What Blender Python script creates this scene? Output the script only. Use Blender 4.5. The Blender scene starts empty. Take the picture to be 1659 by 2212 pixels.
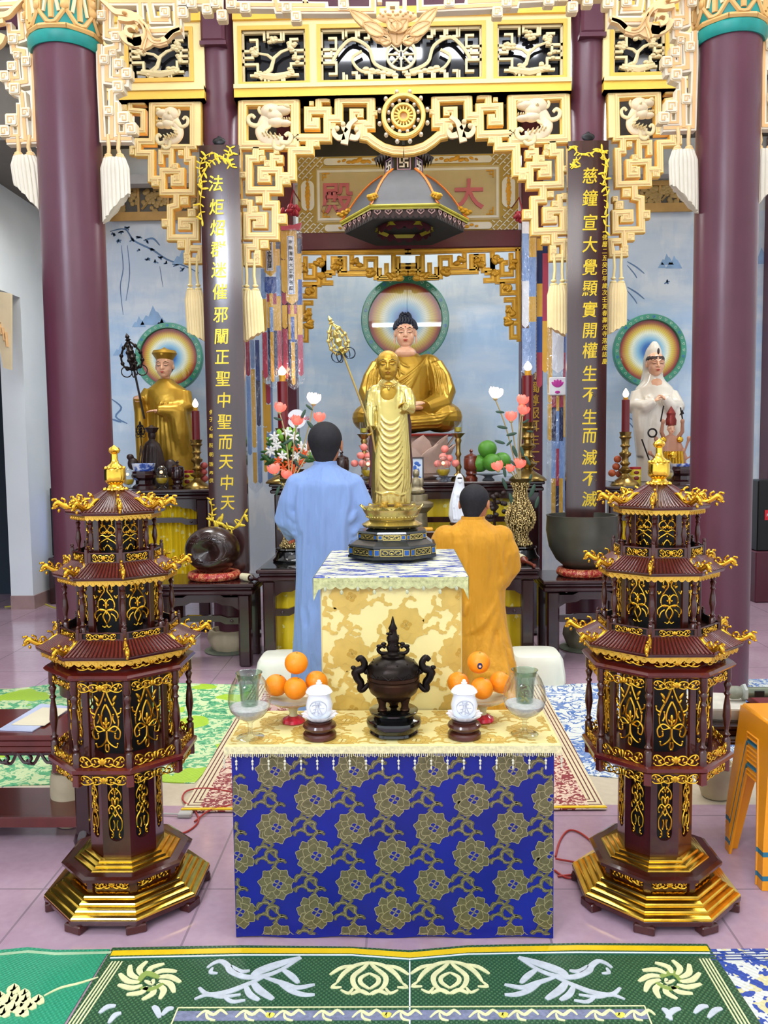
import bpy, math, random
from mathutils import Matrix, Vector, Euler
pi=math.pi; sin=math.sin; cos=math.cos
random.seed(7)
SC=bpy.context.scene; COL=SC.collection
# ---------------- camera ----------------
F=1789.0; CX,CY=829.5,1106.0
PITCH=math.radians(4.4); YAW=.022; ROLL=-.0115
CAMLOC=Vector((0,0,1.6))
CR=Matrix.Rotation(YAW,3,'Z')@Matrix.Rotation(pi/2-PITCH,3,'X')@Matrix.Rotation(ROLL,3,'Z')
cd=bpy.data.cameras.new('camera'); cam=bpy.data.objects.new('camera',cd); COL.objects.link(cam)
cam.matrix_world=Matrix.Translation(CAMLOC)@CR.to_4x4()
cd.sensor_fit='HORIZONTAL'; cd.sensor_width=36; cd.lens=36*F/1659; cd.clip_end=100; cd.clip_start=.02
SC.camera=cam
# ---------------- colour management, world, lamps ----------------
SC.view_settings.view_transform='Standard'; SC.view_settings.look='None'
SC.view_settings.gamma=1; SC.view_settings.use_curve_mapping=False
SC.view_settings.exposure=0.45
wd=bpy.data.worlds.new('daylight'); SC.world=wd; wd.use_nodes=True
wd.node_tree.nodes['Background'].inputs[0].default_value=(.86,.93,1,1)
wd.node_tree.nodes['Background'].inputs[1].default_value=1.2
def area(name,loc,sx,sy,power,color=(1,1,1),rot=(0,0,0)):
    l=bpy.data.lights.new(name,'AREA'); l.shape='RECTANGLE'; l.size=sx; l.size_y=sy; l.energy=power; l.color=color
    o=bpy.data.objects.new(name,l); COL.objects.link(o); o.location=loc; o.rotation_euler=rot
    o['kind']='helper'; return o
area('ceiling_lamp_front',(0,2.6,5.55),5,2.4,38,(1,.98,.95))
area('ceiling_lamp_rear',(.1,-2.0,5.2),5,2.5,125,(1,.98,.95),(math.radians(25),0,0))
area('ceiling_lamp_altar',(.2,5.75,5.4),4.0,.4,45,(1,.99,.97),(math.radians(-38),0,0))
area('niche_fill_light',(.2,7.0,4.78),2.0,.3,60,(.96,.98,1),(math.radians(-55),0,0))  # fill light added to brighten the deep area and the mural
area('niche_rear_fill_light',(.2,8.62,4.5),2.4,.2,30,(.95,.98,1),(math.radians(-12),0,0))  # hidden fill added behind the name panel to lift the mural
area('bay_fill_light_left',(-2.35,7.7,4.6),1.0,.4,60,(1,.99,.97),(math.radians(-44),0,0))  # fill added to brighten the left side bay
area('bay_fill_light_right',(2.75,7.7,4.6),1.0,.4,60,(1,.99,.97),(math.radians(-44),0,0))  # same added fill for the right side bay
area('ceiling_lamp_left',(-2.6,4.6,5.2),1.2,1.2,22,(1,.98,.95))
area('ceiling_lamp_right',(2.8,4.6,5.2),1.2,1.2,22,(1,.98,.95))
# ---------------- projection helpers: pixel of the photograph -> point on a real plane ----------------
def ray(px,py): return CR@Vector(((px-CX)/F,-(py-CY)/F,-1))
def W(px,py,Y):
    d=ray(px,py); return CAMLOC+d*((Y-CAMLOC.y)/d.y)
def G(px,py,z=0.0):
    d=ray(px,py); return CAMLOC+d*((z-CAMLOC.z)/d.z)
# ---------------- materials ----------------
MATS={}
def rgb(h):
    h=h.lstrip('#'); c=[int(h[i:i+2],16)/255 for i in (0,2,4)]
    return tuple(x/12.92 if x<=.04045 else ((x+.055)/1.055)**2.4 for x in c)
class E:
    """shader maths by operators"""
    nt=None
    def __init__(s,k): s.k=k
    @staticmethod
    def op(o,*a):
        n=E.nt.nodes.new('ShaderNodeMath'); n.operation=o
        for i,x in enumerate(a):
            if isinstance(x,E): E.nt.links.new(x.k,n.inputs[i])
            else: n.inputs[i].default_value=float(x)
        return E(n.outputs[0])
    def __add__(a,b): return E.op('ADD',a,b)
    __radd__=__add__
    def __sub__(a,b): return E.op('SUBTRACT',a,b)
    def __rsub__(a,b): return E.op('SUBTRACT',b,a)
    def __mul__(a,b): return E.op('MULTIPLY',a,b)
    __rmul__=__mul__
    def __truediv__(a,b): return E.op('DIVIDE',a,b)
    def __lt__(a,b): return E.op('LESS_THAN',a,b)
    def __gt__(a,b): return E.op('GREATER_THAN',a,b)
def fmod(a,b): return E.op('FLOORED_MODULO',a,b)
def ab(a): return E.op('ABSOLUTE',a)
def mx(a,b): return E.op('MAXIMUM',a,b)
def mn(a,b): return E.op('MINIMUM',a,b)
def sn(a): return E.op('SINE',a)
def new_mat(name):
    m=bpy.data.materials.new(name); m.use_nodes=True; MATS[name]=m
    E.nt=m.node_tree; return m,m.node_tree,m.node_tree.nodes['Principled BSDF']
def coords(nt,kind='Object'):
    tc=nt.nodes.new('ShaderNodeTexCoord'); sp=nt.nodes.new('ShaderNodeSeparateXYZ')
    nt.links.new(tc.outputs[kind],sp.inputs[0])
    return tc.outputs[kind],E(sp.outputs[0]),E(sp.outputs[1]),E(sp.outputs[2])
def noise(nt,vec,scale,detail=3,rough=.5,sc=None,dist=0):
    n=nt.nodes.new('ShaderNodeTexNoise'); n.inputs['Scale'].default_value=scale; n.inputs['Detail'].default_value=detail
    n.inputs['Roughness'].default_value=rough; n.inputs['Distortion'].default_value=dist
    if sc:
        mp=nt.nodes.new('ShaderNodeMapping'); mp.inputs['Scale'].default_value=sc; nt.links.new(vec,mp.inputs[0]); vec=mp.outputs[0]
    nt.links.new(vec,n.inputs['Vector']); return E(n.outputs[0])
def mixc(nt,fac,a,b):
    n=nt.nodes.new('ShaderNodeMix'); n.data_type='RGBA'
    if isinstance(fac,E): nt.links.new(fac.k,n.inputs[0])
    else: n.inputs[0].default_value=fac
    for i,x in ((6,a),(7,b)):
        if hasattr(x,'is_output'): nt.links.new(x,n.inputs[i])
        else: n.inputs[i].default_value=(*x,1)
    return n.outputs[2]
def ramp(nt,fac,stops,interp='LINEAR'):
    n=nt.nodes.new('ShaderNodeValToRGB'); n.color_ramp.interpolation=interp
    cr=n.color_ramp
    while len(cr.elements)<len(stops): cr.elements.new(.5)
    for e,(p,c) in zip(cr.elements,stops): e.position=p; e.color=(*c,1)
    nt.links.new(fac.k,n.inputs[0]); return n.outputs[0]
def bump(nt,bs,h,strength=.3,dist=.002):
    n=nt.nodes.new('ShaderNodeBump'); n.inputs['Strength'].default_value=strength; n.inputs['Distance'].default_value=dist
    nt.links.new(h.k,n.inputs['Height']); nt.links.new(n.outputs[0],bs.inputs['Normal'])
def mat(name,col,rough=.5,metal=0,var=.12,vs=8,bmp=0,bs_=60,coat=0,trans=0,emit=None,es=0,alpha=1,spec=.5,vsc=None,sheen=0,ior=1.45,sss=0,bd=.002):
    if name in MATS: return MATS[name]
    m,nt,bs=new_mat(name)
    c=rgb(col) if isinstance(col,str) else col
    if var:
        v,x,y,z=coords(nt); n=noise(nt,v,vs,4,sc=vsc)
        lo=tuple(k*(1-var) for k in c); hi=tuple(min(1,k*(1+var)) for k in c)
        nt.links.new(ramp(nt,n,[(.3,lo),(.7,hi)]),bs.inputs['Base Color'])
        if bmp: bump(nt,bs,noise(nt,v,bs_,3,sc=vsc),bmp,bd)
    else: bs.inputs['Base Color'].default_value=(*c,1)
    bs.inputs['Roughness'].default_value=rough; bs.inputs['Metallic'].default_value=metal
    bs.inputs['Coat Weight'].default_value=coat; bs.inputs['Coat Roughness'].default_value=.08
    bs.inputs['Transmission Weight'].default_value=trans; bs.inputs['Alpha'].default_value=alpha
    bs.inputs['Specular IOR Level'].default_value=spec; bs.inputs['IOR'].default_value=ior
    if sheen: bs.inputs['Sheen Weight'].default_value=sheen
    if sss: bs.inputs['Subsurface Weight'].default_value=sss; bs.inputs['Subsurface Radius'].default_value=(.02,.01,.006); bs.inputs['Subsurface Scale'].default_value=.3
    if emit: bs.inputs['Emission Color'].default_value=(*rgb(emit),1); bs.inputs['Emission Strength'].default_value=es
    return m
# ---------------- mesh builder ----------------
class B:
    def __init__(s): s.v=[]; s.f=[]; s.mi=[]; s.M=None; s.st=[]
    def push(s,M): s.st.append(s.M); s.M=M if s.M is None else s.M@M; return s
    def pop(s): s.M=s.st.pop()
    def add(s,V,Fs,m=0):
        o=len(s.v)
        if s.M is not None: V=[s.M@Vector(p) for p in V]
        s.v+= [tuple(p) for p in V]; s.f+=[tuple(i+o for i in f) for f in Fs]; s.mi+=[m]*len(Fs)
        return s
    def join(s,b,m=None):
        return s.add(b.v,b.f,0) if m is not None and False else s._j(b,m)
    def _j(s,b,m):
        o=len(s.v); V=b.v if s.M is None else [tuple(s.M@Vector(p)) for p in b.v]
        s.v+=V; s.f+=[tuple(i+o for i in f) for f in b.f]; s.mi+=(b.mi if m is None else [m]*len(b.f)); return s
    def box(s,x0,x1,y0,y1,z0,z1,m=0):
        V=[(x,y,z) for x in(x0,x1) for y in(y0,y1) for z in(z0,z1)]
        return s.add(V,[(0,1,3,2),(4,6,7,5),(0,4,5,1),(2,3,7,6),(0,2,6,4),(1,5,7,3)],m)
    def cbox(s,x0,x1,y0,y1,z0,z1,c=.004,m=0):
        """box with chamfered edges"""
        cx,cy,cz=(x0+x1)/2,(y0+y1)/2,(z0+z1)/2; hx,hy,hz=(x1-x0)/2,(y1-y0)/2,(z1-z0)/2
        c=min(c,hx*.9,hy*.9,hz*.9); V=[];ix={}
        for a in(-1,1):
            for b in(-1,1):
                for d in(-1,1):
                    for k,(p,q,r) in enumerate(((hx,hy-c,hz-c),(hx-c,hy,hz-c),(hx-c,hy-c,hz))):
                        ix[(a,b,d,k)]=len(V); V.append((cx+a*p,cy+b*q,cz+d*r))
        Fs=[]
        for a in(-1,1):
            Fs.append([ix[(a,-1,-1,0)],ix[(a,1,-1,0)],ix[(a,1,1,0)],ix[(a,-1,1,0)]][::a])
            Fs.append([ix[(-1,a,-1,1)],ix[(-1,a,1,1)],ix[(1,a,1,1)],ix[(1,a,-1,1)]][::a])
            Fs.append([ix[(-1,-1,a,2)],ix[(1,-1,a,2)],ix[(1,1,a,2)],ix[(-1,1,a,2)]][::a])
            for b in(-1,1):
                g=a*b
                Fs.append([ix[(a,b,-1,0)],ix[(a,b,-1,1)],ix[(a,b,1,1)],ix[(a,b,1,0)]][::g])
                Fs.append([ix[(a,-1,b,2)],ix[(a,-1,b,0)],ix[(a,1,b,0)],ix[(a,1,b,2)]][::-g if False else g])
                Fs.append([ix[(-1,a,b,1)],ix[(-1,a,b,2)],ix[(1,a,b,2)],ix[(1,a,b,1)]][::g])
                for d in(-1,1): Fs.append([ix[(a,b,d,0)],ix[(a,b,d,1)],ix[(a,b,d,2)]][::a*b*d])
        return s.add(V,Fs,m)
    def prism(s,P,y0,y1,m=0):
        n=len(P); V=[(x,y0,z) for x,z in P]+[(x,y1,z) for x,z in P]
        return s.add(V,[tuple(range(n))]+[tuple(range(2*n-1,n-1,-1))]+[(i,i+n,(i+1)%n+n,(i+1)%n) for i in range(n)],m)
    def slab(s,P,z0,z1,m=0):
        n=len(P); V=[(x,y,z0) for x,y in P]+[(x,y,z1) for x,y in P]
        return s.add(V,[tuple(range(n))[::-1]]+[tuple(range(n,2*n))]+[(i,(i+1)%n,(i+1)%n+n,i+n) for i in range(n)],m)
    def ribbon(s,P,w,y0,y1,m=0,closed=False,ext=0):
        """mitred band of width w (or widths) along a polyline in the xz plane, extruded y0..y1"""
        P=[Vector(p) for p in P]; n=len(P)
        if n<2: return s
        ws=w if isinstance(w,(list,tuple)) else [w]*n
        if ext and not closed:
            P[0]=P[0]-(P[1]-P[0]).normalized()*ext; P[-1]=P[-1]+(P[-1]-P[-2]).normalized()*ext
        L=[];R=[]
        for i in range(n):
            a=P[i]-P[i-1] if (i>0 or closed) else P[1]-P[0]
            b=P[(i+1)%n]-P[i] if (i<n-1 or closed) else P[-1]-P[-2]
            a=a.normalized() if a.length>1e-9 else Vector((1,0)); b=b.normalized() if b.length>1e-9 else a
            na=Vector((-a.y,a.x)); nb=Vector((-b.y,b.x)); t=na+nb
            t=nb if t.length<1e-4 else t.normalized(); k=ws[i]/2/max(.45,t.dot(nb))
            L.append(P[i]+t*k); R.append(P[i]-t*k)
        V=[]
        for y in(y0,y1):
            V+=[(p.x,y,p.y) for p in L]+[(p.x,y,p.y) for p in R]
        Fs=[]; N=n if closed else n-1
        for i in range(N):
            j=(i+1)%n
            Fs+=[(i,i+n,j+n,j),(i+2*n,j+2*n,j+3*n,i+3*n),(i,j,j+2*n,i+2*n),(i+n,i+3*n,j+3*n,j+n)]
        if not closed: Fs+=[(0,2*n,3*n,n),(n-1,2*n-1,4*n-1,3*n-1)]
        return s.add(V,Fs,m)
    def lathe(s,P,n=24,c=(0,0,0),m=0,ph=0,sx=1,sy=1,a0=0,a1=2*pi,mod=None,cap=True):
        V=[];Fs=[]; full=abs(a1-a0-2*pi)<1e-6; N=n if full else n+1
        for (r,z) in P:
            for k in range(N):
                t=a0+ph+(a1-a0)*k/n; q=r*(mod(t,z) if mod else 1)
                V.append((c[0]+q*cos(t)*sx,c[1]+q*sin(t)*sy,c[2]+z))
        for i in range(len(P)-1):
            for k in range(n):
                a=i*N+k; b=i*N+(k+1)%N; Fs.append((a,b,b+N,a+N))
        if cap and full:
            if P[0][0]>1e-6: Fs.append(tuple(range(N))[::-1])
            if P[-1][0]>1e-6: Fs.append(tuple(range((len(P)-1)*N,len(P)*N)))
        return s.add(V,Fs,m)
    def tube(s,P,r,n=6,m=0,flat=None,closed=False):
        P=[Vector(p) for p in P]; N=len(P); rs=r if isinstance(r,(list,tuple)) else [r]*N
        V=[];Fs=[]; up=None
        for i in range(N):
            if closed: d=P[(i+1)%N]-P[i-1]
            else: d=P[min(i+1,N-1)]-P[max(i-1,0)]
            if d.length<1e-9: d=Vector((0,0,1))
            d.normalize()
            if up is None:
                up=Vector((0,0,1)) if abs(d.z)<.9 else Vector((1,0,0))
            u=up-d*up.dot(d)
            if u.length<1e-5: u=d.orthogonal()
            u.normalize(); up=u; w=d.cross(u)
            for k in range(n):
                t=2*pi*k/n+pi/n; q=u*cos(t)+w*sin(t)
                if flat: q=Vector((q.x*flat[0],q.y*flat[1],q.z*flat[2]))
                V.append(P[i]+q*rs[i])
        for i in range(N if closed else N-1):
            j=(i+1)%N
            for k in range(n):
                a=i*n+k;b=i*n+(k+1)%n; c2=j*n+k; d2=j*n+(k+1)%n
                Fs.append((a,b,d2,c2))
        if not closed: Fs+=[tuple(range(n))[::-1],tuple(range((N-1)*n,N*n))]
        return s.add(V,Fs,m)
    def ell(s,c,r,m=0,seg=12,rings=8,rot=None):
        if not isinstance(r,(list,tuple)): r=(r,r,r)
        R=Euler(rot).to_matrix() if rot else None
        V=[];Fs=[]; c=Vector(c)
        def p(x,y,z):
            q=Vector((x*r[0],y*r[1],z*r[2])); return c+(R@q if R else q)
        V.append(p(0,0,-1))
        for i in range(1,rings):
            a=-pi/2+pi*i/rings
            for k in range(seg):
                t=2*pi*k/seg; V.append(p(cos(a)*cos(t),cos(a)*sin(t),sin(a)))
        V.append(p(0,0,1)); top=len(V)-1
        for k in range(seg): Fs.append((0,1+(k+1)%seg,1+k))
        for i in range(rings-2):
            for k in range(seg):
                a=1+i*seg+k;b=1+i*seg+(k+1)%seg; Fs.append((a,b,b+seg,a+seg))
        o=1+(rings-2)*seg
        for k in range(seg): Fs.append((o+k,o+(k+1)%seg,top))
        return s.add(V,Fs,m)
    def mesh(s,name,mats,smooth=35):
        me=bpy.data.meshes.new(name); me.from_pydata(s.v,[],s.f)
        if not isinstance(mats,(list,tuple)): mats=[mats]
        for mt in mats: me.materials.append(mt)
        if len(mats)>1: me.polygons.foreach_set('material_index',s.mi)
        import bmesh
        bm=bmesh.new(); bm.from_mesh(me); bmesh.ops.recalc_face_normals(bm,faces=bm.faces[:]); bm.to_mesh(me); bm.free()
        if smooth:
            me.polygons.foreach_set('use_smooth',[True]*len(me.polygons)); me.set_sharp_from_angle(angle=math.radians(smooth))
        me.update(); return me
    def obj(s,name,mats,parent=None,smooth=35,loc=None,rz=0,label=None):
        return mobj(name,s.mesh(name,mats,smooth),parent,loc,rz,label)
def mobj(name,me,parent=None,loc=None,rz=0,label=None):
    o=bpy.data.objects.new(name,me); COL.objects.link(o)
    if parent: o.parent=parent
    if loc is not None: o.location=loc
    if rz: o.rotation_euler=(0,0,rz)
    if label: o['label']=label
    return o
def thing(name,label,cat,loc=(0,0,0),rz=0,group=None):
    o=bpy.data.objects.new(name,None); COL.objects.link(o); o.location=loc; o.rotation_euler=(0,0,rz)
    o.empty_display_size=.05
    o['label']=label; o['category']=cat
    if group: o['group']=group
    return o
def tag(o,label,cat,group=None,kind=None):
    o['label']=label; o['category']=cat
    if group: o['group']=group
    if kind: o['kind']=kind
    return o
def struct(o): o['kind']='structure'; return o
def dup(o,loc=None,rz=None,label=None,group=None,parent=None,scale=None):
    c=o.copy(); COL.objects.link(c)
    if parent: c.parent=parent
    for ch in list(o.children): dup(ch,parent=c)
    if loc is not None: c.location=loc
    if rz is not None: c.rotation_euler=(0,0,rz)
    if scale is not None: c.scale=scale
    if label: c['label']=label
    if group: c['group']=group
    return c
def remesh(b,voxel,mats,name='body',smooth_it=3,fac=.6,extra=None):
    """fuse overlapping closed forms into one continuous skin"""
    me=b.mesh(name,mats,0); o=bpy.data.objects.new('tmp',me); COL.objects.link(o)
    r=o.modifiers.new('r','REMESH'); r.mode='VOXEL'; r.voxel_size=voxel; r.use_smooth_shade=True
    if smooth_it: q=o.modifiers.new('s','SMOOTH'); q.iterations=smooth_it; q.factor=fac
    dg=bpy.context.evaluated_depsgraph_get(); ev=o.evaluated_get(dg)
    nm=bpy.data.meshes.new_from_object(ev,depsgraph=dg); nm.name=name
    COL.objects.unlink(o); bpy.data.objects.remove(o); bpy.data.meshes.remove(me)
    nm.polygons.foreach_set('use_smooth',[True]*len(nm.polygons))
    nm.materials.clear()
    for mt in (mats if isinstance(mats,(list,tuple)) else [mats]): nm.materials.append(mt)
    return nm
def text_mesh(txt,size,depth=.002,align='CENTER',bold=0,spacing=1):
    cu=bpy.data.curves.new('t','FONT'); cu.body=txt; cu.size=size; cu.extrude=depth; cu.offset=bold
    cu.align_x=align; cu.align_y='CENTER'; cu.resolution_u=3; cu.space_line=spacing
    o=bpy.data.objects.new('t',cu); COL.objects.link(o)
    dg=bpy.context.evaluated_depsgraph_get(); dg.update(); me=bpy.data.meshes.new_from_object(o.evaluated_get(dg),depsgraph=dg)
    COL.objects.unlink(o); bpy.data.objects.remove(o); bpy.data.curves.remove(cu)
    return me
def text_b(txt,size,depth=.002,bold=0,shear=0,cond=1):
    """text as a builder in the xz plane, front toward -y"""
    me=text_mesh(txt,size,depth,bold=bold); b=B()
    if me is None or len(me.vertices)==0: return b
    xs=[v.co.x for v in me.vertices]; ys=[v.co.y for v in me.vertices]
    cx=(min(xs)+max(xs))/2; cy=(min(ys)+max(ys))/2
    b.add([((v.co.x-cx)*cond+shear*(v.co.y-cy),-v.co.z,v.co.y-cy) for v in me.vertices],[tuple(p.vertices) for p in me.polygons])
    bpy.data.meshes.remove(me); return b
def T(x=0,y=0,z=0): return Matrix.Translation((x,y,z))
def Rz(a): return Matrix.Rotation(a,4,'Z')
def Rx(a): return Matrix.Rotation(a,4,'X')
def Ry(a): return Matrix.Rotation(a,4,'Y')
def S(x,y=None,z=None):
    if y is None: y=z=x
    return Matrix.Diagonal((x,y,z,1))
def spiral(cx,cy,r0,r1,a0,turns,n=14):
    return [(cx+(r0+(r1-r0)*i/n)*cos(a0+2*pi*turns*i/n),cy+(r0+(r1-r0)*i/n)*sin(a0+2*pi*turns*i/n)) for i in range(n+1)]
def bez(p0,p1,p2,p3,n=8):
    o=[]
    for i in range(n+1):
        t=i/n;u=1-t
        o.append(tuple(u**3*a+3*u*u*t*b+3*u*t*t*c+t**3*d for a,b,c,d in zip(p0,p1,p2,p3)))
    return o
def smooth_path(P,n=4):
    """Catmull-Rom through points of any dimension"""
    out=[]; N=len(P)
    for i in range(N-1):
        p0=P[max(i-1,0)];p1=P[i];p2=P[i+1];p3=P[min(i+2,N-1)]
        for k in range(n):
            t=k/n
            out.append(tuple(.5*((2*b)+(-a+c)*t+(2*a-5*b+4*c-d)*t*t+(-a+3*b-3*c+d)*t**3) for a,b,c,d in zip(p0,p1,p2,p3)))
    out.append(tuple(P[-1])); return out
# ================= materials of the place =================
GOLD=mat('gilt','#D9A935',.24,1,.15,30,bmp=.15,bs_=90)
GOLDF=mat('foil_gold','#F0C24A',.16,1,.2,25,bmp=.2,bs_=14)
LAC=mat('red_lacquered_wood','#571810',.24,0,.3,6,coat=.6,vsc=(1,1,.15))
DARK=mat('dark_lacquered_wood','#2A0D10',.22,0,.3,6,coat=.6,vsc=(.3,.3,1))
MAROON=mat('maroon_paint','#562C3A',.33,0,.10,3,bmp=.25,bs_=25)
MAROON2=mat('maroon_paint_dark','#52202E',.35,0,.10,3)
CREAM=mat('cream_paint','#E0CE9E',.55,0,.07,5)
CREAM2=mat('white_cream_plaster','#D3CBB8',.6,0,.06,6)
YEL=mat('yellow_paint','#EEC455',.5,0,.08,5)
TAN=mat('tan_paint','#DDB57C',.55,0,.08,6)
WHITEW=mat('white_wall_paint','#DCE3E6',.6,0,.04,2)
BLACK=mat('black_plastic','#0B0B0D',.35,0,0)
# floor
def make_floor():
    m,nt,bs=new_mat('glossy_floor_tiles'); v,x,y,z=coords(nt)
    n=noise(nt,v,2.2,5); n2=noise(nt,v,30,3)
    T_=.60
    fx=fmod(x+.13,T_); fy=fmod(y+.10,T_)
    ln=mx(mx(fx<.004,fx>T_-.004),mx(fy<.004,fy>T_-.004))
    pink=ramp(nt,n*.7+n2*.3,[(.35,rgb('#A98B9B')),(.65,rgb('#BB9FAC'))])
    crm=ramp(nt,n*.6+n2*.4,[(.35,rgb('#C9BCA4')),(.65,rgb('#D8CCB4'))])
    band=mx(mx((ab(y-3.78)<.17),(ab(y-5.35)<.12)),(ab(y-9.6)<.001))
    c=mixc(nt,band,pink,crm); c=mixc(nt,ln,c,rgb('#8F7A86'))
    nt.links.new(c,bs.inputs['Base Color']); bs.inputs['Roughness'].default_value=.12
    bs.inputs['Specular IOR Level'].default_value=.6
    return m
# painted landscape mural
def make_mural():
    m,nt,bs=new_mat('painted_misty_landscape'); v,x,y,z=coords(nt)
    n1=noise(nt,v,1.3,6,.6,sc=(1,1,3.2)); n2=noise(nt,v,2.2,5,.6,sc=(2.6,1,.8)); n3=noise(nt,v,5,4,.6,sc=(1,1,6))
    base=ramp(nt,(z-.9)/2.6+n1*.45-.2,[(.05,rgb('#E4EEF4')),(.4,rgb('#C0D8EC')),(.75,rgb('#B2CFEC')),(1,rgb('#CCDAE8'))])
    clouds=ramp(nt,n1,[(.44,(0,0,0)),(.62,(1,1,1))])
    c=mixc(nt,E(clouds)*.55,base,rgb('#E4ECF3'))
    mtn=(n2-(ab(fmod(z*1.0+n3*.12,1.05)-.55)*.55))
    mk=ramp(nt,mtn,[(.30,(0,0,0)),(.42,(1,1,1))])
    c=mixc(nt,E(mk)*.22,c,rgb('#7FA8D2'))
    nt.links.new(c,bs.inputs['Base Color']); bs.inputs['Roughness'].default_value=.6
    return m
FLOOR=make_floor(); MURAL=make_mural()
b=B(); b.box(-7,7,-3.5,9.4,-.1,0); struct(b.obj('floor',FLOOR,smooth=0))
YB=9.2; XL=W(63,1082,8.3).x; XR=-XL+.45
CH=4.85
# back wall with painted mural between corner pilasters
xm0=W(105,800,YB).x; xm1=W(1668,800,YB).x; zm1=W(800,470,YB).z
b=B(); b.box(XL-.3,XR+2,YB,YB+.15,0,5.6); struct(b.obj('wall_back',WHITEW,smooth=0))
b=B(); b.box(xm0,xm1,YB-.02,YB,.0,zm1,0); MUR=tag(b.obj('wall_mural',MURAL,smooth=0),'pale blue painted landscape of misty peaks covering the back wall behind the altars','mural')
# left side wall with opening near the camera
yj=8.3; zl=W(41,643,yj).z; wt=.23
b=B(); b.box(XL-wt,XL,yj,YB,0,5.6); b.box(XL-wt,XL,2,yj,zl,5.6); struct(b.obj('wall_left',WHITEW,smooth=0))
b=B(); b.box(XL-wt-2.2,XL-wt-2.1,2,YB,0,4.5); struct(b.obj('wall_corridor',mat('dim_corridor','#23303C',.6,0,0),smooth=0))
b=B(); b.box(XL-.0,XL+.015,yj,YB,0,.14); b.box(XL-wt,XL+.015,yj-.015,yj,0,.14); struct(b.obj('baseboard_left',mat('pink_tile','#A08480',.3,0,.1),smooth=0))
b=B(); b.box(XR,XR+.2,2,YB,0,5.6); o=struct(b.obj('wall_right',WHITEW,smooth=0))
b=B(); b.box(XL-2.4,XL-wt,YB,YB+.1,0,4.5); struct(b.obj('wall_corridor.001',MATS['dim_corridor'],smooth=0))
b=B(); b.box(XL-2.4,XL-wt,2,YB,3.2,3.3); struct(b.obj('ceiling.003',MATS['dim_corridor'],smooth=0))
b=B(); b.box(-7,7,-3.7,-3.5,3.9,5.6); struct(b.obj('wall_front',WHITEW,smooth=0))
# ceilings
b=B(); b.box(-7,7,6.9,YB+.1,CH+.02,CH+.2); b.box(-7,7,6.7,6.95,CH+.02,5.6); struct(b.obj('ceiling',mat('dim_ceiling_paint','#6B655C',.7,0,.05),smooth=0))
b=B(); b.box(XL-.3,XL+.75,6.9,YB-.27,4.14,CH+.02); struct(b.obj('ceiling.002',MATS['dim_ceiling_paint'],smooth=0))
b=B(); b.box(-7,7,-3.5,6.7,5.6,5.8); struct(b.obj('ceiling.001',WHITEW,smooth=0))
# pilasters at the back corners
for i,(px0,px1) in enumerate(((82,122),(1653,1700))):
    a=W(px0,700,YB-.1).x; c=W(px1,700,YB-.1).x
    b=B(); b.cbox(max(a,XL+.005),c,YB-.26,YB-.022,0,4.13 if i==0 else CH,.01)
    tag(b.obj('pilaster',MAROON2),'narrow dark maroon pilaster at the %s end of the mural'%('left' if i==0 else 'right'),'pilaster')
# carved relief frieze boxes over the mural
def relief_frieze(px0,px1,py0,py1,label,seed):
    a=W(px0,py0,YB-.08); c=W(px1,py1,YB-.08); t=thing('relief_frieze',label,'frieze',(0,0,0))
    x0,x1,z1,z0=a.x,c.x,a.z,c.z; y=YB-.10
    b=B(); b.box(x0,x1,y,YB-.03,z0,z1); b.obj('backing',mat('grey_board','#55524C',.6),t)
    b=B(); w=.035
    b.box(x0,x1,y-.03,y,z0-.09,z0); b.box(x0,x1,y-.03,y,z1,z1+.05)
    n=3
    for k in range(n+1):
        x=x0+(x1-x0)*k/n; b.box(x-.012,x+.012,y-.02,y,z0,z1)
    b.obj('frame',mat('ochre_wood','#B28C4C',.5),t)
    rnd=random.Random(seed); b=B()
    for k in range(n):
        cx=x0+(x1-x0)*(k+.5)/n; wd_=(x1-x0)/n
        for j in range(9):
            px=cx+rnd.uniform(-.38,.38)*wd_; pz=z0+(z1-z0)*rnd.uniform(.15,.85)
            rr=rnd.uniform(.03,.055)
            for q in range(5):
                t2=q*2*pi/5+rnd.random(); b.ell((px+rr*cos(t2)*.8,y-.01,pz+rr*sin(t2)*.8),(rr*.6,.015,rr*.6),0,8,5)
        b.tube([(cx-.4*wd_,y-.01,z0+.03),(cx-.1*wd_,y-.015,(z0+z1)/2),(cx+.35*wd_,y-.01,z1-.05)],.012,5)
    b.obj('carving',mat('old_gold_carving','#A38850',.5),t)
relief_frieze(236,430,408,458,'dim carved floral relief strip above the left mural behind the hanging tassel',3)
relief_frieze(1385,1500,404,440,'dim carved relief strip above the right mural beside the hanging tassel',5)
b=B(); a=W(235,380,YB-.3); c=W(430,405,YB-.3); b.box(xm0,xm1,YB-.35,YB-.2,W(300,400,YB-.3).z,W(300,380,YB-.3).z); struct(b.obj('trim_1',mat('pale_grey_paint','#AEB0B0',.5),smooth=0))
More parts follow.
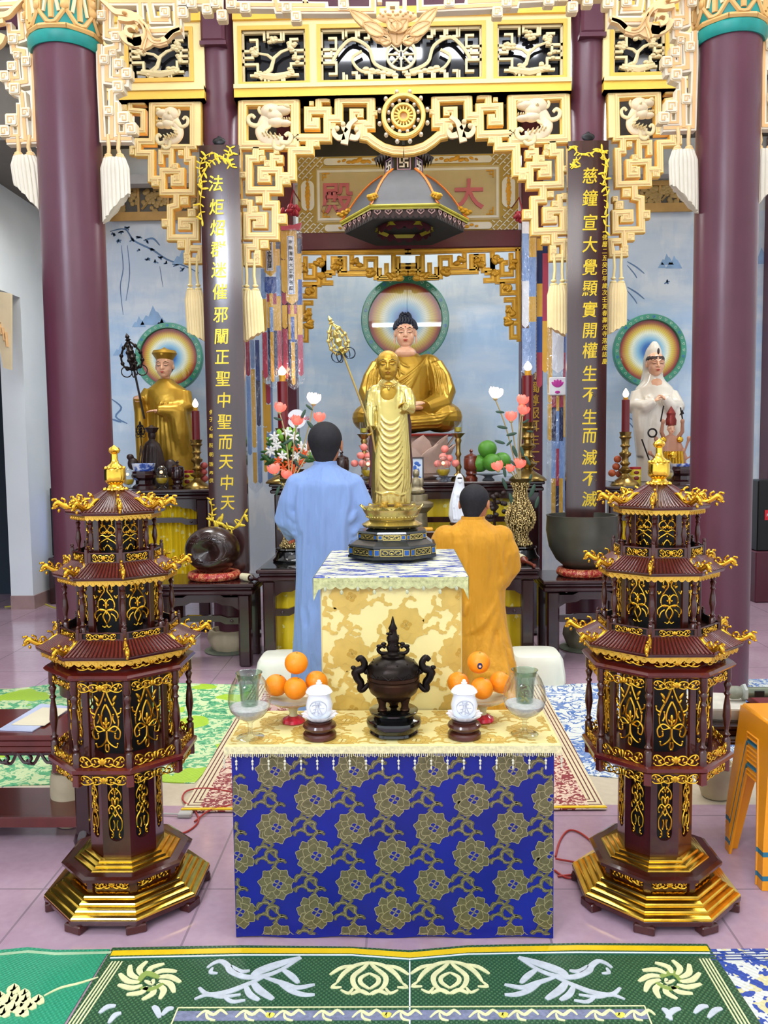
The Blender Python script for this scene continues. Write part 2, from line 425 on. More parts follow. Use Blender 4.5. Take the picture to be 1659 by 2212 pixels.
# ---------------- columns ----------------
def column(pxL,pxR,py,Y,name,label,cap=None,top=5.6,maty=None):
    a=W(pxL,py,Y); c=W(pxR,py,Y); cx=(a.x+c.x)/2; r=(c.x-a.x)/2*.985
    t=thing(name,label,'column',(cx,Y,0))
    b=B(); b.lathe([(r,0),(r,cap if cap else top)],48); b.obj('shaft',maty or MAROON,t)
    return t,cx,r
GREEN=mat('painted_green','#12837A',.4,0,.2,9); OCHRE=mat('painted_ochre','#C99C5A',.5,0,.12,7)
def capital(t,r,z0):
    b=B(); b.lathe([(r,z0-.01),(r+.012,z0-.012),(r+.028,z0+.01),(r+.03,z0+.05),(r+.012,z0+.075)],48); b.obj('collar_ring',GREEN,t)
    b=B(); P=[(r+.01,z0+.07),(r+.02,z0+.12),(r+.014,z0+.3),(r+.03,z0+.5)]; b.lathe(P,48); b.obj('capital_drum',GREEN,t)
    b=B()
    for k in range(8):
        a=k*2*pi/8
        b.push(Rz(a)); R=r+.028
        def cyl(P,w,m,off=0):
            V=[]
            for (u,z) in P: V.append((u,z))
            # raised band on the curved face
            L=[];n=len(V)
            pts=[((R+off)*cos(u/R),(R+off)*sin(u/R),z0+z) for u,z in V]
            b.tube(pts,w,6,m)
        h=pi*R/8
        cyl([(-h*1.05,.5),(-h*.75,.28),(-h*.9,.17),(-h*.3,.1),(0,.095),(h*.3,.1),(h*.9,.17),(h*.75,.28),(h*1.05,.5)],.016,0,-.008)
        cyl([(-h,.08),(0,.075),(h,.08)],.018,0,-.008)
        for s_ in(-1,1): cyl([(s_*h*.1,.5),(s_*h*.2,.3),(s_*h*.55,.16)],.012,1,-.006)
        cyl([(0,.5),(0,.12)],.02,0,-.012)
        for q in range(5): b.ell(((R)*cos(h*.95/R),(R)*sin(h*.95/R),z0+.2+q*.05),(.018,.03,.03),0,8,6)
        b.pop()
    b.obj('carved_lappets',[OCHRE,CREAM],t)
for (pl,pr,pc,lab) in ((75,211,85,'thick round maroon column rising behind the left pagoda lantern'),(1508,1643,62,'thick round maroon column rising behind the right pagoda lantern')):
    zc=W((pl+pr)/2,pc,5.4-.2).z
    t,cx,r=column(pl,pr,110,5.4,'round_column',lab,cap=zc+.05)
    capital(t,r,zc)
ICOL=[]
for (pl,pr,lab) in ((432,514,'slimmer maroon column behind the left calligraphy board'),(1228,1310,'slimmer maroon column behind the right calligraphy board')):
    t,cx,r=column(pl,pr,200,6.7,'inner_column',lab); ICOL.append((cx,r))
    z=W(470,115,6.7).z; b=B(); b.cbox(-r*.62,r*.62,-r-.05,0,z,z+.5,.02); b.prism([(-.1,z-.02),(.1,z-.02),(.1,z+.01),(-.1,z+.01)],-r-.04,0); b.obj('bracket',MAROON,t)
# painted pine boughs and peaks on the mural (flat paint strokes)
def stroke(b,P,w,m=0):
    P=smooth_path(P,4); Q=[(lambda q:(q.x,q.z))(W(x,y,YB-.022)) for x,y in P]; n=len(Q); b.ribbon(Q,[w/195*(.4+.6*sin(pi*(i+.5)/n)) for i in range(n)],YB-.0225-.0005*m,YB-.021,m)
b=B(); rnd=random.Random(8)
for P,w in (([(238,500),(270,495),(290,520),(330,540),(360,560),(400,575),(430,590)],4),([(262,530),(266,580),(260,620),(266,680)],2.2),([(275,530),(280,590),(272,650)],2),([(345,575),(352,620)],1.6),([(310,520),(330,515),(345,530)],4),([(238,860),(262,880),(250,900),(275,915)],4),([(240,905),(262,912)],4)): stroke(b,P,w)
for c in ((245,505),(262,500),(275,492),(285,518),(300,512),(318,522),(330,538),(300,540),(345,556),(360,568),(335,565),(380,572),(395,582),(318,560),(255,520),(1440,610)):
    for k in range(7): a=rnd.uniform(0,6.3); r=rnd.uniform(2,9); stroke(b,[(c[0],c[1]),(c[0]+r*cos(a),c[1]+r*.7*sin(a))],3.2)
for (x,y,h) in ((330,690,60),(300,700,34),(350,700,30),(395,560,50),(262,760,40),(1440,565,34),(1456,572,40),(1430,575,20),(1645,560,50),(415,1000,40)):
    b.prism([(lambda q:(q.x,q.z))(W(x+dx*h,y+dy*h,YB-.022)) for dx,dy in ((-.45,.2),(-.25,-.15),(-.15,-.1),(0,-.5),(.1,-.3),(.2,-.25),(.45,.2))],YB-.0232,YB-.021,1)
for y in (565,620,690,760,900): stroke(b,[(1355,y),(1375,y+12),(1392,y+26)],3); stroke(b,[(1355,y+8),(1370,y+26),(1376,y+36)],2.5)
b.obj('painted_boughs',[mat('slate_blue_paint','#5E7FA8',.6,0,.2),mat('mist_blue_paint','#8FB2D8',.6,0,.15)],MUR,0)
# ================= carved plaster fretwork =================
YF=6.55; YO=5.35
def fmap(ox,oy,s,Y):
    return lambda x,y:(lambda w:(w.x,w.z))(W(ox+x/s,oy+y/s,Y))
def layered(b,P,w,y,th=.055,closed=False,cap=True,inner=True):
    """stepped bar: deep yellow body, cream raised band, sunk tan line"""
    e=w/2 if (cap and not closed) else 0
    b.ribbon(P,w,y,y+th,0,closed,e)
    b.ribbon(P,w*.80,y-.008,y,1,closed,e*.8)
    if inner: b.ribbon(P,w*.40,y-.012,y-.007,2,closed,e*.35); b.ribbon(P,w*.14,y-.016,y-.011,1,closed,e*.2)
def button(b,c,h,y,th=.055,flip=1,rnd=False):
    """square boss with a little square spiral"""
    x,z=c
    P=[(x-h,z-h),(x+h,z-h),(x+h,z+h),(x-h,z+h)]
    if rnd:
        P=[(x+h*1.03*max(-1,min(1,1.35*cos(t))),z+h*1.03*max(-1,min(1,1.35*sin(t)))) for t in [k*2*pi/20 for k in range(20)]]
    b.prism(P,y,y+th,0)
    P2=[(x+(a-x)*.82,z+(c_-z)*.82) for a,c_ in P]; b.prism(P2,y-.009,y,1)
    k=h*.5*flip; q=h*.5
    b.ribbon([(x-k,z-q*.2),(x-k,z+q),(x+k,z+q),(x+k,z-q),(x-k*.1,z-q),(x-k*.1,z+q*.2)],h*.17,y-.013,y-.008,2)
def mirror(b,xc,flag=True):
    o=B(); o._j(b,None)
    if flag: o._j(mir(b,xc),None)
    return o
def mir(b,xc):
    o=B(); o.v=[(2*xc-x,y,z) for x,y,z in b.v]; o.f=[f[::-1] for f in b.f]; o.mi=list(b.mi); return o
FM=[mat('deep_yellow_edge','#DFB04A',.5,0,.05,6),mat('cream_face','#EBD595',.5,0,.04,6),mat('tan_groove','#E6BE84',.55,0,.05,6)]
XC=W(871.5,258,YF).x
m1=fmap(500,190,4.366,YF); m2=fmap(500,330,8.295,YF); m3=fmap(220,190,7.213,YF); m4=fmap(330,360,10.05,YF)
s1=(m1(1000,300)[0]-m1(0,300)[0])/1000; s2=(m2(1000,300)[0]-m2(0,300)[0])/1000
s3=(m3(1000,300)[0]-m3(0,300)[0])/1000; s4=(m4(1000,300)[0]-m4(0,300)[0])/1000
def seq(f,L): return [f(*p) for p in L]
# --- central arch ---
t=thing('fretwork_arch','wide cream and yellow key-fret arch over the central altar with a wheel','fretwork',(XC,YF,0))
def L0(b): # world -> thing local
    o=B(); o.v=[(x-XC,y-YF,z) for x,y,z in b.v]; o.f=b.f; o.mi=b.mi; return o
b=B(); y=YF
layered(b,seq(m1,[(105,128),(600,128),(600,537),(105,537)]),88*s1,y,closed=True)
layered(b,seq(m1,[(600,470),(905,470),(905,215),(722,215),(722,352),(795,352),(795,318)]),78*s1,y)
layered(b,seq(m1,[(822,80),(822,200)]),66*s1,y+.001); layered(b,seq(m1,[(822,108),(900,108)]),60*s1,y+.002)
layered(b,seq(m1,[(905,292),(1012,292),(1012,112),(1316,112),(1316,350),(1245,350),(1245,455),(1290,462),(1350,510),(1430,560),(1530,588),(1622,594)]),82*s1,y+.001,cap=False)
layered(b,seq(m1,[(1245,330),(1142,330),(1142,225),(1215,225),(1215,250)]),62*s1,y+.003)
layered(b,seq(m1,[(738,505),(738,590),(570,590),(570,833),(450,833)]),82*s1,y+.002)
for (c,h) in (((755,150),22),((800,525),32),((955,365),30),((1190,385),28),((1350,240),26),((285,615),28),((425,603),28)): button(b,m1(*c),h*s1,y-.004)
layered(b,seq(m2,[(440,-40),(440,105),(312,105),(312,672),(852,672),(852,312),(530,312),(530,470),(640,470)]),138*s2,y)
layered(b,seq(m2,[(740,60),(740,300)]),118*s2,y+.002); layered(b,seq(m2,[(740,95),(870,95),(870,130)]),120*s2,y+.003)
for (c,h) in (((610,428),62),((640,195),60),((980,500),78),((215,400),58),((495,845),62),((420,1015),58),((900,1185),92),((590,1645),82),((560,110),52),((500,1220),60),((240,890),60),((460,1850),62)): button(b,m2(*c),h*s2,y-.004)
layered(b,seq(m2,[(620,690),(620,925),(785,925),(785,1495),(275,1495),(275,1130),(575,1130),(575,1290),(450,1290)]),142*s2,y+.001)
layered(b,seq(m2,[(180,895),(330,895),(330,1080)]),110*s2,y+.002)
layered(b,seq(m2,[(440,1540),(440,1690),(272,1690),(272,1965),(470,1965),(470,1800)]),128*s2,y+.002)
layered(b,seq(m2,[(150,-330),(162,1990)]),52*s2,y+.004,cap=False,inner=False)
layered(b,seq(m1,[(50,66),(1380,66)]),44*s1,y+.004,cap=False,inner=False)
bb=mirror(b,XC); L0(bb).obj('key_fret',FM,t,0)
# wheel
def wheel(t):
    c=m1(1622,296); R=205*s1
    b=B(); b.push(T(c[0]-XC,-.03,c[1])@Rx(pi/2))
    for (r0,r1,d,m) in ((R*.80,R,.05,0),(R*.83,R*.95,.062,1),(R*.43,R*.57,.045,0),(R*.46,R*.54,.055,1),(R*.17,R*.27,.05,0)):
        b.lathe([(r0,0),(r1,0),(r1,d),(r0,d),(r0,0)],40,m=m,cap=False)
    b.lathe([(.001,0),(R*.2,0),(R*.2,.02),(.001,.02)],16,m=2)
    for k in range(16):
        a=k*2*pi/16; b.push(Rz(a)); b.cbox(R*.26,R*.45,-.006,.006,.01,.04,.002,1); b.pop()
    for k in range(12):
        a=k*2*pi/12+.26; b.ell((R*.69*cos(a),R*.69*sin(a),.03),(R*.085,R*.085,.025),3,10,6)
    for k in range(12):
        a=k*2*pi/12+.26
        if 1: b.ell((R*1.12*cos(a),R*1.12*sin(a),.02),(R*.1,R*.1,.03),3,10,6)
    b.pop(); b.obj('wheel',[FM[0],mat('wheel_yellow','#F6D878',.5),TAN,CREAM2],t,30)
wheel(t)
# leaf sprigs beside the wheel
def curl(b,P,w0,w1,y0,y1,m):
    n=len(P); b.ribbon(P,[w0+(w1-w0)*i/(n-1) for i in range(n)],y0,y1,m)
def sprig():
    b=B(); f=lambda L:smooth_path(seq(m1,L),4)
    curl(b,f([(1185,300),(1120,350),(1090,430),(1065,540)]),30*s1,70*s1,y-.03,y-.005,0)
    curl(b,f([(1070,470),(1010,480),(970,440),(975,400),(1005,395)]),55*s1,30*s1,y-.03,y-.005,0)
    curl(b,f([(1120,470),(1180,480),(1200,430),(1180,400)]),55*s1,30*s1,y-.03,y-.005,0)
    curl(b,f([(1090,420),(1060,390),(1055,360)]),40*s1,40*s1,y-.03,y-.005,0)
    for c in ((1000,395),(1180,405),(1055,355)): p=m1(*c); b.ell((p[0],y-.03,p[1]),(24*s1,.02,24*s1),1,10,6)
    return b
PEACH=mat('peach_cream_plaster','#EFCFA2',.55,0,.06,7)
for k,bb in enumerate((sprig(),mir(sprig(),XC))): L0(bb).obj('leaf_sprig',[PEACH,CREAM],t,40)
# dragon head ornament, traced into a 0..1 square, facing right
def dragon_head(cx,cz,w,h,y,face=1):
    b=B()
    def f(u,v): return (cx+face*(u-.5)*w,cz+(.5-v)*h)
    def e(u,v,ru,rv,d=.03,m=0): p=f(u,v); b.ell((p[0],y,p[1]),(ru*w,d,rv*h),m,12,8)
    e(.55,.22,.25,.17,.05); e(.80,.20,.20,.10,.05); e(.90,.14,.09,.07,.05,1); e(.62,.30,.2,.14,.055); e(.86,.47,.15,.07,.04); e(.66,.44,.2,.11,.045)
    e(.56,.24,.065,.055,.07,1); e(.56,.24,.03,.03,.082,0)
    P=[f(*p)+() for p in smooth_path([(.50,.30),(.38,.48),(.32,.66),(.42,.80),(.62,.84),(.80,.86)],5)]
    n=len(P); b.tube([(p[0],y,p[1]) for p in P],[w*(.15-.03*i/n) for i in range(n)],10,0,flat=(1,.5,1))
    for L,r in (([(.42,.40),(.25,.52),(.08,.48),(.04,.36),(.12,.30),(.19,.36)],.055),([(.45,.22),(.33,.26),(.28,.18),(.31,.12)],.04),([(.75,.88),(.92,.90),(.99,.78),(.93,.70),(.86,.75)],.06),([(.60,.84),(.62,.98),(.75,1.02),(.84,.95)],.055),([(.36,.60),(.5,.56),(.55,.5)],.04)):
        P=smooth_path([f(*p) for p in L],4); b.tube([(p[0],y-.012,p[1]) for p in P],[r*w*(1.1-.4*i/len(P)) for i in range(len(P))],8,1,flat=(1,.6,1))
    for k in range(12): e(.36+.035*k,.70+.05*sin(k*2.1)+.008*k,.022,.026,.055,1)
    for k in range(5): e(.74+.055*k,.385,.02,.03,.04,1)
    return b
DR=mat('beige_plaster','#E4D0AE',.6,0,.1,14)
for fc in (1,-1):
    p=m1(355,350); cx=p[0] if fc==1 else 2*XC-p[0]
    L0(dragon_head(cx,p[1],420*s1,430*s1,YF+.0,fc)).obj('dragon_head',[DR,CREAM],t,60,label='carved dragon head facing the wheel')
# --- side screens ---
def side_screen():
    b=B(); y=YF
    b.box(*[m3(-330,0)[0],m3(1550,0)[0]],y,y+.06,m3(0,180)[1],m3(0,105)[1],0)
    b.box(*[m3(-330,0)[0],m3(1550,0)[0]],y-.01,y,m3(0,172)[1],m3(0,135)[1],1)
    layered(b,seq(m3,[(1500,170),(1500,900)]),100*s3,y+.002,cap=False,inner=False)
    layered(b,seq(m3,[(1422,905),(1422,250),(785,250),(785,835),(565,835),(565,1015),(770,1015),(770,1420),(930,1420)]),108*s3,y)
    layered(b,seq(m3,[(440,180),(440,345),(640,365),(640,660),(430,660),(430,440)]),85*s3,y+.003)
    layered(b,seq(m3,[(640,230),(480,230)]),70*s3,y+.002)
    layered(b,seq(m3,[(960,915),(1440,915)]),80*s3,y+.001)
    layered(b,seq(m3,[(1325,930),(1325,1110),(1405,1110),(1405,1625),(945,1625),(945,1292),(1240,1292),(1240,1482),(1120,1482),(1120,1410)]),104*s3,y+.002)
    layered(b,seq(m3,[(1080,960),(1080,1230)]),90*s3,y+.003); layered(b,seq(m3,[(1060,1000),(920,1000),(920,1150)]),88*s3,y+.004)
    for (c,h) in (((1232,1018),46),((1150,1225),48),((835,1475),66),((500,900),48),((350,312),50),((1165,1400),50)): button(b,m3(*c),h*s3,y-.004)
    layered(b,seq(m3,[(470,950),(470,1000)]),90*s3,y+.005); 
    layered(b,seq(m4,[(515,640),(515,845),(375,880),(375,1540),(935,1540),(935,1172),(615,1172),(615,1305),(760,1305)]),150*s4,y+.001)
    for (c,h) in (((285,1225),95),((690,745),100),((850,1010),95),((930,870),60),((620,1690),90),((720,1270),70),((740,1940),70)): button(b,m4(*c),h*s4,y-.004)
    layered(b,seq(m4,[(760,1560),(760,1760),(740,2040),(1020,2040),(1040,1770),(860,1770)]),135*s4,y+.002)
    return b
bl=side_screen()
for k,bb in enumerate((bl,mir(bl,XC))):
    xo=m3(1422,0)[0]; xo=xo if k==0 else 2*XC-xo
    t2=thing('fretwork_screen','stepped cream key-fret screen between the %s thick column and the slimmer one'%('left' if k==0 else 'right'),'fretwork',(xo,YF,0))
    o=B(); o.v=[(x-xo,y-YF,z) for x,y,z in bb.v]; o.f=bb.f; o.mi=bb.mi; o.obj('key_fret',FM,t2,0)
    p=m3(1110,600); cx=p[0] if k==0 else 2*XC-p[0]
    d=dragon_head(cx,p[1],520*s3,640*s3,YF,-1 if k==0 else 1); o=B(); o.v=[(x-xo,y-YF,z) for x,y,z in d.v]; o.f=d.f;o.mi=d.mi
    o.obj('dragon_head',[DR,CREAM],t2,60,label='carved dragon head')
# --- transom above: yellow beam + framed openwork panels ---
def transom(px0,px1,rects,label,kinds,beams=True):
    f=lambda x,y:(lambda w:(w.x,w.z))(W(x,y,YF))
    x0=f(px0,120)[0]; x1=f(px1,120)[0]; xo=(x0+x1)/2
    t=thing('transom',label,'transom',(xo,YF,0))
    z_b0=W(870,211,YF).z; z_b1=W(870,178,YF).z; zt=W(870,38,YF).z; zc=W(870,20,YF).z
    b=B(); b.box(x0-xo,x1-xo,-.03,.16,z_b0,z_b1,0); b.box(x0-xo,x1-xo,-.045,.16,z_b1-.035,z_b1-.005,1); b.box(x0-xo,x1-xo,-.03,.16,z_b0,z_b0+.015,1)
    b.box(x0-xo,x1-xo,-.03,.16,zt,zt+.07,0); b.obj('beam',[mat('beam_yellow','#EDBE46',.45,0,.05,5),FM[1]],t)
    b=B(); xs=[x0]; 
    rr=[]
    for (a,c,d,e) in rects:
        p=f(a,c);q=f(d,e); rr.append((p[0],q[0],q[1],p[1]))
    zlo=min(r[2] for r in rr); zhi=max(r[3] for r in rr)
    cur=x0
    for r in rr: b.box(cur-xo,r[0]-xo,0,.12,z_b1,zt); cur=r[1]; b.box(r[0]-xo,r[1]-xo,0,.12,z_b1,zlo); b.box(r[0]-xo,r[1]-xo,0,.12,zhi,zt)
    b.box(cur-xo,x1-xo,0,.12,z_b1,zt)
    b.obj('frame',[FM[1]],t)
    b=B()
    for r in rr:
        cx0,cx1,cz0,cz1=r[0]-xo,r[1]-xo,zlo,zhi
        b.ribbon([(cx0,cz0),(cx1,cz0),(cx1,cz1),(cx0,cz1)],.03,-.012,0,0,closed=True)
    b.obj('moulding',[FM[0]],t)
    b=B()
    for r in rr: b.box(r[0]-xo,r[1]-xo,.09,.10,zlo,zhi)
    b.obj('glass_pane',mat('dark_glass','#14151A',.06,0,0,spec=.8),t)
    for r,kd in zip(rr,kinds):
        b=B(); a0,a1,c0,c1=r[0]-xo,r[1]-xo,zlo,zhi; wd_,hd=a1-a0,c1-c0; bw=.018; y0,y1=.02,.05
        def fr(P,w=bw): b.ribbon(P,w,y0,y1,0)
        # key-fret border
        m_=.02
        def key(x,z,sx,sz,u):
            fr([(x,z),(x,z+sz*u*3),(x+sx*u*2.4,z+sz*u*3),(x+sx*u*2.4,z+sz*u*1.2),(x+sx*u*1.1,z+sz*u*1.2)])
            fr([(x,z),(x+sx*u*3.6,z),(x+sx*u*3.6,z+sz*u*1.4)])
        u=hd/9
        for sx,xx in((1,a0+m_),(-1,a1-m_)):
            for sz,zz in((1,c0+m_),(-1,c1-m_)): key(xx,zz,sx,sz,u)
        nb=max(1,int((wd_-7.5*u)/(2.2*u)))
        for z_,sz in((c0+m_,1),(c1-m_,-1)):
            for i in range(nb):
                xx=a0+m_+3.8*u+(wd_-7.6*u-2*m_)*(i+.15)/nb; L_=(wd_-7.6*u-2*m_)/nb*.8
                fr([(xx,z_+sz*u*1.0),(xx,z_),(xx+L_,z_),(xx+L_,z_+sz*u*1.3),(xx+L_*.5,z_+sz*u*1.3)])
        for x_,sx in((a0+m_,1),(a1-m_,-1)): fr([(x_,c0+3.2*u),(x_,c1-3.2*u)]); fr([(x_,(c0+c1)/2),(x_+sx*u*1.6,(c0+c1)/2),(x_+sx*u*1.6,(c0+c1)/2+u)])
        b.obj('border_fret',[CREAM],t,0)
        b=B(); rnd=random.Random(len(kinds)*7+int(abs(r[0])*100)); cx,cz=(a0+a1)/2,(c0+c1)/2
        if kd=='tree':
            b.tube([(cx-.22*wd_,.03,c0+.12*hd),(cx-.05*wd_,.03,c0+.3*hd),(cx+.0*wd_,.03,cz),(cx+.1*wd_,.03,cz+.1*hd),(cx+.28*wd_,.03,cz+.18*hd)],[.02,.018,.014,.012,.008],6)
            b.tube([(cx,.03,cz-.05*hd),(cx-.1*wd_,.03,cz+.05*hd),(cx-.3*wd_,.03,cz+.1*hd)],[.014,.011,.007],6)
            b.tube([(cx-.3*wd_,.03,c0+.2*hd),(cx,.03,c0+.14*hd),(cx+.3*wd_,.03,c0+.22*hd)],[.022,.03,.02],6)
            for (u_,v_,n_) in ((-.3,.12,9),(.27,.2,9),(0,.3,6),(-.15,-.3,6),(.2,-.28,8),(.33,-.05,4)):
                for _ in range(n_): b.ell((cx+(u_+rnd.uniform(-.07,.07))*wd_,.025,cz+(v_+rnd.uniform(-.07,.07))*hd),(.022,.02,.014),0,7,5)
        else:
            for s_ in(-1,1):
                P=smooth_path([(cx+s_*.05*wd_,cz-.3*hd),(cx+s_*.16*wd_,cz-.15*hd),(cx+s_*.2*wd_,cz+.15*hd),(cx+s_*.3*wd_,cz+.3*hd),(cx+s_*.38*wd_,cz+.1*hd),(cx+s_*.42*wd_,cz-.1*hd)],4)
                b.tube([(p[0],.03,p[1]) for p in P],.014,6)
                P=smooth_path([(cx+s_*.1*wd_,cz-.3*hd),(cx+s_*.24*wd_,cz-.28*hd),(cx+s_*.3*wd_,cz-.05*hd),(cx+s_*.24*wd_,cz+.08*hd)],4)
                b.tube([(p[0],.03,p[1]) for p in P],.012,6)
                for q in range(6): b.ell((cx+s_*(.04+.035*q)*wd_,.03,cz-.36*hd+.01*q),(.03,.02,.018),0,8,5)
            b.push(T(cx,.03,cz)@Rx(pi/2)); b.lathe([(.10,0),(.12,0),(.12,.02),(.10,.02),(.10,0)],24,cap=False)
            for k in range(8): b.push(Rz(k*pi/4)); b.box(.02,.1,-.006,.006,0,.02); b.pop()
            b.pop()
        b.obj('openwork_carving',[CREAM],t)
    return t
transom(505,1233,[(517,62,665,168),(688,62,1045,168),(1070,62,1220,168)],'long yellow transom over the centre arch with three framed openwork panels',['tree','lotus','tree'])
transom(205,441,[(272,66,415,172)],'short yellow transom with one openwork panel beside the left thick column',['tree'])
transom(1303,1512,[(1322,55,1440,160)],'short yellow transom with one openwork panel beside the right thick column',['tree'])
# maroon beam above
b=B(); b.box(-5,5,YF+.1,YF+.3,W(870,38,YF+.1).z,5.6); struct(b.obj('trim_2',MAROON,smooth=0))
# --- front (outer) cream screen ---
FO=[mat('cream_plaster','#DCC9A2',.55,0,.05,6),mat('whitish_plaster','#DDD3BC',.55,0,.05,6),mat('tan_groove_outer','#DCAE74',.55,0,.05,6)]
m5=fmap(210,0,6.704,YO); s5=(m5(1000,300)[0]-m5(0,300)[0])/1000
XO=(W(143,150,YO).x+W(1575,150,YO).x)/2
def lay2(b,P,w,y,cap=True):
    e=w/2 if cap else 0
    b.ribbon(P,w,y,y+.06,1,False,e); b.ribbon(P,w*.45,y-.006,y,2,False,e*.3); b.ribbon(P,w*.26,y-.003,y+.001,0,False,0)
def half_post():
    b=B(); y=YO
    lay2(b,seq(m5,[(25,640),(35,1100),(80,2010),(500,2010)]),95*s5,y,cap=False)
    lay2(b,seq(m5,[(140,-60),(140,520),(285,560),(285,690),(140,720),(140,1160),(400,1190)]),120*s5,y-.002)
    lay2(b,seq(m5,[(420,1100),(340,1100),(340,1290),(215,1340),(215,2000)]),110*s5,y-.004)
    lay2(b,seq(m5,[(250,800),(250,1105),(345,1105),(345,960)]),75*s5,y-.006)
    lay2(b,seq(m5,[(280,1500),(300,1940),(410,1940),(410,1760)]),70*s5,y-.006)
    for (c,h) in (((70,235),68),((280,545),72),((110,875),68),((320,940),72),((435,1075),75),((310,1265),80),((175,1615),68),((390,1715),88),((495,1870),82),((240,780),50)): button(b,m5(*c),h*s5,y-.015,rnd=True)
    return b
def top_part():
    b=B(); y=YO
    lay2(b,seq(m5,[(60,20),(1230,20)]),110*s5,y,cap=False)
    lay2(b,seq(m5,[(615,0),(640,400)]),100*s5,y-.002)
    lay2(b,seq(m5,[(740,-60),(800,290),(1010,290),(990,200)]),110*s5,y-.002)
    lay2(b,seq(m5,[(1150,0),(1170,440),(680,460)]),120*s5,y-.004)
    lay2(b,seq(m5,[(140,440),(330,440),(330,330)]),80*s5,y-.001)
    for (c,h) in (((985,190),72),((1245,190),80),((1370,60),75),((1240,30),80)): button(b,m5(*c),h*s5,y-.015,rnd=True)
    return b
def foliage():
    b=B(); y=YO-.05; f=lambda L:smooth_path(seq(m5,L),5)
    curl(b,f([(70,30),(190,130),(300,220),(450,240),(580,300),(660,380)]),30*s5,130*s5,y,y+.04,0)
    curl(b,f([(350,330),(480,350),(600,340),(700,420),(740,560),(690,780)]),60*s5,60*s5,y-.012,y+.03,0)
    curl(b,f([(620,340),(730,430),(800,600),(900,660),(1030,620),(1120,520),(1230,480)]),50*s5,90*s5,y-.01,y+.03,0)
    curl(b,f([(1030,620),(1120,530),(1230,480),(1245,440)]),70*s5,20*s5,y-.01,y+.03,0)
    curl(b,f([(400,500),(450,600),(560,660),(680,640)]),120*s5,120*s5,y,y+.04,0)
    curl(b,f([(560,600),(480,560),(470,480),(540,460),(600,500)]),60*s5,30*s5,y-.02,y+.03,0)
    P=[(460,600),(480,660),(540,690),(580,735),(640,735),(680,805),(730,760),(790,735),(840,700),(930,725),(1045,690),(1030,640),(900,640),(760,520),(640,560)]
    b.prism(seq(m5,P)[::-1],y,y+.03,0)
    curl(b,f([(720,420),(750,560),(700,700),(690,780)]),16*s5,26*s5,y-.018,y-.008,1)
    curl(b,f([(650,360),(780,520),(860,640),(960,650)]),16*s5,26*s5,y-.018,y-.008,1)
    p=m5(440,260); b.ell((p[0],y-.01,p[1]),(36*s5,.02,26*s5),1,10,6)
    return b
def foff(bb,xo):
    o=B(); o.v=[(x-xo,y-YO,z) for x,y,z in bb.v]; o.f=bb.f; o.mi=bb.mi; return o
xcl=W(143,150,YO).x
hp=half_post(); tp=top_part(); fo=foliage()
FOL=mat('tan_foliage_plaster','#E5C08A',.55,0,.07,9)
for k in range(2):
    sgn='left' if k==0 else 'right'
    g=(lambda q:q) if k==0 else (lambda q:mir(q,XO))
    xo=m5(300,0)[0]; xo=xo if k==0 else 2*XO-xo
    t3=thing('outer_fretwork','creamy white stepped fretwork hanging on the inner side of the %s thick column'%sgn,'fretwork',(xo,YO,0))
    o=B(); o._j(g(hp),None); o._j(g(tp),None); foff(o,xo).obj('key_fret',FO,t3,0)
    foff(g(fo),xo).obj('foliage_ornament',[FOL,mat('foliage_groove','#C79A5E',.55)],t3,50,label='tan acanthus scroll')
    xo2=2*xcl-m5(300,0)[0]; xo2=xo2 if k==0 else 2*XO-xo2
    t4=thing('outer_fretwork','creamy white stepped fretwork cut by the frame at the far %s edge'%sgn,'fretwork',(xo2,YO,0))
    o=B(); o._j(g(mir(hp,xcl)),None); o._j(g(mir(tp,xcl)),None); foff(o,xo2).obj('key_fret',FO,t4,0)
    foff(g(mir(fo,xcl)),xo2).obj('foliage_ornament',[FOL,MATS['foliage_groove']],t4,50,label='tan acanthus scroll')
# central front pieces: hanging keys and lotus
mo=lambda x,y:(lambda w:(w.x,w.z))(W(x,y,YO)); so=(mo(900,60)[0]-mo(800,60)[0])/100
xl=W(857,90,YO).x
t=thing('lotus_fretwork','cream fretwork strip at the top edge with a big tan lotus in its middle','fretwork',(xl,YO,0))
b=B(); y=YO
lay2(b,[mo(415,5),mo(470,5),mo(470,-30)],17*so,y); lay2(b,[mo(500,10),mo(700,12)],16*so,y); lay2(b,[mo(590,-20),mo(600,22),mo(690,22),mo(805,22),mo(805,-20)],15*so,y-.003)
lay2(b,[mo(655,-20),mo(660,5)],12*so,y)
for c in ((448,22),(480,35),(500,10),(530,18),(742,12),(620,18),(640,38),(465,8)): button(b,mo(*c),11*so,y-.015,rnd=True)
bb=mirror(b,xl)
bb.ribbon([mo(820,8),mo(820,-8)],10*so,y-.02,y+.02,0); bb.ribbon([mo(820,26),mo(838,26),mo(838,12),mo(858,12),mo(858,27),mo(874,27),mo(874,-5)],9*so,y-.02,y+.02,0)
foff(bb,xl).obj('key_fret',FO,t,0)
b=B(); y=YO-.04
def petal(b,x0,z0,x1,z1,w,y,m=0,th=.03):
    a=Vector((x0,z0));c=Vector((x1,z1)); d=c-a; nrm=Vector((-d.y,d.x)).normalized(); P=[]
    prof=[(0,.25),(.25,.85),(.5,1),(.75,.75),(.92,.3),(1,0)]
    for u,v in prof: p=a+d*u+nrm*w/2*v; P.append((p.x,p.y))
    for u,v in prof[:-1][::-1]: p=a+d*u-nrm*w/2*v; P.append((p.x,p.y))
    b.prism(P,y,y+th,m)
    b.ribbon([(a.x+d.x*.1,a.y+d.y*.1),(c.x-d.x*.08,c.y-d.y*.08)],.006,y-.004,y,1)
    b.ribbon([(p[0],p[1]) for p in P],.007,y-.005,y+.001,1)
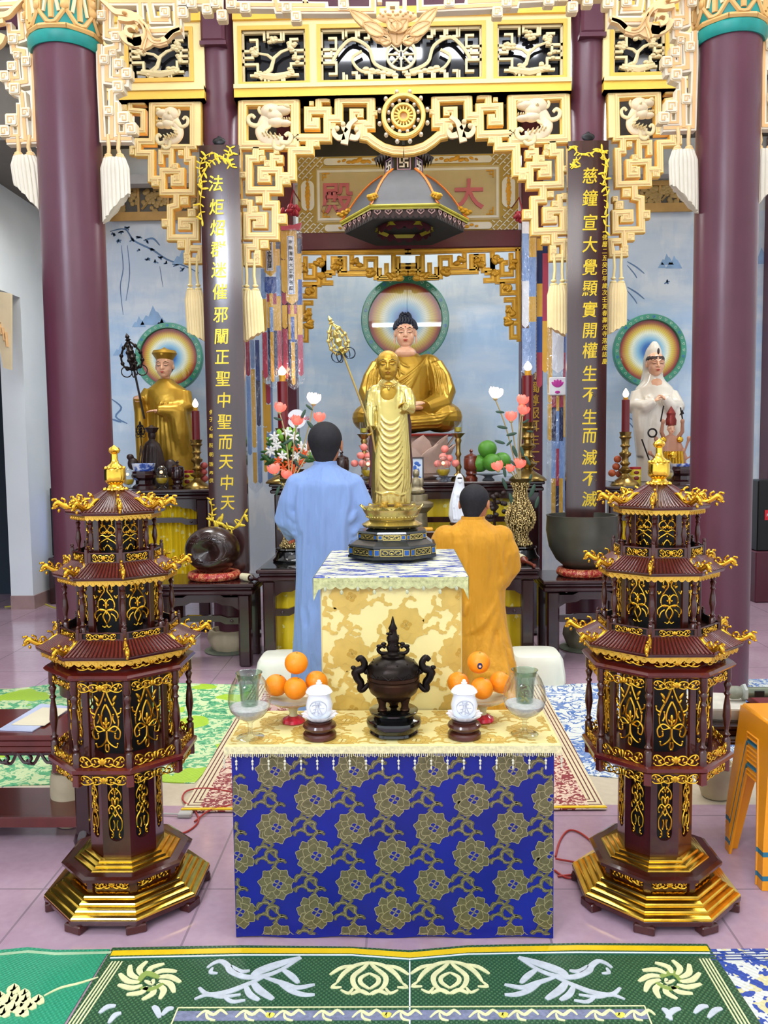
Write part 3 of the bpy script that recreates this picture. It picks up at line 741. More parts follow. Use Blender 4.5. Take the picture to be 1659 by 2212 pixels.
L=[((857,104),(857,62),34),((840,92),(800,72),30),((875,92),(915,72),30),((830,84),(785,58),26),((885,84),(930,58),26),((820,76),(756,28),24),((895,76),(944,24),24),((845,98),(820,88),24),((870,98),(895,88),24),((857,80),(838,52),24),((857,80),(880,52),24)]
for i,(p,q,w) in enumerate(L): a=mo(*p);c=mo(*q); petal(b,a[0],a[1],c[0],c[1],w*so,y-.004*(i%5)-(.02 if i>8 else 0))
a=mo(857,78);c=mo(857,56); petal(b,a[0],a[1],c[0],c[1],26*so,y-.035)
c=mo(857,44); b.ell((c[0],y,c[1]),(44*so,.03,14*so),0,16,8)
for k in range(14): p=mo(822+5.4*k,42+5*sin(k*2.2)); b.ell((p[0],y-.03,p[1]),(3*so,.006,3*so),1,8,5)
foff(b,xl).obj('lotus',[FOL,MATS['foliage_groove']],t,40,label='large tan lotus flower in relief')
# --- plaster tassels ---
def tassel(c0,c1,w,y,label,big,slant):
    """c0 top centre (x,z), c1 bottom; two joined bundles with knots"""
    x0,z0=c0;x1,z1=c1; H=z0-z1
    t=thing('plaster_tassel',label,'tassel',(x0,y,z1))
    b=B(); n=108
    hk=.2 if big else .30   # cord share
    for k in(-1,1):
        xx=k*w*.24
        b.tube([(xx*1.0,0,H*1.12),(xx*.8,-.01,H*(1-hk*.5)),(xx*1.0,0,H*(1-hk))],[.016*w/.2]*3,8,0)
        b.ell((xx,0,H*(1-hk*.98)),(w*.16,w*.16,w*.09),0,12,8); b.ell((xx,0,H*(1-hk*1.15)),(w*.21,w*.17,w*.1),0,12,8)
    b.obj('cord_knot',[mat('tan_cord_plaster','#DDB880',.55,0,.06,8) if big else FM[1]],t,50)
    b=B(); n=108; zt=H*(1-hk*1.2); V=[];Fs=[]; R=10
    dx=x1-x0
    for j in range(R+1):
        u=j/R; wid=w*(.40+.12*min(1,u*5)) ; zz=zt*(1-u)
        for k in range(n):
            a=2*pi*k/n; rr=1.06-.16*(1-abs(sin(a*9)))**2
            bot=slant*w*.85*cos(a)*(u**4)
            lobe=1+.1*abs(cos(a))
            V.append((cos(a)*wid*rr*lobe+dx*u,sin(a)*wid*.55*rr,zz+bot+ (0.005*sin(a*10) if j==R else 0)))
    for j in range(R):
        for k in range(n): Fs.append((j*n+k,j*n+(k+1)%n,(j+1)*n+(k+1)%n,(j+1)*n+k))
    Fs+=[tuple(range(n)),tuple(range(R*n,R*n+n))[::-1]]
    b.add(V,Fs,0); b.obj('fringe',[CREAM2 if big else mat('cream_fringe','#F1D9A0',.55,0,.06,(8))],t,50)
def tz(px0,py0,px1,py1,wpx,Y,label,big,sl):
    a=W(px0,py0,Y);c=W(px1,py1,Y); wpm=(W(px0+100,py0,Y).x-a.x)/100
    tassel((a.x,a.z),(c.x,c.z),wpx*wpm,Y,label,big,sl)
tz(246,308,252,450,52,YO,'big white plaster tassel hanging at the right side of the left thick column',True,.7)
tz(52,308,66,432,54,YO,'big white plaster tassel hanging at the outer left edge beside the thick column',True,-.7)
tz(1476,292,1478,430,52,YO,'big white plaster tassel hanging at the left side of the right thick column',True,-.7)
tz(1652,292,1650,425,52,YO,'big white plaster tassel cut by the right edge of the photo',True,.7)
tz(418,570,426,728,36,YF,'slim cream tassel hanging just left of the left calligraphy board',False,-.35)
tz(541,572,548,728,40,YF,'slim cream tassel hanging just right of the left calligraphy board',False,.35)
tz(1206,560,1206,718,40,YF,'slim cream tassel hanging just left of the right calligraphy board',False,-.35)
tz(1334,555,1332,712,36,YF,'slim cream tassel hanging just right of the right calligraphy board',False,.35)
# dark back board high behind the arch
# ================= inner frame, name panel, canopy, boards, banners, tables =================
YI=8.3
def wx(px,py,Y): return W(px,py,Y).x
def wz(px,py,Y): return W(px,py,Y).z
def ppm(Y,px=870,py=700): return 100/(W(px+100,py,Y).x-W(px,py,Y).x)
# posts and lintel
for (a,c,l) in ((608,640,'left'),(1124,1170,'right')):
    t=thing('inner_post','narrow dark maroon post at the %s side of the central niche'%l,'post',((wx(a,700,YI)+wx(c,700,YI))/2,YI,0)); h=(wx(c,700,YI)-wx(a,700,YI))/2
    b=B(); b.cbox(-h,h,-.08,.12,0,CH-.005,.008); b.obj('shaft',MAROON2,t)
    if l=='right':
        tb=B(); s='至聖明三界獨尊眼耳生一文'; s='亞聖慈日明三界獨尊服耳生一文世'
        for i,ch in enumerate(s):
            p=W(1153,640+i*28,YI-.1); g=text_b(ch,.12,.003,.001); g0=B(); g0.push(T(p.x-t.location.x-.0,-.085,p.z)); g0._j(g,None); tb._j(g0,None)
        tb.obj('inscription',mat('dull_gold_letters','#B08A2E',.4,.3),t)
        b=B(); b.cbox(-h+.04,h+.14,-.082,-.0805+.0,.3,wz(1150,470,YI),.001)
z0=wz(870,540,YI); z1=wz(870,503,YI)
b=B(); b.cbox(wx(640,520,YI),wx(1125,520,YI),YI-.06,YI+.1,z0,z1,.008); tag(b.obj('lintel',MAROON2),'dark maroon lintel between the name panel and the gilt fretwork','lintel')
zt=wz(870,335,YI); 
# dark board above
b=B(); b.box(wx(640,320,YI),wx(1125,320,YI),YI,YI+.1,zt,CH); tag(b.obj('upper_board',mat('near_black_wood','#17120F',.5,0,.2)),'near black board over the name panel','board')
# name panel
pf=lambda x,y:(lambda w:(w.x,w.z))(W(x,y,YI-.02))
PXc=W(880,420,YI).x
t=thing('name_panel','ochre and beige hall name panel with two pink characters behind the hanging canopy','sign',(PXc,YI-.02,0))
def PL(b): o=B(); o.v=[(x-PXc,y-(YI-.02),z) for x,y,z in b.v]; o.f=b.f;o.mi=b.mi; return o
b=B(); q=[pf(642,345),pf(1120,330)]; X0,X1=q[0][0],q[1][0]; Z1=wz(880,337,YI); Z0=wz(880,504,YI)
b.box(X0,X1,YI-.02,YI,Z0,Z1); PL(b).obj('board',mat('ochre_panel','#AD9444',.45,0,.08,6),t)
b=B(); sx=X1-X0; sz=Z1-Z0
u=lambda a,c:(X0+a*sx,Z0+c*sz)
def rect(b,a0,c0,a1,c1,y,m=0): p=u(a0,c0);q=u(a1,c1); b.box(p[0],q[0],y,y+.004,p[1],q[1],m)
rect(b,.085,.15,.915,.85,YI-.026); PL(b).obj('field',mat('beige_panel_field','#B9AC84',.5,0,.05),t)
b=B(); yy=YI-.031
b.ribbon([u(.095,.19),u(.905,.19),u(.905,.81),u(.095,.81)],.022,yy,yy+.006,0,closed=True)
def cart(a0,c0,a1,c1):
    p=u(a0,c0);q=u(a1,c1); h=(q[1]-p[1])/2; w_=(q[0]-p[0])/2; r=min(h,w_); cx,cz=(p[0]+q[0])/2,(p[1]+q[1])/2
    P=[(cx+(w_-r)*(1 if cos(t_)>0 else -1)+r*cos(t_),cz+(h-r)*(1 if sin(t_)>0 else -1)+r*sin(t_)) for t_ in [2*pi*(k+.5)/24 for k in range(24)]]
    b.prism(P,yy,yy+.006,0)
for v in (.03,.885):
    cart(.12,v,.44,v+.09); cart(.56,v,.88,v+.09)
cart(.015,.3,.075,.7); cart(.925,.3,.985,.7)
PL(b).obj('white_cartouches',mat('pale_white_paint','#D9DBD4',.5,0,.04),t,0)
b=B(); yy=YI-.034
for (a0,c0,a1,c1) in ((.012,.02,.11,.27),(.89,.02,.988,.27),(.012,.73,.11,.98),(.89,.73,.988,.98)):
    p=u(a0,c0);q=u(a1,c1); st=.035; k=0; x=p[0]
    nx=int((q[0]-p[0])/st); nz=int((q[1]-p[1])/st)
    for i in range(nx+1):
        for j in range(nz+1):
            if (a0>.5 and i<nx//2+0 and (j>nz//2)==(c0<.5)) or (a0<.5 and i>nx//2 and (j>nz//2)==(c0<.5)): continue
            X=p[0]+i*st; Z=p[1]+j*st; d=st*.5
            if (i+j)%2: b.ribbon([(X-d,Z-d),(X+d,Z+d)],.008,yy,yy+.004)
            else: b.ribbon([(X-d,Z+d),(X,Z),(X+d*.4,Z+d*.4)],.008,yy,yy+.004)
PL(b).obj('lattice_corners',MATS['pale_white_paint'],t,0)
b=B(); rnd=random.Random(4)
for (a,c,hor) in ((.28,.93,1),(.72,.93,1),(.045,.5,0),(.955,.5,0),(.28,.07,1),(.72,.07,1)):
    for k in range(9):
        o=(k-4)/4*.09; p=u(a+(o if hor else 0),c+(0 if hor else o*2.2)); s_=1-abs(k-4)/6
        b.ell((p[0],yy-.002,p[1]+(.01*sin(k*2) if hor else 0)),((.03 if hor else .018)*s_+.008,.004,(.016 if hor else .03)*s_+.006),0,8,6,rot=(0,rnd.uniform(-.6,.6),0))
for (a,c,sa,sc) in ((.115,.25,1,1),(.885,.25,-1,1),(.115,.75,1,-1),(.885,.75,-1,-1)):
    p=u(a,c); L_=.045
    b.ribbon([(p[0],p[1]+sc*L_),(p[0],p[1]-sc*L_*.5),(p[0]+sa*L_*1.5,p[1]-sc*L_*.5)],.012,yy,yy+.004)
    b.ribbon([(p[0]+sa*L_*.7,p[1]-sc*L_*.5),(p[0]+sa*L_*.7,p[1]+sc*L_*.3),(p[0],p[1]+sc*L_*.3)],.01,yy,yy+.004)
PL(b).obj('gold_florals',mat('gold_paint','#C08F22',.4,.2,.1),t)
PINK=mat('pink_paint','#BC6470',.5,0,.06)
for ch,px,py,s_ in (('殿',728,428,66),('大',1013,418,62)):
    w=W(px,py,YI-.05); g=text_b(ch,s_/ppm(YI)*1.05,.008,.006); o=B(); o.push(T(w.x,YI-.035,w.z)); o._j(g,None); PL(o).obj('character',PINK,t,0)
# gilt fretwork under lintel (stepped arch)
OG=mat('ochre_gilt','#C08F22',.38,.35,.15,20)
Yg=YI-.0; gf=lambda x,y:(lambda w:(w.x,w.z))(W(x,y,Yg)); XG=wx(882,640,Yg); gs=1/ppm(Yg)
t=thing('gilt_fretwork','ochre gilt stepped fretwork framing the top of the central niche','fretwork',(XG,Yg,0))
def gl(b): o=B(); o.v=[(x-XG,y-Yg,z) for x,y,z in b.v]; o.f=b.f;o.mi=b.mi; return o
def gfr(b,P,w=11,dy=0,w_=0): w=max(w,10.5); P=[gf(*p) for p in P]; b.ribbon(P,w*gs,Yg-.03+dy,Yg+.01,0,False,w*gs/2); b.ribbon(P,w*gs*.35,Yg-.036+dy,Yg-.028+dy,1)
b=B()
gfr(b,[(640,545),(882,545)],12); gfr(b,[(646,545),(646,740)],10)
for P in ([(660,560),(660,600),(680,600),(680,575),(672,575)],[(700,556),(700,590),(720,590),(720,560),(745,560),(745,585),(732,585)],[(760,555),(760,580),(790,580),(790,560),(812,560),(812,600),(835,600),(835,575)],[(850,555),(850,585),(882,585)],[(820,585),(820,602),(860,602),(860,560)],
  [(655,615),(690,615),(690,595),(712,595)],[(655,640),(680,640),(680,620)],[(672,655),(655,655),(655,690),(668,690),(668,672)],[(646,705),(662,705),(662,735),(650,735)],[(700,570),(700,612),(715,612)],[(865,575),(882,575)],[(735,560),(735,592),(790,592)]): gfr(b,P,8,.004)
rnd=random.Random(2)
for (x,y_) in ((690,566),(770,568),(800,590),(845,592),(668,628),(662,680),(670,700),(728,574),(868,598),(700,602),(655,580)):
    for k in range(4): p=gf(x+rnd.uniform(-7,7),y_+rnd.uniform(-7,7)); b.ell((p[0],Yg-.02,p[1]),(9*gs,.03,6*gs),0,8,6,rot=(0,rnd.uniform(-1,1),0))
gl(mirror(b,XG)).obj('carving',[OG,mat('ochre_gilt_light','#D9AC3E',.38,.3)],t,40)
# ---------------- hanging canopy ----------------
YC=7.5; cx=wx(873,440,YC); sc=1/ppm(YC)
t=thing('canopy_lantern','dark grey bell-shaped hexagonal canopy with heart valance hanging before the name panel','canopy',(cx,YC,0))
zr=wz(873,478,YC); ztop=wz(873,364,YC-.2); R=137*sc*1.0
n=6; ph=0; HR=ztop-zr
prof=[(R*1.0,0),(R*.95,.06*HR),(R*.90,.16*HR),(R*.83,.32*HR),(R*.74,.5*HR),(R*.63,.68*HR),(R*.50,.85*HR),(R*.34,HR)]
b=B(); b.push(T(0,0,zr)); b.lathe(prof,n,ph=ph,cap=False); b.lathe([(p[0]-.012,p[1]-.012) for p in prof],n,ph=ph,cap=False); b.pop(); b.obj('roof',mat('dark_grey_cloth','#484A50',.6,0,.1,9),t,20)
b=B()
for k in range(n):
    a=ph+k*2*pi/n; P=[(p[0]*cos(a),p[0]*sin(a),zr+p[1]+.008) for p in prof]; b.tube(P,.010,6,0)
    if k%1==0:
        p=prof[2]; 
b.obj('ridge_piping',mat('orange_gold_piping','#D0762A',.45,.2),t)
b=B()
for k in range(n):
    a=ph+k*2*pi/n
    for q in range(6): b.ell(((R*.84+.02*q)*cos(a),(R*.84+.02*q)*sin(a),zr+.09-.008*q+.02*(q%2)),(.028,.028,.02),0,7,5)
b.obj('corner_ornaments',mat('gold_flower','#C99B2B',.4,.4),t)
b=B(); b.lathe([(R*1.0,zr-.012),(R*1.015,zr),(R*1.0,zr+.012)],n,ph=ph,cap=False); b.lathe([(R*.99,zr-.03),(R*.99,zr-.012),(R*1.01,zr-.012)],n,ph=ph,cap=False); b.obj('rim',mat('dull_yellow_trim','#A8A02A',.5),t,20)
b=B(); rv=R*.95
def oct_side(r,k,n=8,ph=pi/8): # end points of a side
    a0=ph+k*2*pi/n; a1=a0+2*pi/n; return Vector((r*cos(a0),r*sin(a0))),Vector((r*cos(a1),r*sin(a1)))
for k in range(n):
    p,q=oct_side(rv,k,6,0); m_=11
    V=[];Fs=[]
    for j in range(m_*4+1):
        u_=j/(m_*4); s_=p.lerp(q,u_); drop=.075+.022*abs(sin(u_*m_*pi)); V+=[(s_.x,s_.y,zr-.01),(s_.x*.985,s_.y*.985,zr-drop)]
    for j in range(m_*4): Fs.append((2*j,2*j+1,2*j+3,2*j+2))
    b.add(V,Fs)
b.obj('valance',mat('brown_valance','#3A2620',.6,0,.2,20),t,0)
b=B()
for k in range(n):
    p,q=oct_side(rv*1.005,k,6,0); 
    d=(q-p).normalized(); nn=Vector((d.y,-d.x))
    for j in range(6):
        c=p.lerp(q,(j+.5)/6)
        P=[]
        for i in range(15):
            tt=2*pi*i/14; X=.022*1.0*(sin(tt)**3)*1.25; Z=.018*(13*cos(tt)-5*cos(2*tt)-2*cos(3*tt)-cos(4*tt))/13
            P.append((c.x+d.x*X+nn.x*.004,c.y+d.y*X+nn.y*.004,zr-.045+Z))
        b.tube(P,.0045,5,0); b.ell((c.x+nn.x*.004,c.y+nn.y*.004,zr-.04),.006,0,6,4)
b.obj('heart_lace',mat('pinkish_lace','#C4A09A',.6),t)
b=B(); b.lathe([(R*.93,zr-.02),(R*.93,zr-.10),(R*.5,zr-.06),(.02,zr-.05)],n,ph=ph,cap=False); b.lathe([(R*.46,zr-.09),(R*.44,zr-.06),(R*.5,zr-.055)],n,ph=ph,cap=False,m=1); b.obj('underside',[mat('black_brown_lining','#171310',.7,0,0),MATS['dull_yellow_trim']],t,20)
b=B(); N=48; V=[];Fs=[]
for j in range(N+1):
    a=2*pi*j/N; rr=R*.42; V+=[(rr*cos(a),rr*sin(a),zr-.06),(rr*cos(a),rr*sin(a),zr-.10-.03*abs(sin(a*8)))]
for j in range(N): Fs.append((2*j,2*j+1,2*j+3,2*j+2))
b.add(V,Fs); b.obj('inner_valance',mat('dark_red_cloth','#4A0F1C',.7),t,0)
# neck drum with white swastika symbols and top serrated eave
b=B(); zt_=ztop; b.lathe([(R*.30,zt_-.01),(R*.30,zt_+.13)],n,ph=ph); b.obj('neck_drum',mat('black_lacquer','#0E0A0A',.3,0,0),t,20)
b=B()
for k in range(n):
    p,q=oct_side(R*.305,k,6,0); d=(q-p).normalized(); c=(p+q)/2
    M_=Matrix(((d.x,-d.y*-1,0,c.x),(d.y,d.x*-1*-1,0,c.y),(0,0,1,zt_+.06),(0,0,0,1)))
    ang=math.atan2(d.y,d.x)
    b.push(T(c.x,c.y,zt_+.065)@Rz(ang)); s_=.033
    for P in ([(-s_,s_),(-s_,0),(s_,0),(s_,-s_)],[(s_,s_),(0,s_),(0,-s_),(-s_,-s_)]): b.ribbon([(x,z) for x,z in P],.013,-.006,0,0,False,.006)
    b.pop()
    b.push(T(c.x,c.y,zt_+.065)@Rz(ang)); b.ribbon([(-.055,-.055),(.055,-.055),(.055,.055),(-.055,.055)],.008,-.004,0,1,closed=True); b.pop()
b.obj('symbol_panels',[mat('white_symbol','#E8E6E0',.5),mat('lilac_frame','#C2A4CC',.5)],t,0)
b=B(); V=[]
for k in range(n):
    p,q=oct_side(R*.46,k,6,0)
    for j in range(5):
        a_=p.lerp(q,j/5); c_=p.lerp(q,(j+1)/5); mm=(a_+c_)/2
        b.add([(a_.x,a_.y,zt_+.15),(c_.x,c_.y,zt_+.15),(mm.x*.96,mm.y*.96,zt_+.09)],[(0,1,2)])
b.lathe([(R*.30,zt_+.13),(R*.46,zt_+.14),(R*.47,zt_+.155),(R*.25,zt_+.2),(.02,zt_+.26)],n,ph=ph)
b.obj('upper_eave',mat('dark_brown_eave','#241611',.5),t,20)
b=B(); b.tube([(0,0,zt_+.24),(0,0,CH+.02)],.012,8); b.obj('hanging_rod',BLACK,t)
# ---------------- calligraphy boards ----------------
YBD=6.40; GOLDL=mat('gold_letters','#E3C234',.35,.35,.08,12)
def make_boardmat():
    m,nt,bs=new_mat('lacquered_board'); v,x,y,z=coords(nt); n=noise(nt,v,5,5,.6,sc=(8,1,.5))
    nt.links.new(ramp(nt,n,[(.3,rgb('#2A1416')),(.7,rgb('#452420'))]),bs.inputs['Base Color'])
    bs.inputs['Roughness'].default_value=.2; bs.inputs['Coat Weight'].default_value=1; bs.inputs['Coat Roughness'].default_value=.12; bs.inputs['Coat IOR'].default_value=1.5; return m
BOARD=make_boardmat()
def hanzi(txt,pts,Y,size,cond=1.0,bold=.0015,x0=0,yoff=0):
    o=B()
    for ch,(px,py) in zip(txt,pts):
        w=W(px,py,Y); g=text_b(ch,size,.003,bold,shear=.08,cond=cond); o.push(T(w.x-x0,yoff,w.z)); o._j(g,None); o.pop()
    return o
def twig(b,pts,Y,x0,seed,leaf=1.0,m=0):
    rnd=random.Random(seed); P=smooth_path(pts,5); W_=[W(p[0],p[1],Y) for p in P]
    b.tube([(w.x-x0,0,w.z) for w in W_],.004,5,m,flat=(1,.5,1))
    for i in range(0,len(P),2):
        w=W_[i]; a=rnd.uniform(0,2*pi)
        for s_ in(-1,1):
            a2=a+s_*1.1; L_=.03*leaf*rnd.uniform(.6,1.2); b.ell((w.x-x0+cos(a2)*L_*.7,-.001,w.z+sin(a2)*L_*.7),(L_*.8,.003,L_*.26),m,8,4,rot=(0,-a2,0))
for side,(px0,px1,pyt,pyb,txt,small) in enumerate(((436,521,312,1235,'法炬炤群迷催邪闡正聖中聖而天中天','佛子心暉阮明珠奉供'),(1226.5,1313.5,303,1228,'慈鐘宣大覺顯實開權生不生而滅不滅','佛曆二五癸巳年歲次壬寅春壽光寺落成誌慶'))):
    xa=wx(px0,560,YBD); xb=wx(px1,560,YBD); x0=(xa+xb)/2; hw=(xb-xa)/2; z1=wz((px0+px1)/2,pyt,YBD); z0=wz((px0+px1)/2,pyb,YBD)
    sgn='left' if side==0 else 'right'
    t=thing('calligraphy_board','tall dark lacquered couplet board with gold characters on the %s inner column'%sgn,'board',(x0,YBD,0))
    r=ICOL[side][1]
    b=B(); n=16; V=[];Fs=[]
    for j in range(n+1):
        a=(j/n-.5)*2; x=hw*a; V+=[(x,.010*(a*a)+.004,z0),(x,.010*a*a+.004,z1),(x,.05+.03*a*a*.5,z0),(x,.05+.03*a*a*.5,z1)]
    for j in range(n):
        o=4*j; Fs+=[(o,o+1,o+5,o+4),(o+2,o+6,o+7,o+3),(o+1,o+3,o+7,o+5),(o,o+4,o+6,o+2)]
    Fs+=[(0,2,3,1),(4*n,4*n+1,4*n+3,4*n+2)]
    b.add(V,Fs); b.obj('board',BOARD,t,30)
    if side==0: ys=[396,447,492,538,583,630,680,727,771,818,864,911,955,998,1042,1086]; xs=[466+ (y-396)*.0375 for y in ys]
    else: ys=[379,427,480,528,577,623,668,714,757,806,853,900,941,988,1034,1078]; xs=[1275-(y-379)*.002 for y in ys]
    hanzi(txt,list(zip(xs,ys)),YBD,36/ppm(YBD),.92,.0012,x0,.002).obj('inscription',GOLDL,t,0)
    if side==0:
        ys2=[890,906,925,942,962,982,1003,1022,1038]; xs2=[456]*9; s2=11
    else:
        ys2=[512+i*14.9 for i in range(19)]; xs2=[1307-.0*i for i in range(19)]; s2=13
    hanzi(small,list(zip(xs2,ys2)),YBD,s2/ppm(YBD),.9,.0002,x0,.012).obj('small_inscription',GOLDL,t,0)
    b=B()
    ox=0 if side==0 else 0
    if side==0:
        twig(b,[(500,330),(485,345),(462,330),(440,340),(430,365),(436,400),(432,440),(437,480)],YBD,x0,1); twig(b,[(470,340),(455,350),(440,372),(428,400)],YBD,x0,2); twig(b,[(497,320),(490,345),(500,360)],YBD,x0,3)
        twig(b,[(455,1080),(458,1110),(452,1125)],YBD,x0,4); twig(b,[(462,1125),(480,1130),(500,1145),(515,1130),(528,1110)],YBD,x0,5,1.4)
    else:
        twig(b,[(1238,315),(1250,330),(1275,330),(1298,322),(1308,345),(1306,380),(1312,420),(1310,460),(1309,500)],YBD,x0,6); twig(b,[(1250,345),(1238,355),(1243,362)],YBD,x0,7); twig(b,[(1300,330),(1312,360),(1304,400)],YBD,x0,8)
    o=b.obj('gilt_branches',GOLDL,t,40); o.location=(0,.004,0)
    b=B(); b.ell((0,.02,z1+.03),(.05,.01,.03)); b.tube([(0,.03,z1),(0,.03,z1+.07)],.012,6); b.obj('hook',BLACK,t)
# ---------------- hanging banners ----------------
BC={'y':mat('yellow_satin','#D9A83A',.45,0,.1,6,sheen=.3),'b':mat('blue_satin','#2A4E94',.45,0,.15,6,sheen=.3),'l':mat('light_blue_satin','#7D9CCB',.45,0,.1,6,sheen=.3),'r':mat('red_satin','#A83A50',.45,0,.12,6,sheen=.3),'w':mat('white_satin','#E6E6E8',.5,0,.04),'n':mat('navy_satin','#1B2B55',.45,0,.1)}
def make_plastic():
    m=bpy.data.materials.new('clear_plastic_sleeve'); m.use_nodes=True; nt=m.node_tree; nt.nodes.clear(); E.nt=nt
    out=nt.nodes.new('ShaderNodeOutputMaterial'); tr=nt.nodes.new('ShaderNodeBsdfTransparent'); gl_=nt.nodes.new('ShaderNodeBsdfGlossy'); mixs=nt.nodes.new('ShaderNodeMixShader')
    tr.inputs[0].default_value=(.93,.95,.97,1); gl_.inputs[0].default_value=(1,1,1,1); gl_.inputs['Roughness'].default_value=.12
    v,x,y,z=coords(nt); n=noise(nt,v,14,3,.6,sc=(1,1,.6)); bp=nt.nodes.new('ShaderNodeBump'); bp.inputs['Strength'].default_value=1; bp.inputs['Distance'].default_value=.03; nt.links.new(n.k,bp.inputs['Height']); nt.links.new(bp.outputs[0],gl_.inputs['Normal'])
    mixs.inputs[0].default_value=.08; nt.links.new(tr.outputs[0],mixs.inputs[1]); nt.links.new(gl_.outputs[0],mixs.inputs[2]); nt.links.new(mixs.outputs[0],out.inputs[0]); MATS['plastic']=m; return m
PLAST=make_plastic()
PKEYS=list('yblrwn')
def banner(pxc,pyt,pyb,wpx,Y,label,cols,txt=None,plastic=True,panel=None,top='r',rot=0):
    """cols: list of (u0,u1,[(colour, v0, v1), ...]) columns; v measured 0 top .. 1 bottom"""
    c=W(pxc,pyt,Y); e=W(pxc,pyb,Y); H=c.z-e.z; w=wpx/ppm(Y)
    t=thing('hanging_banner',label,'banner',(c.x,Y,e.z),rot)
    b=B(); k=0
    for (u0,u1,seg,dy) in cols:
        for (co,v0,v1) in seg:
            xa=(u0-.5)*w; xb=(u1-.5)*w; za=H*(1-v0); zb=H*(1-v1); xm=(xa+xb)/2; pt=min(.04,(xb-xa)*.5)
            b.prism([(xa,za),(xb,za),(xb,zb+pt),(xm,zb),(xa,zb+pt)][::-1],-.004-dy,.0-dy,PKEYS.index(co)); dy+=.0006
    b.obj('fabric_strips',[BC[k_] for k_ in PKEYS],t,0)
    if txt:
        u0,u1,v0,v1=panel; xa=(u0-.5)*w; xb=(u1-.5)*w; za=H*(1-v0); zb=H*(1-v1); b=B()
        b.box(xa,xb,-.020,-.018,zb,za); q=.008; b.ribbon([(xa+q,zb+q),(xb-q,zb+q),(xb-q,za-q),(xa+q,za-q)],.004,-.0215,-.0195,1,closed=True)
        b.obj('text_panel',[BC['w'],BC['b']],t,0)
        o=B(); n=len(txt)
        for i,ch in enumerate(txt): o.push(T((xa+xb)/2,-.022,za-.025-(za-zb-.05)*(i+.5)/n)); o._j(text_b(ch,(xb-xa)*.62,.001,.0006),None); o.pop()
        o.obj('text',mat('dark_ink','#1A2230',.6,0,0),t,0)
    if top: b=B(); b.prism([(-w*.45,H-.01),(w*.45,H-.01),(w*.55,H+.05),(w*.1,H+.03),(-w*.5,H+.045)],-.03,.02); b.obj('top_cloth',BC[top],t,0)
    if plastic:
        b=B(); n=10; V=[];Fs=[]; rows=14; rnd=random.Random(int(pxc))
        for s_,yo in ((1,-.035),(1,.03)):
            o=len(V)
            for j in range(rows+1):
                for i in range(n+1):
                    u_=i/n-.5; z=H*(1-j/rows)-(.07*(1-abs(u_)*2) if j==rows else 0)-.02*(j==rows)
                    V.append((u_*w*1.12,yo*(1-(2*u_)**2*.9)+.006*sin(i*2.3+j*1.7+s_),z))
            for j in range(rows):
                for i in range(n): a=o+j*(n+1)+i; Fs.append((a,a+1,a+n+2,a+n+1))
        b.add(V,Fs); b.obj('plastic_sleeve',PLAST,t,70)
    return t
side=lambda s:s
banner(628,496,820,44,7.15,'yellow, blue and red banner in plastic with white text strip, beside the left niche post',
  [(.0,.25,[('y',0,.2),('y',.2,.42),('r',.42,.5),('y',.5,.66),('r',.66,1)],.0),(.75,1,[('n',.06,.2),('y',.16,.36),('b',.33,.52),('y',.5,.72),('r',.70,.98)],.0),(.2,.8,[('y',.0,.5)],.006),(.3,.48,[('r',.5,.58),('y',.56,.75),('n',.73,1)],.004),(.55,.72,[('r',.5,.58),('y',.56,.75),('n',.73,1)],.004),(.42,.6,[('y',.5,.6),('b',.58,.76),('y',.75,1.04)],.009)],
  '南無清淨大海眾菩薩',panel=(.32,.66,.045,.43))
banner(583,520,818,42,7.12,'yellow and blue banner in plastic right of the slim cream tassel on the left',
  [(.0,.25,[('y',0,.2),('l',.2,.42),('y',.42,.66),('r',.66,1)],.0),(.78,1,[('n',.0,.1),('y',.06,.2),('l',.18,.42),('y',.4,.67),('r',.65,.98)],.0),(.2,.8,[('y',.0,.26),('b',.26,.40)],.006),(.28,.46,[('r',.38,.46),('y',.44,.65),('n',.63,.98)],.004),(.6,.78,[('r',.38,.48),('y',.46,.67),('n',.65,.98)],.004),(.42,.6,[('y',.38,.5),('l',.48,.68),('y',.66,1.03)],.009)],
  '南無文殊師利菩薩',panel=(.3,.66,.0,.22),top=None)
banner(545,735,1045,30,7.3,'narrow blue, red and yellow banner in plastic below the slim cream tassel on the left',
  [(.0,.3,[('r',0,.25),('l',.25,.8)],0),(.7,1,[('b',0,.3),('n',.28,.6),('l',.6,1)],0),(.35,.65,[('l',0,.2),('y',.2,.75),('y',.78,1)],.006)],top=None)
banner(577,800,1045,22,7.45,'thin ochre and orange banner hanging behind the plastic sleeved banners on the left',
  [(.0,.35,[('y',0,.5),('y',.5,.9)],0),(.35,.8,[('w',0,.1),('r',.12,.3),('y',.3,.55),('l',.55,1)],.004),(.8,1,[('l',0,1)],0)],plastic=False,top=None)
banner(1143,470,810,30,7.2,'folded pale blue banner in plastic nearest the central niche on the right',
  [(.0,.5,[('w',0,.15),('l',.1,.5),('w',.4,.7),('l',.7,1)],0),(.5,1,[('y',.05,.3),('l',.25,.55),('y',.5,.7),('l',.66,1)],.004)],top='r')
banner(1172,515,838,24,7.3,'narrow blue, yellow and maroon banner just left of the slim cream tassel on the right',
  [(.0,.5,[('y',0,.1),('n',.08,.32),('y',.3,.55),('b',.52,.78),('r',.76,1)],0),(.5,1,[('n',0,.12),('r',.1,.6),('y',.55,.9)],.004)],plastic=False,top=None)
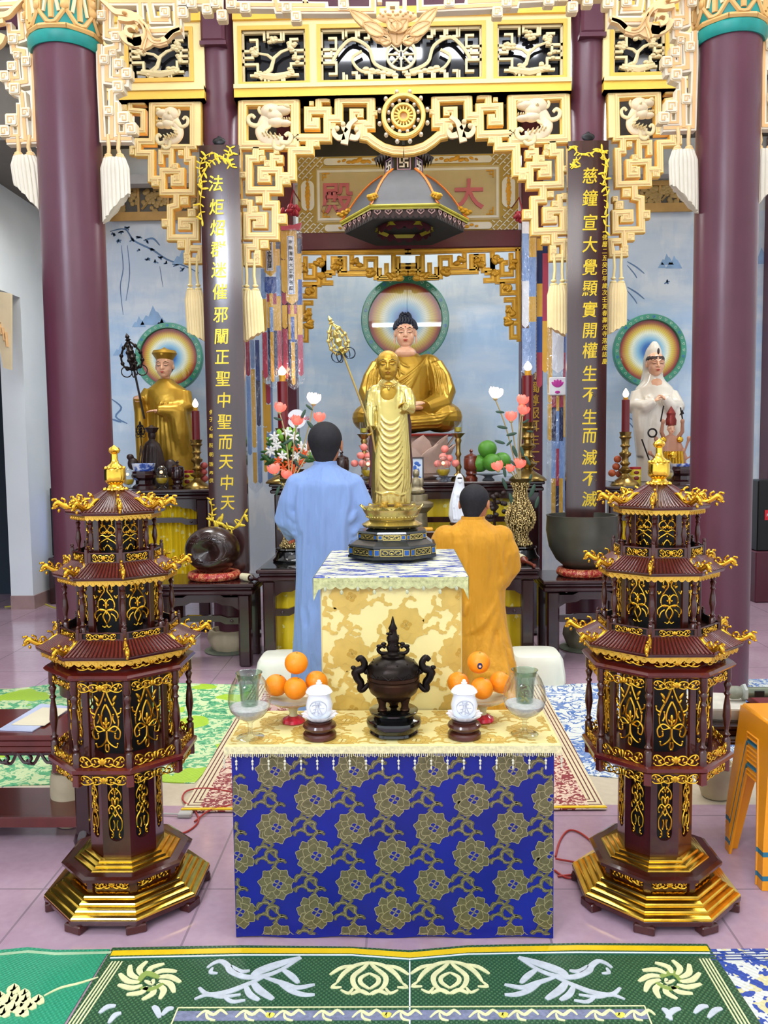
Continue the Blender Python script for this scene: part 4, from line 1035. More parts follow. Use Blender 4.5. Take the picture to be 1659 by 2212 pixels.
bt=banner(1205,700,1105,42,7.05,'long multicoloured banner with a pink lotus patch beside the right calligraphy board',
  [(.0,.22,[('y',.0,.42),('y',.42,.62)],0),(.78,1,[('b',0,.2),('r',.15,.3),('y',.28,.66),('l',.6,1)],0),(.2,.8,[('w',0,.26)],.005),(.2,.42,[('r',.36,.46),('n',.44,.64),('l',.62,.84),('y',.82,1.1)],.004),(.58,.8,[('r',.36,.46),('n',.44,.64),('l',.62,.84),('y',.82,1.1)],.004),(.42,.58,[('y',.34,.48),('l',.46,.7),('r',.66,.88),('n',.86,1.1)],.009)],top=None)
b=B(); zc=wz(1205,835,7.05)-bt.location.z
b.cbox(-.075,.06,-.04,-.015,zc-.075,zc+.075,.006,0)
for a in (-.9,-.45,0,.45,.9): b.ell((-.008+.03*sin(a),-.042,zc-.005+.03*cos(a)),(.014,.004,.034),1,8,6,rot=(0,a,0))
b.ell((-.008,-.042,zc-.05),(.022,.004,.012),1); b.obj('lotus_patch',[BC['w'],mat('magenta_print','#C03A9A',.5,0,0)],bt,0)
# red rosettes
for (px,py,l) in ((625,452,'left'),(1132,468,'right')):
    b=B(); w=W(px,py,7.4); rnd=random.Random(px)
    for k in range(14): b.ell((rnd.uniform(-.07,.07),rnd.uniform(-.03,.03),rnd.uniform(-.05,.04)),(.035,.02,.02),0,8,6,rot=(rnd.random()*3,rnd.random()*3,0))
    b.tube([(0,0,0),(.0,.3,.25),(0,.8,.3)],.006,5)
    tag(b.obj('ribbon_bow',mat('dark_red_ribbon','#8E1628',.5),loc=w),'crumpled dark red ribbon bow at the %s post of the niche'%l,'bow')
# ---------------- dark lacquered tables ----------------
def yellow_cloth():
    m,nt,bs=new_mat('yellow_flowered_cloth'); v,x,y,z=coords(nt)
    vo=nt.nodes.new('ShaderNodeTexVoronoi'); vo.inputs['Scale'].default_value=14; nt.links.new(v,vo.inputs['Vector']); d=E(vo.outputs['Distance'])
    n=noise(nt,v,70,2); k=(d+(n-.5)*.5)<.22
    n2=noise(nt,v,3,3,sc=(3,3,.3)); base=ramp(nt,n2,[(.3,rgb('#D9B915')),(.7,rgb('#EFD324'))])
    nt.links.new(mixc(nt,k*.75,base,rgb('#F3EFB0')),bs.inputs['Base Color']); bs.inputs['Roughness'].default_value=.4; bump(nt,bs,n2,.4,.02)
    return m
YCL=yellow_cloth()
GLASST=mat('black_glass_top','#10110F',.05,0,0,spec=.9)
def altar_table(name,label,px0,px1,pyf,Y0,Y1,leg=.09,stretch=None,lower=None,glass=False,cloth=None,thick=.07,foot=False,z=None):
    a=W(px0,pyf,Y0); c=W(px1,pyf,Y0); z=z or a.z*.5+c.z*.5; x0=(a.x+c.x)/2; hw=(c.x-a.x)/2; D=Y1-Y0
    t=thing(name,label,'table',(x0,Y0,0))
    b=B(); b.cbox(-hw,hw,0,D,z-.028,z,.008); b.cbox(-hw+.02,hw-.02,.02,D-.02,z-.05,z-.028,.006); b.cbox(-hw+.008,hw-.008,.008,D-.01,z-.085,z-.05,.01); b.obj('tabletop',DARK,t)
    if glass: b=B(); b.cbox(-hw+.03,hw-.03,.03,D-.05,z,z+.006,.002); b.obj('glass_top',GLASST,t)
    for sx in(-1,1):
        for sy in (0,1):
            b=B(); xx=sx*(hw-.04-leg/2); yy=.03+leg/2+sy*(D-.06-leg); b.cbox(xx-leg/2,xx+leg/2,yy-leg/2,yy+leg/2,0,z-.085,.012)
            if foot: b.cbox(xx-leg*.75,xx+leg*.75,yy-leg*.75,yy+leg*.75,0,.06,.02)
            b.obj('leg',DARK,t)
    b=B(); f0=.045; L_=hw-.04-leg
    ap=[(-L_,z-.085),(L_,z-.085),(L_,z-.20),(L_-.05,z-.17),(L_-.12,z-.165),(L_-.16,z-.145),(-L_+.16,z-.145),(-L_+.12,z-.165),(-L_+.05,z-.17),(-L_,z-.20)]
    b.prism(ap[::-1],f0,f0+.03); b.obj('apron',DARK,t)
    if stretch:
        b=B()
        for zz in stretch:
            b.prism([(-L_,zz),(-L_,zz+.05),(-L_+.09,zz+.05),(-L_+.13,zz+.065),(L_-.13,zz+.065),(L_-.09,zz+.05),(L_,zz+.05),(L_,zz),(L_-.1,zz+.0),(L_-.14,zz+.02),(-L_+.14,zz+.02),(-L_+.1,zz)][::-1],f0,f0+.035)
            b.ell((-L_+.05,f0-.003,zz+.025),(.012,.008,.012)); b.ell((L_-.05,f0-.003,zz+.025),(.012,.008,.012))
        b.obj('stretcher',DARK,t)
    if cloth:
        b=B(); (zc0,zc1,yc)=cloth; n=70; V=[];Fs=[]; Lc=L_+leg*.2
        for j in range(n+1):
            u_=j/n; x=-Lc+2*Lc*u_; V+=[(x,yc+.010*sin(j*1.3)+.006*sin(j*.47),zc1),(x,yc+.02*sin(j*1.3+.4)+.012*sin(j*.47),zc0)]
        for j in range(n): Fs.append((2*j,2*j+1,2*j+3,2*j+2))
        b.add(V,Fs); b.obj('cloth_curtain',YCL,t,60,label='yellow cloth with small white flowers')
    return t,z,x0,hw
TC,zTC,xTC,_=altar_table('altar_table','long low dark lacquered table with glass top in front of the central altar',552,1168,1229,5.85,6.72,stretch=(.40,),glass=True,cloth=(.03,.62,.16))
TL,zTL,xTL,_=altar_table('altar_table','low dark lacquered table under the carved wooden fish drum',322,549,1262,5.95,6.48,stretch=(.32,.52))
TR,zTR,xTR,_=altar_table('altar_table','low dark lacquered table under the big bronze singing bowl',1172,1400,1254,5.95,6.48,stretch=(.32,.52))
UC,zUC,xUC,_=altar_table('high_altar','tall dark lacquered central altar holding the flowers, candles and fruit',580,1178,1042,6.95,8.25,leg=.11,stretch=(.62,.95),cloth=(.05,1.22,.15),foot=True)
UL,zUL,xUL,_=altar_table('high_altar','tall dark lacquered side altar with yellow cloth behind the left pagoda lantern',262,455,1058,7.15,8.5,leg=.10,stretch=(.95,),cloth=(.25,1.18,.12))
UR,zUR,xUR,_=altar_table('high_altar','tall dark lacquered side altar with yellow cloth behind the right pagoda lantern',1308,1500,1050,7.15,8.5,leg=.10,stretch=(.95,),cloth=(.25,1.18,.12))
# ================= figures =================
from mathutils.bvhtree import BVHTree
BG=mat('statue_gold_paint','#B08A2C',.36,.6,.12,6); BG2=mat('statue_pale_gold','#C4B067',.26,.88,.12,9)
SKP=mat('painted_skin','#E3AE8B',.25,0,.04,6,coat=.3); SKINP=mat('human_skin','#B97A55',.5,0,.08,12,sss=.1)
INK=mat('painted_black','#12100F',.3,0,0); LIP=mat('painted_red_lips','#B5352E',.35,0,0)
def head_prims(b,c,h,ears='long',neck=.9):
    b.push(T(*c)@S(h))
    b.ell((0,.06,.12),(.37,.43,.38),0,20,14); b.ell((0,-.06,-.12),(.315,.32,.36),0,18,12); b.ell((0,-.17,-.36),(.16,.15,.12),0,12,8)
    for s_ in(-1,1):
        b.ell((s_*.15,-.21,-.14),(.13,.13,.15),0,12,8)
        b.tube([(s_*.05,-.365,.10),(s_*.15,-.375,.13),(s_*.27,-.27,.07)],.035,8)
        b.ell((s_*.145,-.325,.02),(.085,.045,.04),0,10,8)
        b.ell((s_*.055,-.40,-.12),(.035,.035,.03),0,8,6)
        if ears=='long': b.ell((s_*.37,.03,-.0),(.04,.08,.14),0,8,8); b.ell((s_*.375,.02,-.22),(.035,.05,.16),0,8,8)
        else: b.ell((s_*.37,.05,-.03),(.04,.08,.12),0,8,8)
    b.tube([(0,-.36,.10),(0,-.40,0),(0,-.455,-.12)],[.035,.04,.05],8); b.ell((0,-.44,-.13),(.05,.045,.04),0,8,6)
    b.ell((0,-.365,-.245),(.095,.04,.025),0,10,6); b.ell((0,-.35,-.29),(.07,.045,.028),0,10,6)
    if neck: b.tube([(0,.06,-.3),(0,.08,-.3-neck*.5)],[.19,.20],14)
    b.pop()
def face_paint(t,c,h,brow=INK,lip=LIP,rot=None,eyes=True):
    b=B(); b.push(T(*c)@S(h) if rot is None else T(*c)@rot@S(h))
    for s_ in(-1,1):
        b.tube([(s_*.055,-.405,.115),(s_*.15,-.405,.165),(s_*.28,-.295,.11)],[.008,.013,.005],6)
        b.tube([(s_*.065,-.362,.01),(s_*.145,-.378,-.005),(s_*.225,-.335,.02)],[.006,.012,.006],6)
    b.pop(); b.obj('painted_brows',brow,t)
    b=B(); b.push(T(*c)@S(h) if rot is None else T(*c)@rot@S(h)); b.ell((0,-.392,-.245),(.09,.02,.018),0,10,6); b.ell((0,-.378,-.283),(.06,.025,.018),0,10,6); b.pop(); b.obj('painted_lips',lip,t)
def bvh_of(me):
    return BVHTree.FromPolygons([v.co.copy() for v in me.vertices],[tuple(p.vertices) for p in me.polygons])
def drape(b,bv,P,r,n=5,d=(0,1,0),sink=.35,m=0):
    """ridge of cloth following the surface seen along d; P list of (x,z)"""
    pts=[];d=Vector(d); P=smooth_path(P,n)
    for (x,z) in P:
        o=Vector((x,0,z))-d*3; hit=bv.ray_cast(o,d)
        if hit[0] is not None: pts.append(hit[0]+d*r*sink)
    if len(pts)>2:
        k=len(pts); b.tube(pts,[r*(.35+.65*sin(pi*(i+.5)/k)) for i in range(k)],6,m)
def skirt(b,rings,n=32,m=0):
    """closed elliptical loft: (cx,cy,z,rx,ry)"""
    V=[];Fs=[]
    for (cx,cy,z,rx,ry) in rings:
        for k in range(n): a=2*pi*k/n; V.append((cx+rx*cos(a),cy+ry*sin(a),z))
    N=len(rings)
    for j in range(N-1):
        for k in range(n): Fs.append((j*n+k,j*n+(k+1)%n,(j+1)*n+(k+1)%n,(j+1)*n+k))
    Fs+=[tuple(range(n))[::-1],tuple(range((N-1)*n,N*n))]
    b.add(V,Fs,m)
def lotus_ring(b,R,z,H,n,out=.25,w=1.0,m=0,ph=0,thick=.006):
    """ring of cupped petals"""
    for k in range(n):
        a=2*pi*k/n+ph; b.push(T(0,0,z)@Rz(a)); pw=2*pi*R/n*.62*w; V=[];Fs=[]; U=6;Q=4
        for s_ in (0,1):
            for i in range(U+1):
                u_=i/U; wd_=pw*max(.03,sin(pi*min(1,.28+u_*.72))**.7)*(1 if u_<.98 else .1)
                for j in range(Q+1):
                    v_=(j/Q-.5)*2
                    rr=R+out*H*(u_**1.5)-s_*thick-.10*pw*v_*v_; zz=H*u_-.0*v_
                    V.append((rr,v_*wd_,zz))
        st=(U+1)*(Q+1)
        for s_ in(0,1):
            for i in range(U):
                for j in range(Q): a_=s_*st+i*(Q+1)+j; Fs.append((a_,a_+1,a_+Q+2,a_+Q+1) if s_ else (a_,a_+Q+1,a_+Q+2,a_+1))
        for i in range(U):
            for j in(0,Q): a_=i*(Q+1)+j; Fs.append((a_,a_+Q+1,a_+Q+1+st,a_+st))
        for j in range(Q): a_=U*(Q+1)+j; Fs.append((a_,a_+1,a_+1+st,a_+st))
        b.add(V,Fs,m); b.pop()
def hand_b(b,c,s,rot=None,curl_=.5,side=1,m=0):
    """hand of length s: palm + four bent fingers + thumb; fingers along +x of local frame, palm facing -z"""
    M_=T(*c)@(rot or Matrix.Identity(4))@S(s); b.push(M_)
    b.ell((.22,0,0),(.26,.2,.09),m,10,8)
    for i,(y,L_) in enumerate(((-.145,.40),(-.05,.47),(.05,.44),(.14,.34))):
        y*=side; a=0;p=Vector((.40,y,0)); pts=[p.copy()]
        for q in range(3):
            a+=curl_*(.5 if q==0 else .8); p=p+Vector((cos(a),0,-sin(a)))*L_*(.45,.32,.23)[q]; pts.append(p.copy())
        b.tube(pts,[.062,.058,.052,.04],7,m); b.ell(pts[-1],.042,m,6,5)
    b.tube([(.08,-.16*side,-.02),(.25,-.30*side,-.06),(.42,-.33*side,-.10)],[.08,.065,.045],7,m); b.ell((.42,-.33*side,-.10),.047,m,6,5)
    b.pop()
# ---------- halo ----------
def make_halomat():
    m,nt,bs=new_mat('halo_rainbow_glass'); v,x,y,z=coords(nt)
    r=E.op('SQRT',x*x+z*z); a=E.op('ARCTAN2',z,x); fr=fmod(a*(72/(2*pi)),1.0)
    c=ramp(nt,r/.84,[(0,rgb('#0E3480')),(.22,rgb('#1A66B4')),(.40,rgb('#86BEDA')),(.58,rgb('#DFE8D4')),(.72,rgb('#D4C04A')),(.85,rgb('#B47C1C')),(.93,rgb('#8E2A1C')),(1.0,rgb('#6E1812'))])
    c=mixc(nt,(ab(fr-.5)>.43)*.35,c,rgb('#4A4432'))
    nt.links.new(c,bs.inputs['Base Color']); bs.inputs['Roughness'].default_value=.35; bs.inputs['Coat Weight'].default_value=.8; bs.inputs['Coat Roughness'].default_value=.02; bs.inputs['Specular IOR Level'].default_value=.3
    return m
HALO=make_halomat(); HG=mat('halo_green_rim','#2F8468',.3,0,.15,9,coat=.5)
def halo(px,py,rpx,Y,label,tilt=0):
    w=W(px,py,Y); R=rpx/ppm(Y); t=thing('halo',label,'halo',(w.x,Y,w.z),tilt)
    b=B(); b.push(Rx(pi/2)@S(1)); b.lathe([(.001,.0),(.84,.0),(.84,.02/R),(.001,.02/R)],72); b.pop(); o=b.obj('disc',HALO,t,30); o.scale=(R,R,R)
    b=B(); b.push(Rx(pi/2)); b.lathe([(R*.83,-.02),(R,-.02),(R*1.0,.035),(R*.98,.05),(R*.85,.05),(R*.83,.035),(R*.83,-.02)],72,cap=False); b.pop(); b.obj('rim',HG,t,30)
    b=B(); n=int(28*(R/.4)+8)
    for k in range(n):
        a=2*pi*k/n; cc=(R*.915*cos(a),-.052,R*.915*sin(a)); s_=R*.035
        P=[]
        for i in range(13):
            tt=2*pi*i/12; X=s_*(sin(tt)**3); Z=s_*(13*cos(tt)-5*cos(2*tt)-2*cos(3*tt)-cos(4*tt))/16
            P.append((cc[0]+X*sin(a)+Z*cos(a),cc[1],cc[2]-X*cos(a)+Z*sin(a)))
        b.tube(P,R*.006,4,k%5==3)
    b.obj('heart_beads',[mat('pale_bead','#B8D4C0',.3),mat('blue_bead','#3468D8',.2)],t)
    return t
halo(875,692,95,8.62,'largest round rainbow halo with green rim behind the seated Buddha')
halo(366,772,74,8.75,'round rainbow halo with green rim behind the standing monk statue',.0)
halo(1402,758,78,8.75,'round rainbow halo with green rim behind the white robed statue',.0)
# ---------- seated Buddha ----------
YBU=7.72; pb=ppm(YBU); xb=wx(880,930,YBU); zb=wz(880,937,YBU)
t=thing('buddha_statue','large seated Buddha statue in gold robe with blue black curls on the central altar','statue',(xb,YBU,zb))
b=B()
for s_ in(-1,1):
    b.ell((s_*.31,-.02,.15),(.20,.26,.145),0,16,10); b.ell((s_*.19,.04,.635),(.125,.11,.10),0,14,10)
    b.tube([(s_*.235,.03,.62),(s_*.30,.0,.50),(s_*.335,-.03,.38),(s_*.30,-.14,.27),(s_*.16,-.27,.22)],[.105,.11,.115,.105,.07],14)
b.ell((0,-.14,.11),(.36,.22,.105),0,20,10); b.ell((0,.08,.2),(.30,.24,.2),0,18,12)
skirt(b,[(0,.06,.15,.26,.2),(0,.05,.35,.225,.175),(0,.04,.5,.24,.165),(0,.04,.62,.25,.15),(0,.05,.70,.16,.12),(0,.06,.745,.10,.09)],24)
base=remesh(b,.014,BG,smooth_it=2); bv=bvh_of(base)
for k in range(7): drape(b,bv,[(.19-.012*k,.715-.02*k),(.12-.02*k,.62-.045*k),(.0-.02*k,.52-.055*k),(-.12,.455-.045*k),(-.22,.46-.035*k)],.0135,sink=-.1)
for k in range(4): drape(b,bv,[(-.11-.03*k,.73-.015*k),(-.05-.03*k,.64-.05*k),(.02-.03*k,.60-.07*k)],.011,sink=-.1)
for s_ in(-1,1):
    for k in range(4): drape(b,bv,[(s_*(.20+.035*k),.68-.03*k),(s_*(.25+.03*k),.52),(s_*(.26+.035*k),.34)],.013,sink=-.1)
for k in range(5): drape(b,bv,[(-.46+.04*k,.20-.012*k),(-.28,.14-.027*k+.03),(-.1,.11-.025*k+.03),(.15,.12-.025*k+.03),(.30,.14-.027*k+.03),(.46-.04*k,.20-.012*k)],.012,sink=-.1)
me=remesh(b,.0065,BG,smooth_it=1); mobj('robed_body',me,t)
b=B(); hc=(-.01,-.0,.915); head_prims(b,hc,.265,'long',1.3); b.ell((-.01,-.01,.74),(.10,.09,.06)); mobj('head',remesh(b,.005,SKP,smooth_it=2),t,label='pale pink painted face')
face_paint(t,hc,.265)
b=B(); b.ell((hc[0],.028,hc[2]+.052),(.103,.117,.098),0,20,14); b.ell((hc[0],.03,hc[2]+.148),(.05,.05,.045),0,14,8)
rnd=random.Random(1)
for i in range(12):
    ph=i/11*pi*.5
    for k in range(max(1,int(26*cos(ph)))):
        a=2*pi*k/max(1,int(26*cos(ph)))+i*.3; x_,y_,z_=cos(ph)*cos(a),cos(ph)*sin(a),sin(ph)
        if y_<-.75 and z_<.35: continue
        b.ell((hc[0]+.106*x_,.028+.120*y_,hc[2]+.052+.101*z_),.0125,0,7,5)
for i in range(4):
    for k in range(8-i*2): a=2*pi*k/max(1,8-i*2); b.ell((hc[0]+.05*cos(a)*cos(i*.35),.03+.05*sin(a)*cos(i*.35),hc[2]+.155+.045*sin(i*.35)),.0125,0,7,5)
b.obj('curled_hair',mat('blue_black_hair','#1B2130',.5,0,.1),t)
b=B(); b.ell((hc[0],-.112,hc[2]+.05),.006,0,8,6); b.obj('forehead_mark',mat('red_mark','#C02A22',.4,0,0),t)
b=B(); hand_b(b,(-.14,-.34,.235),.21,Rx(-.1)@Rz(.1),.25,1); hand_b(b,(.15,-.35,.262),.21,Rz(pi-.1),.25,-1)
b.ell((-.02,-.20,.225),(.2,.1,.03)); mobj('hands',remesh(b,.005,SKP,smooth_it=2),t)
# lotus throne
zt2=zUC; t=thing('lotus_throne','pale pink stone lotus throne under the seated Buddha','pedestal',(xb,YBU,zt2)); H=zb-zt2
b=B(); b.lathe([(.26,0),(.30,.03),(.30,.06),(.27,.08),(.29,H*.6),(.32,H*.9),(.37,H*.955),(.36,H*.985)],40,sy=.85); 
b.push(S(1,.85,1)); lotus_ring(b,.30,H*.22,H*.74,10,.5,1.2,thick=.01); lotus_ring(b,.33,H*.14,H*.62,10,.55,1.15,ph=.31,thick=.01); b.pop()
b.obj('petals',mat('pale_pink_stone','#D8B9A6',.5,0,.12,7),t,50)
b=B(); b.push(S(1,.85,1)); b.lathe([(.43,H*.93),(.445,H*.965),(.43,H*.985)],40); b.pop(); b.obj('red_rim',mat('dark_red_rim','#8C2A22',.4),t)
# ---------- left standing monk statue ----------
YLS=8.1; pl=ppm(YLS); 
def LS(px,py,dy=0): w=W(px,py,YLS); return (w.x-xls,dy,w.z-zls)
xls=wx(365,1010,YLS); zls=zUL
t=thing('monk_statue','tall standing gold robed monk statue with gold crown hat on the left side altar','statue',(xls,YLS,zls))
q=LS(360,755); Ht=q[2]; xh=LS(357,800)[0]; sl=1/pl
b=B()
yz=lambda py: wz(360,py,YLS)-zls
skirt(b,[(LS(372,1000)[0],0,0,52*sl,34*sl),(LS(372,960)[0],0,yz(960),54*sl,34*sl),(LS(366,900)[0],0,yz(900),48*sl,32*sl),(LS(362,860)[0],0,yz(860),48*sl,30*sl),(LS(360,840)[0],0,yz(842),44*sl,26*sl),(LS(358,830)[0],0,yz(828),24*sl,20*sl),(xh,0,yz(818),14*sl,14*sl)],28)
b.tube([LS(325,845),LS(312,870,-.02),LS(307,885,-.08),LS(308,860,-.14)],[.07,.075,.06,.05],12)
b.tube([LS(398,848),LS(406,880,-.04),LS(385,890,-.14),LS(352,888,-.2)],[.07,.08,.07,.045],12)
skirt(b,[(LS(311,1000)[0],-.06,yz(1000),.05,.05),(LS(311,950)[0],-.07,yz(950),.06,.06),(LS(309,885)[0],-.08,yz(882),.06,.06)],12)
skirt(b,[(LS(398,990)[0],-.03,yz(985),.08,.10),(LS(396,950)[0],-.08,yz(940),.1,.1),(LS(390,890)[0],-.12,yz(888),.09,.08)],14)
base=remesh(b,.02,BG,smooth_it=2); bv=bvh_of(base)
for k in range(9): drape(b,bv,[LS(330+k*9,850+k*2)[::2],LS(333+k*8,900)[::2],LS(330+k*10,960)[::2],LS(326+k*12,1010)[::2]],.012)
for k in range(5): drape(b,bv,[LS(396-k*3,850)[::2],LS(404-k*5,880)[::2],LS(408-k*6,930)[::2],LS(402-k*5,980)[::2]],.011)
for k in range(4): drape(b,bv,[LS(340-k*5,842)[::2],LS(355,858+k*7)[::2],LS(385,846+k*8)[::2]],.010)
for k in range(3): drape(b,bv,[LS(305+k*5,890)[::2],LS(307+k*5,940)[::2],LS(306+k*5,985)[::2]],.01)
mobj('robed_body',remesh(b,.010,BG,smooth_it=2),t)
hh=52*sl; hc=(xh,-.02,yz(792)); b=B(); head_prims(b,hc,hh,'short',1.1); mobj('head',remesh(b,.005,SKP,smooth_it=2),t,label='pale painted face looking down'); face_paint(t,hc,hh)
b=B(); b.push(T(xh,-.01,0)); b.lathe([(16*sl,yz(782)),(19*sl,yz(776)),(27*sl,yz(764)),(24*sl,yz(758)),(14*sl,yz(757)),(3*sl,yz(752)),(.001,yz(750))],24); b.pop(); b.ell((xh,-.12,yz(768)),(.02,.01,.02)); b.obj('crown_hat',BG,t)
b=B(); b.ell((xh,.035,yz(790)),(18*sl,15*sl,18*sl)); b.obj('hair',INK,t)
b=B(); hand_b(b,LS(300,865,-.16),.12,Ry(-.4)@Rx(1.2),1.2,1); hand_b(b,LS(358,889,-.2),.15,Rz(pi),.2,1); mobj('hands',remesh(b,.005,SKP,smooth_it=1),t)
# his staff
def ring_staff(name,label,pA,pB,Y0,Y1,r,mt,head,top,rings=4,mt2=None):
    a=W(*pA,Y0); c=W(*pB,Y1); t=thing(name,label,'staff',tuple(a)); d=(c-a); 
    b=B(); b.tube([(0,0,0),tuple(d)],r,8); b.obj('shaft',mt,t)
    dn=d.normalized(); M_=Matrix.Translation(d)@dn.to_track_quat('Z','Y').to_matrix().to_4x4()
    b=B(); b.push(M_); H=head
    for k in range(4):
        a_=k*pi/2+pi/4*0; P=smooth_path([(0,0,0),(.24*H*cos(a_),.24*H*sin(a_),.12*H),(.30*H*cos(a_),.30*H*sin(a_),.40*H),(.17*H*cos(a_),.17*H*sin(a_),.68*H),(0,0,.86*H)],4)
        b.tube(P,r*.95,6)
        for q in range(3,len(P)-2,3): b.ell(P[q],r*2.0,0,8,6)
    b.lathe([(.001,0),(r*3,.02*H),(r*1.4,.07*H),(r*3.4,.16*H),(r*1.6,.22*H),(r*4,.36*H),(r*2.4,.45*H),(r*3.6,.55*H),(.001,.7*H)],12)
    b.lathe([(.001,.82*H),(r*3,.88*H),(r*1.3,.92*H),(r*2.2,.97*H),(.001,1.08*H)],10); b.pop(); b.obj('finial',mt,t)
    b=B(); b.push(M_)
    for k in range(rings):
        a_=k*2*pi/rings+.5; cx_,cy_,cz_=.22*H*cos(a_),.22*H*sin(a_),-.02*H; R=.15*H
        P=[(cx_+R*cos(q*2*pi/16)*cos(a_),cy_+R*cos(q*2*pi/16)*sin(a_),cz_+R*sin(q*2*pi/16)) for q in range(16)]
        b.tube(P,r*.55,5,closed=True)
    b.pop(); b.obj('rings',mt2 or mt,t)
    return t
IRON=mat('dark_iron','#241C1A',.4,.6,.1)
ring_staff('ringed_staff','thin dark staff with ringed head held by the left standing monk statue',(312,905),(290,800),YLS-.2,YLS-.2,.010,IRON,.33,0)
# ---------- right white robed statue ----------
YRS=8.1
xrs=wx(1413,1010,YRS); zrs=zUR
def RS(px,py,dy=0): w=W(px,py,YRS); return (w.x-xrs,dy,w.z-zrs)
yr=lambda py: wz(1413,py,YRS)-zrs
CER=mat('glazed_cream_ceramic','#DCD4C4',.16,0,.05,6,coat=.8)
t=thing('guanyin_statue','tall white glazed statue in hooded robe on the right side altar','statue',(xrs,YRS,zrs))
b=B()
skirt(b,[(RS(1414,1040)[0],0,0,38*sl,32*sl),(RS(1414,980)[0],0,yr(980),40*sl,30*sl),(RS(1413,900)[0],0,yr(900),44*sl,30*sl),(RS(1413,860)[0],0,yr(860),45*sl,29*sl),(RS(1413,838)[0],0,yr(838),40*sl,25*sl),(RS(1412,824)[0],.0,yr(822),24*sl,20*sl),(RS(1412,810)[0],.02,yr(805),17*sl,18*sl)],28)
hx=RS(1413,785)[0]
skirt(b,[(hx,.06,yr(830),27*sl,16*sl),(hx,.05,yr(800),21*sl,18*sl),(hx,.03,yr(775),21*sl,21*sl),(hx,.02,yr(755),16*sl,17*sl),(hx,.0,yr(743),9*sl,9*sl),(hx,.0,yr(737),4*sl,4*sl)],24)
b.tube([RS(1378,850),RS(1368,880,-.06),RS(1385,880,-.16),RS(1402,868,-.2)],[.07,.085,.065,.04],12)
b.tube([RS(1448,850),RS(1456,880,-.06),RS(1436,878,-.16),RS(1420,862,-.2)],[.07,.085,.065,.04],12)
skirt(b,[(RS(1382,1000)[0],-.05,yr(985),.05,.06),(RS(1378,940)[0],-.09,yr(930),.07,.08),(RS(1376,885)[0],-.09,yr(880),.08,.08)],12)
skirt(b,[(RS(1448,1000)[0],-.05,yr(985),.05,.06),(RS(1452,940)[0],-.09,yr(930),.07,.08),(RS(1450,885)[0],-.09,yr(880),.08,.08)],12)
base=remesh(b,.02,CER,smooth_it=2); bv=bvh_of(base)
for k in range(8): drape(b,bv,[RS(1392+k*6,890)[::2],RS(1388+k*7,940)[::2],RS(1384+k*9,1010)[::2]],.011)
for k in range(4):
    drape(b,bv,[RS(1390-k*4,838)[::2],RS(1400-k*4,870)[::2],RS(1388-k*6,900)[::2],RS(1376-k,950)[::2]],.012)
    drape(b,bv,[RS(1436+k*4,838)[::2],RS(1424+k*5,870)[::2],RS(1438+k*5,900)[::2],RS(1450+k,950)[::2]],.012)
for k in range(4): drape(b,bv,[RS(1395,900+k*18)[::2],RS(1413,918+k*19)[::2],RS(1434,900+k*18)[::2]],.010)
mobj('robed_body',remesh(b,.010,CER,smooth_it=2),t)
hh=52*sl; hc=(hx,-.045,yr(788)); b=B(); head_prims(b,hc,hh,'short',1.2); b.ell((hx,-.03,yr(832)),(.09,.08,.08)); mobj('head',remesh(b,.005,SKP,smooth_it=2),t,label='pale painted face'); face_paint(t,hc,hh)
b=B(); b.push(T(hx,-.03,yr(778))); b.ell((0,0,.0),(.088,.10,.06),0,14,8); b.pop(); b.ell((hx,-.13,yr(762)),(.012,.012,.03),0); b.obj('hair_band',mat('brown_hair_paint','#3A2A22',.4),t)
b=B(); hand_b(b,RS(1400,870,-.22),.11,Rz(.3)@Ry(-.9),.9,1); hand_b(b,RS(1422,866,-.22),.11,Rz(pi-.3)@Ry(-.9),.9,-1); mobj('hands',remesh(b,.004,SKP,smooth_it=1),t)
# ---------- front gilt standing statue ----------
YFS=3.40; ZP=1.15; xf=wx(847,1150,YFS); pf_=ppm(YFS,847,1000); sf=1/pf_
def FS(px,py,dy=0): w=W(px,py,YFS); return (w.x-xf,dy,w.z-ZP)
yf=lambda py: FS(847,py)[2]
fx=lambda px,py: FS(px,py)[0]
t=thing('gilt_monk_statue','bright gilt standing shaven monk statue in the middle on the lotus base','statue',(xf,YFS,ZP))
b=B()
skirt(b,[(fx(846,1070),0,yf(1088),42*sf,26*sf),(fx(845,1040),0,yf(1050),44*sf,28*sf),(fx(846,980),0,yf(980),43*sf,29*sf),(fx(846,920),0,yf(920),40*sf,28*sf),(fx(843,870),0,yf(870),38*sf,26*sf),(fx(842,840),0,yf(845),36*sf,23*sf),(fx(840,828),0,yf(830),26*sf,18*sf),(fx(838,820),0,yf(818),14*sf,13*sf)],28)
b.ell(FS(810,848),(15*sf,18*sf,17*sf)); b.ell(FS(872,848),(15*sf,18*sf,17*sf))
b.tube([FS(808,846),FS(801,875,.0),FS(800,905,-.02),FS(802,925,-.035)],[16*sf,16*sf,14*sf,11*sf],12)
b.tube([FS(874,846),FS(882,868,-.02),FS(884,884,-.05),FS(874,880,-.075)],[16*sf,17*sf,14*sf,10*sf],12)
base=remesh(b,.008,BG2,smooth_it=2); bv=bvh_of(base)
for k in range(11): # swagged folds
    y0=908+k*14; drape(b,bv,[FS(818-k*.4,y0-24)[::2],FS(829,y0)[::2],FS(845,y0+8)[::2],FS(861,y0-2)[::2],FS(874+k*.3,y0-32)[::2]],.0066)
for k in range(5): drape(b,bv,[FS(868+k*4,920)[::2],FS(872+k*4,980)[::2],FS(870+k*5,1040)[::2],FS(866+k*5,1066)[::2]],.005)
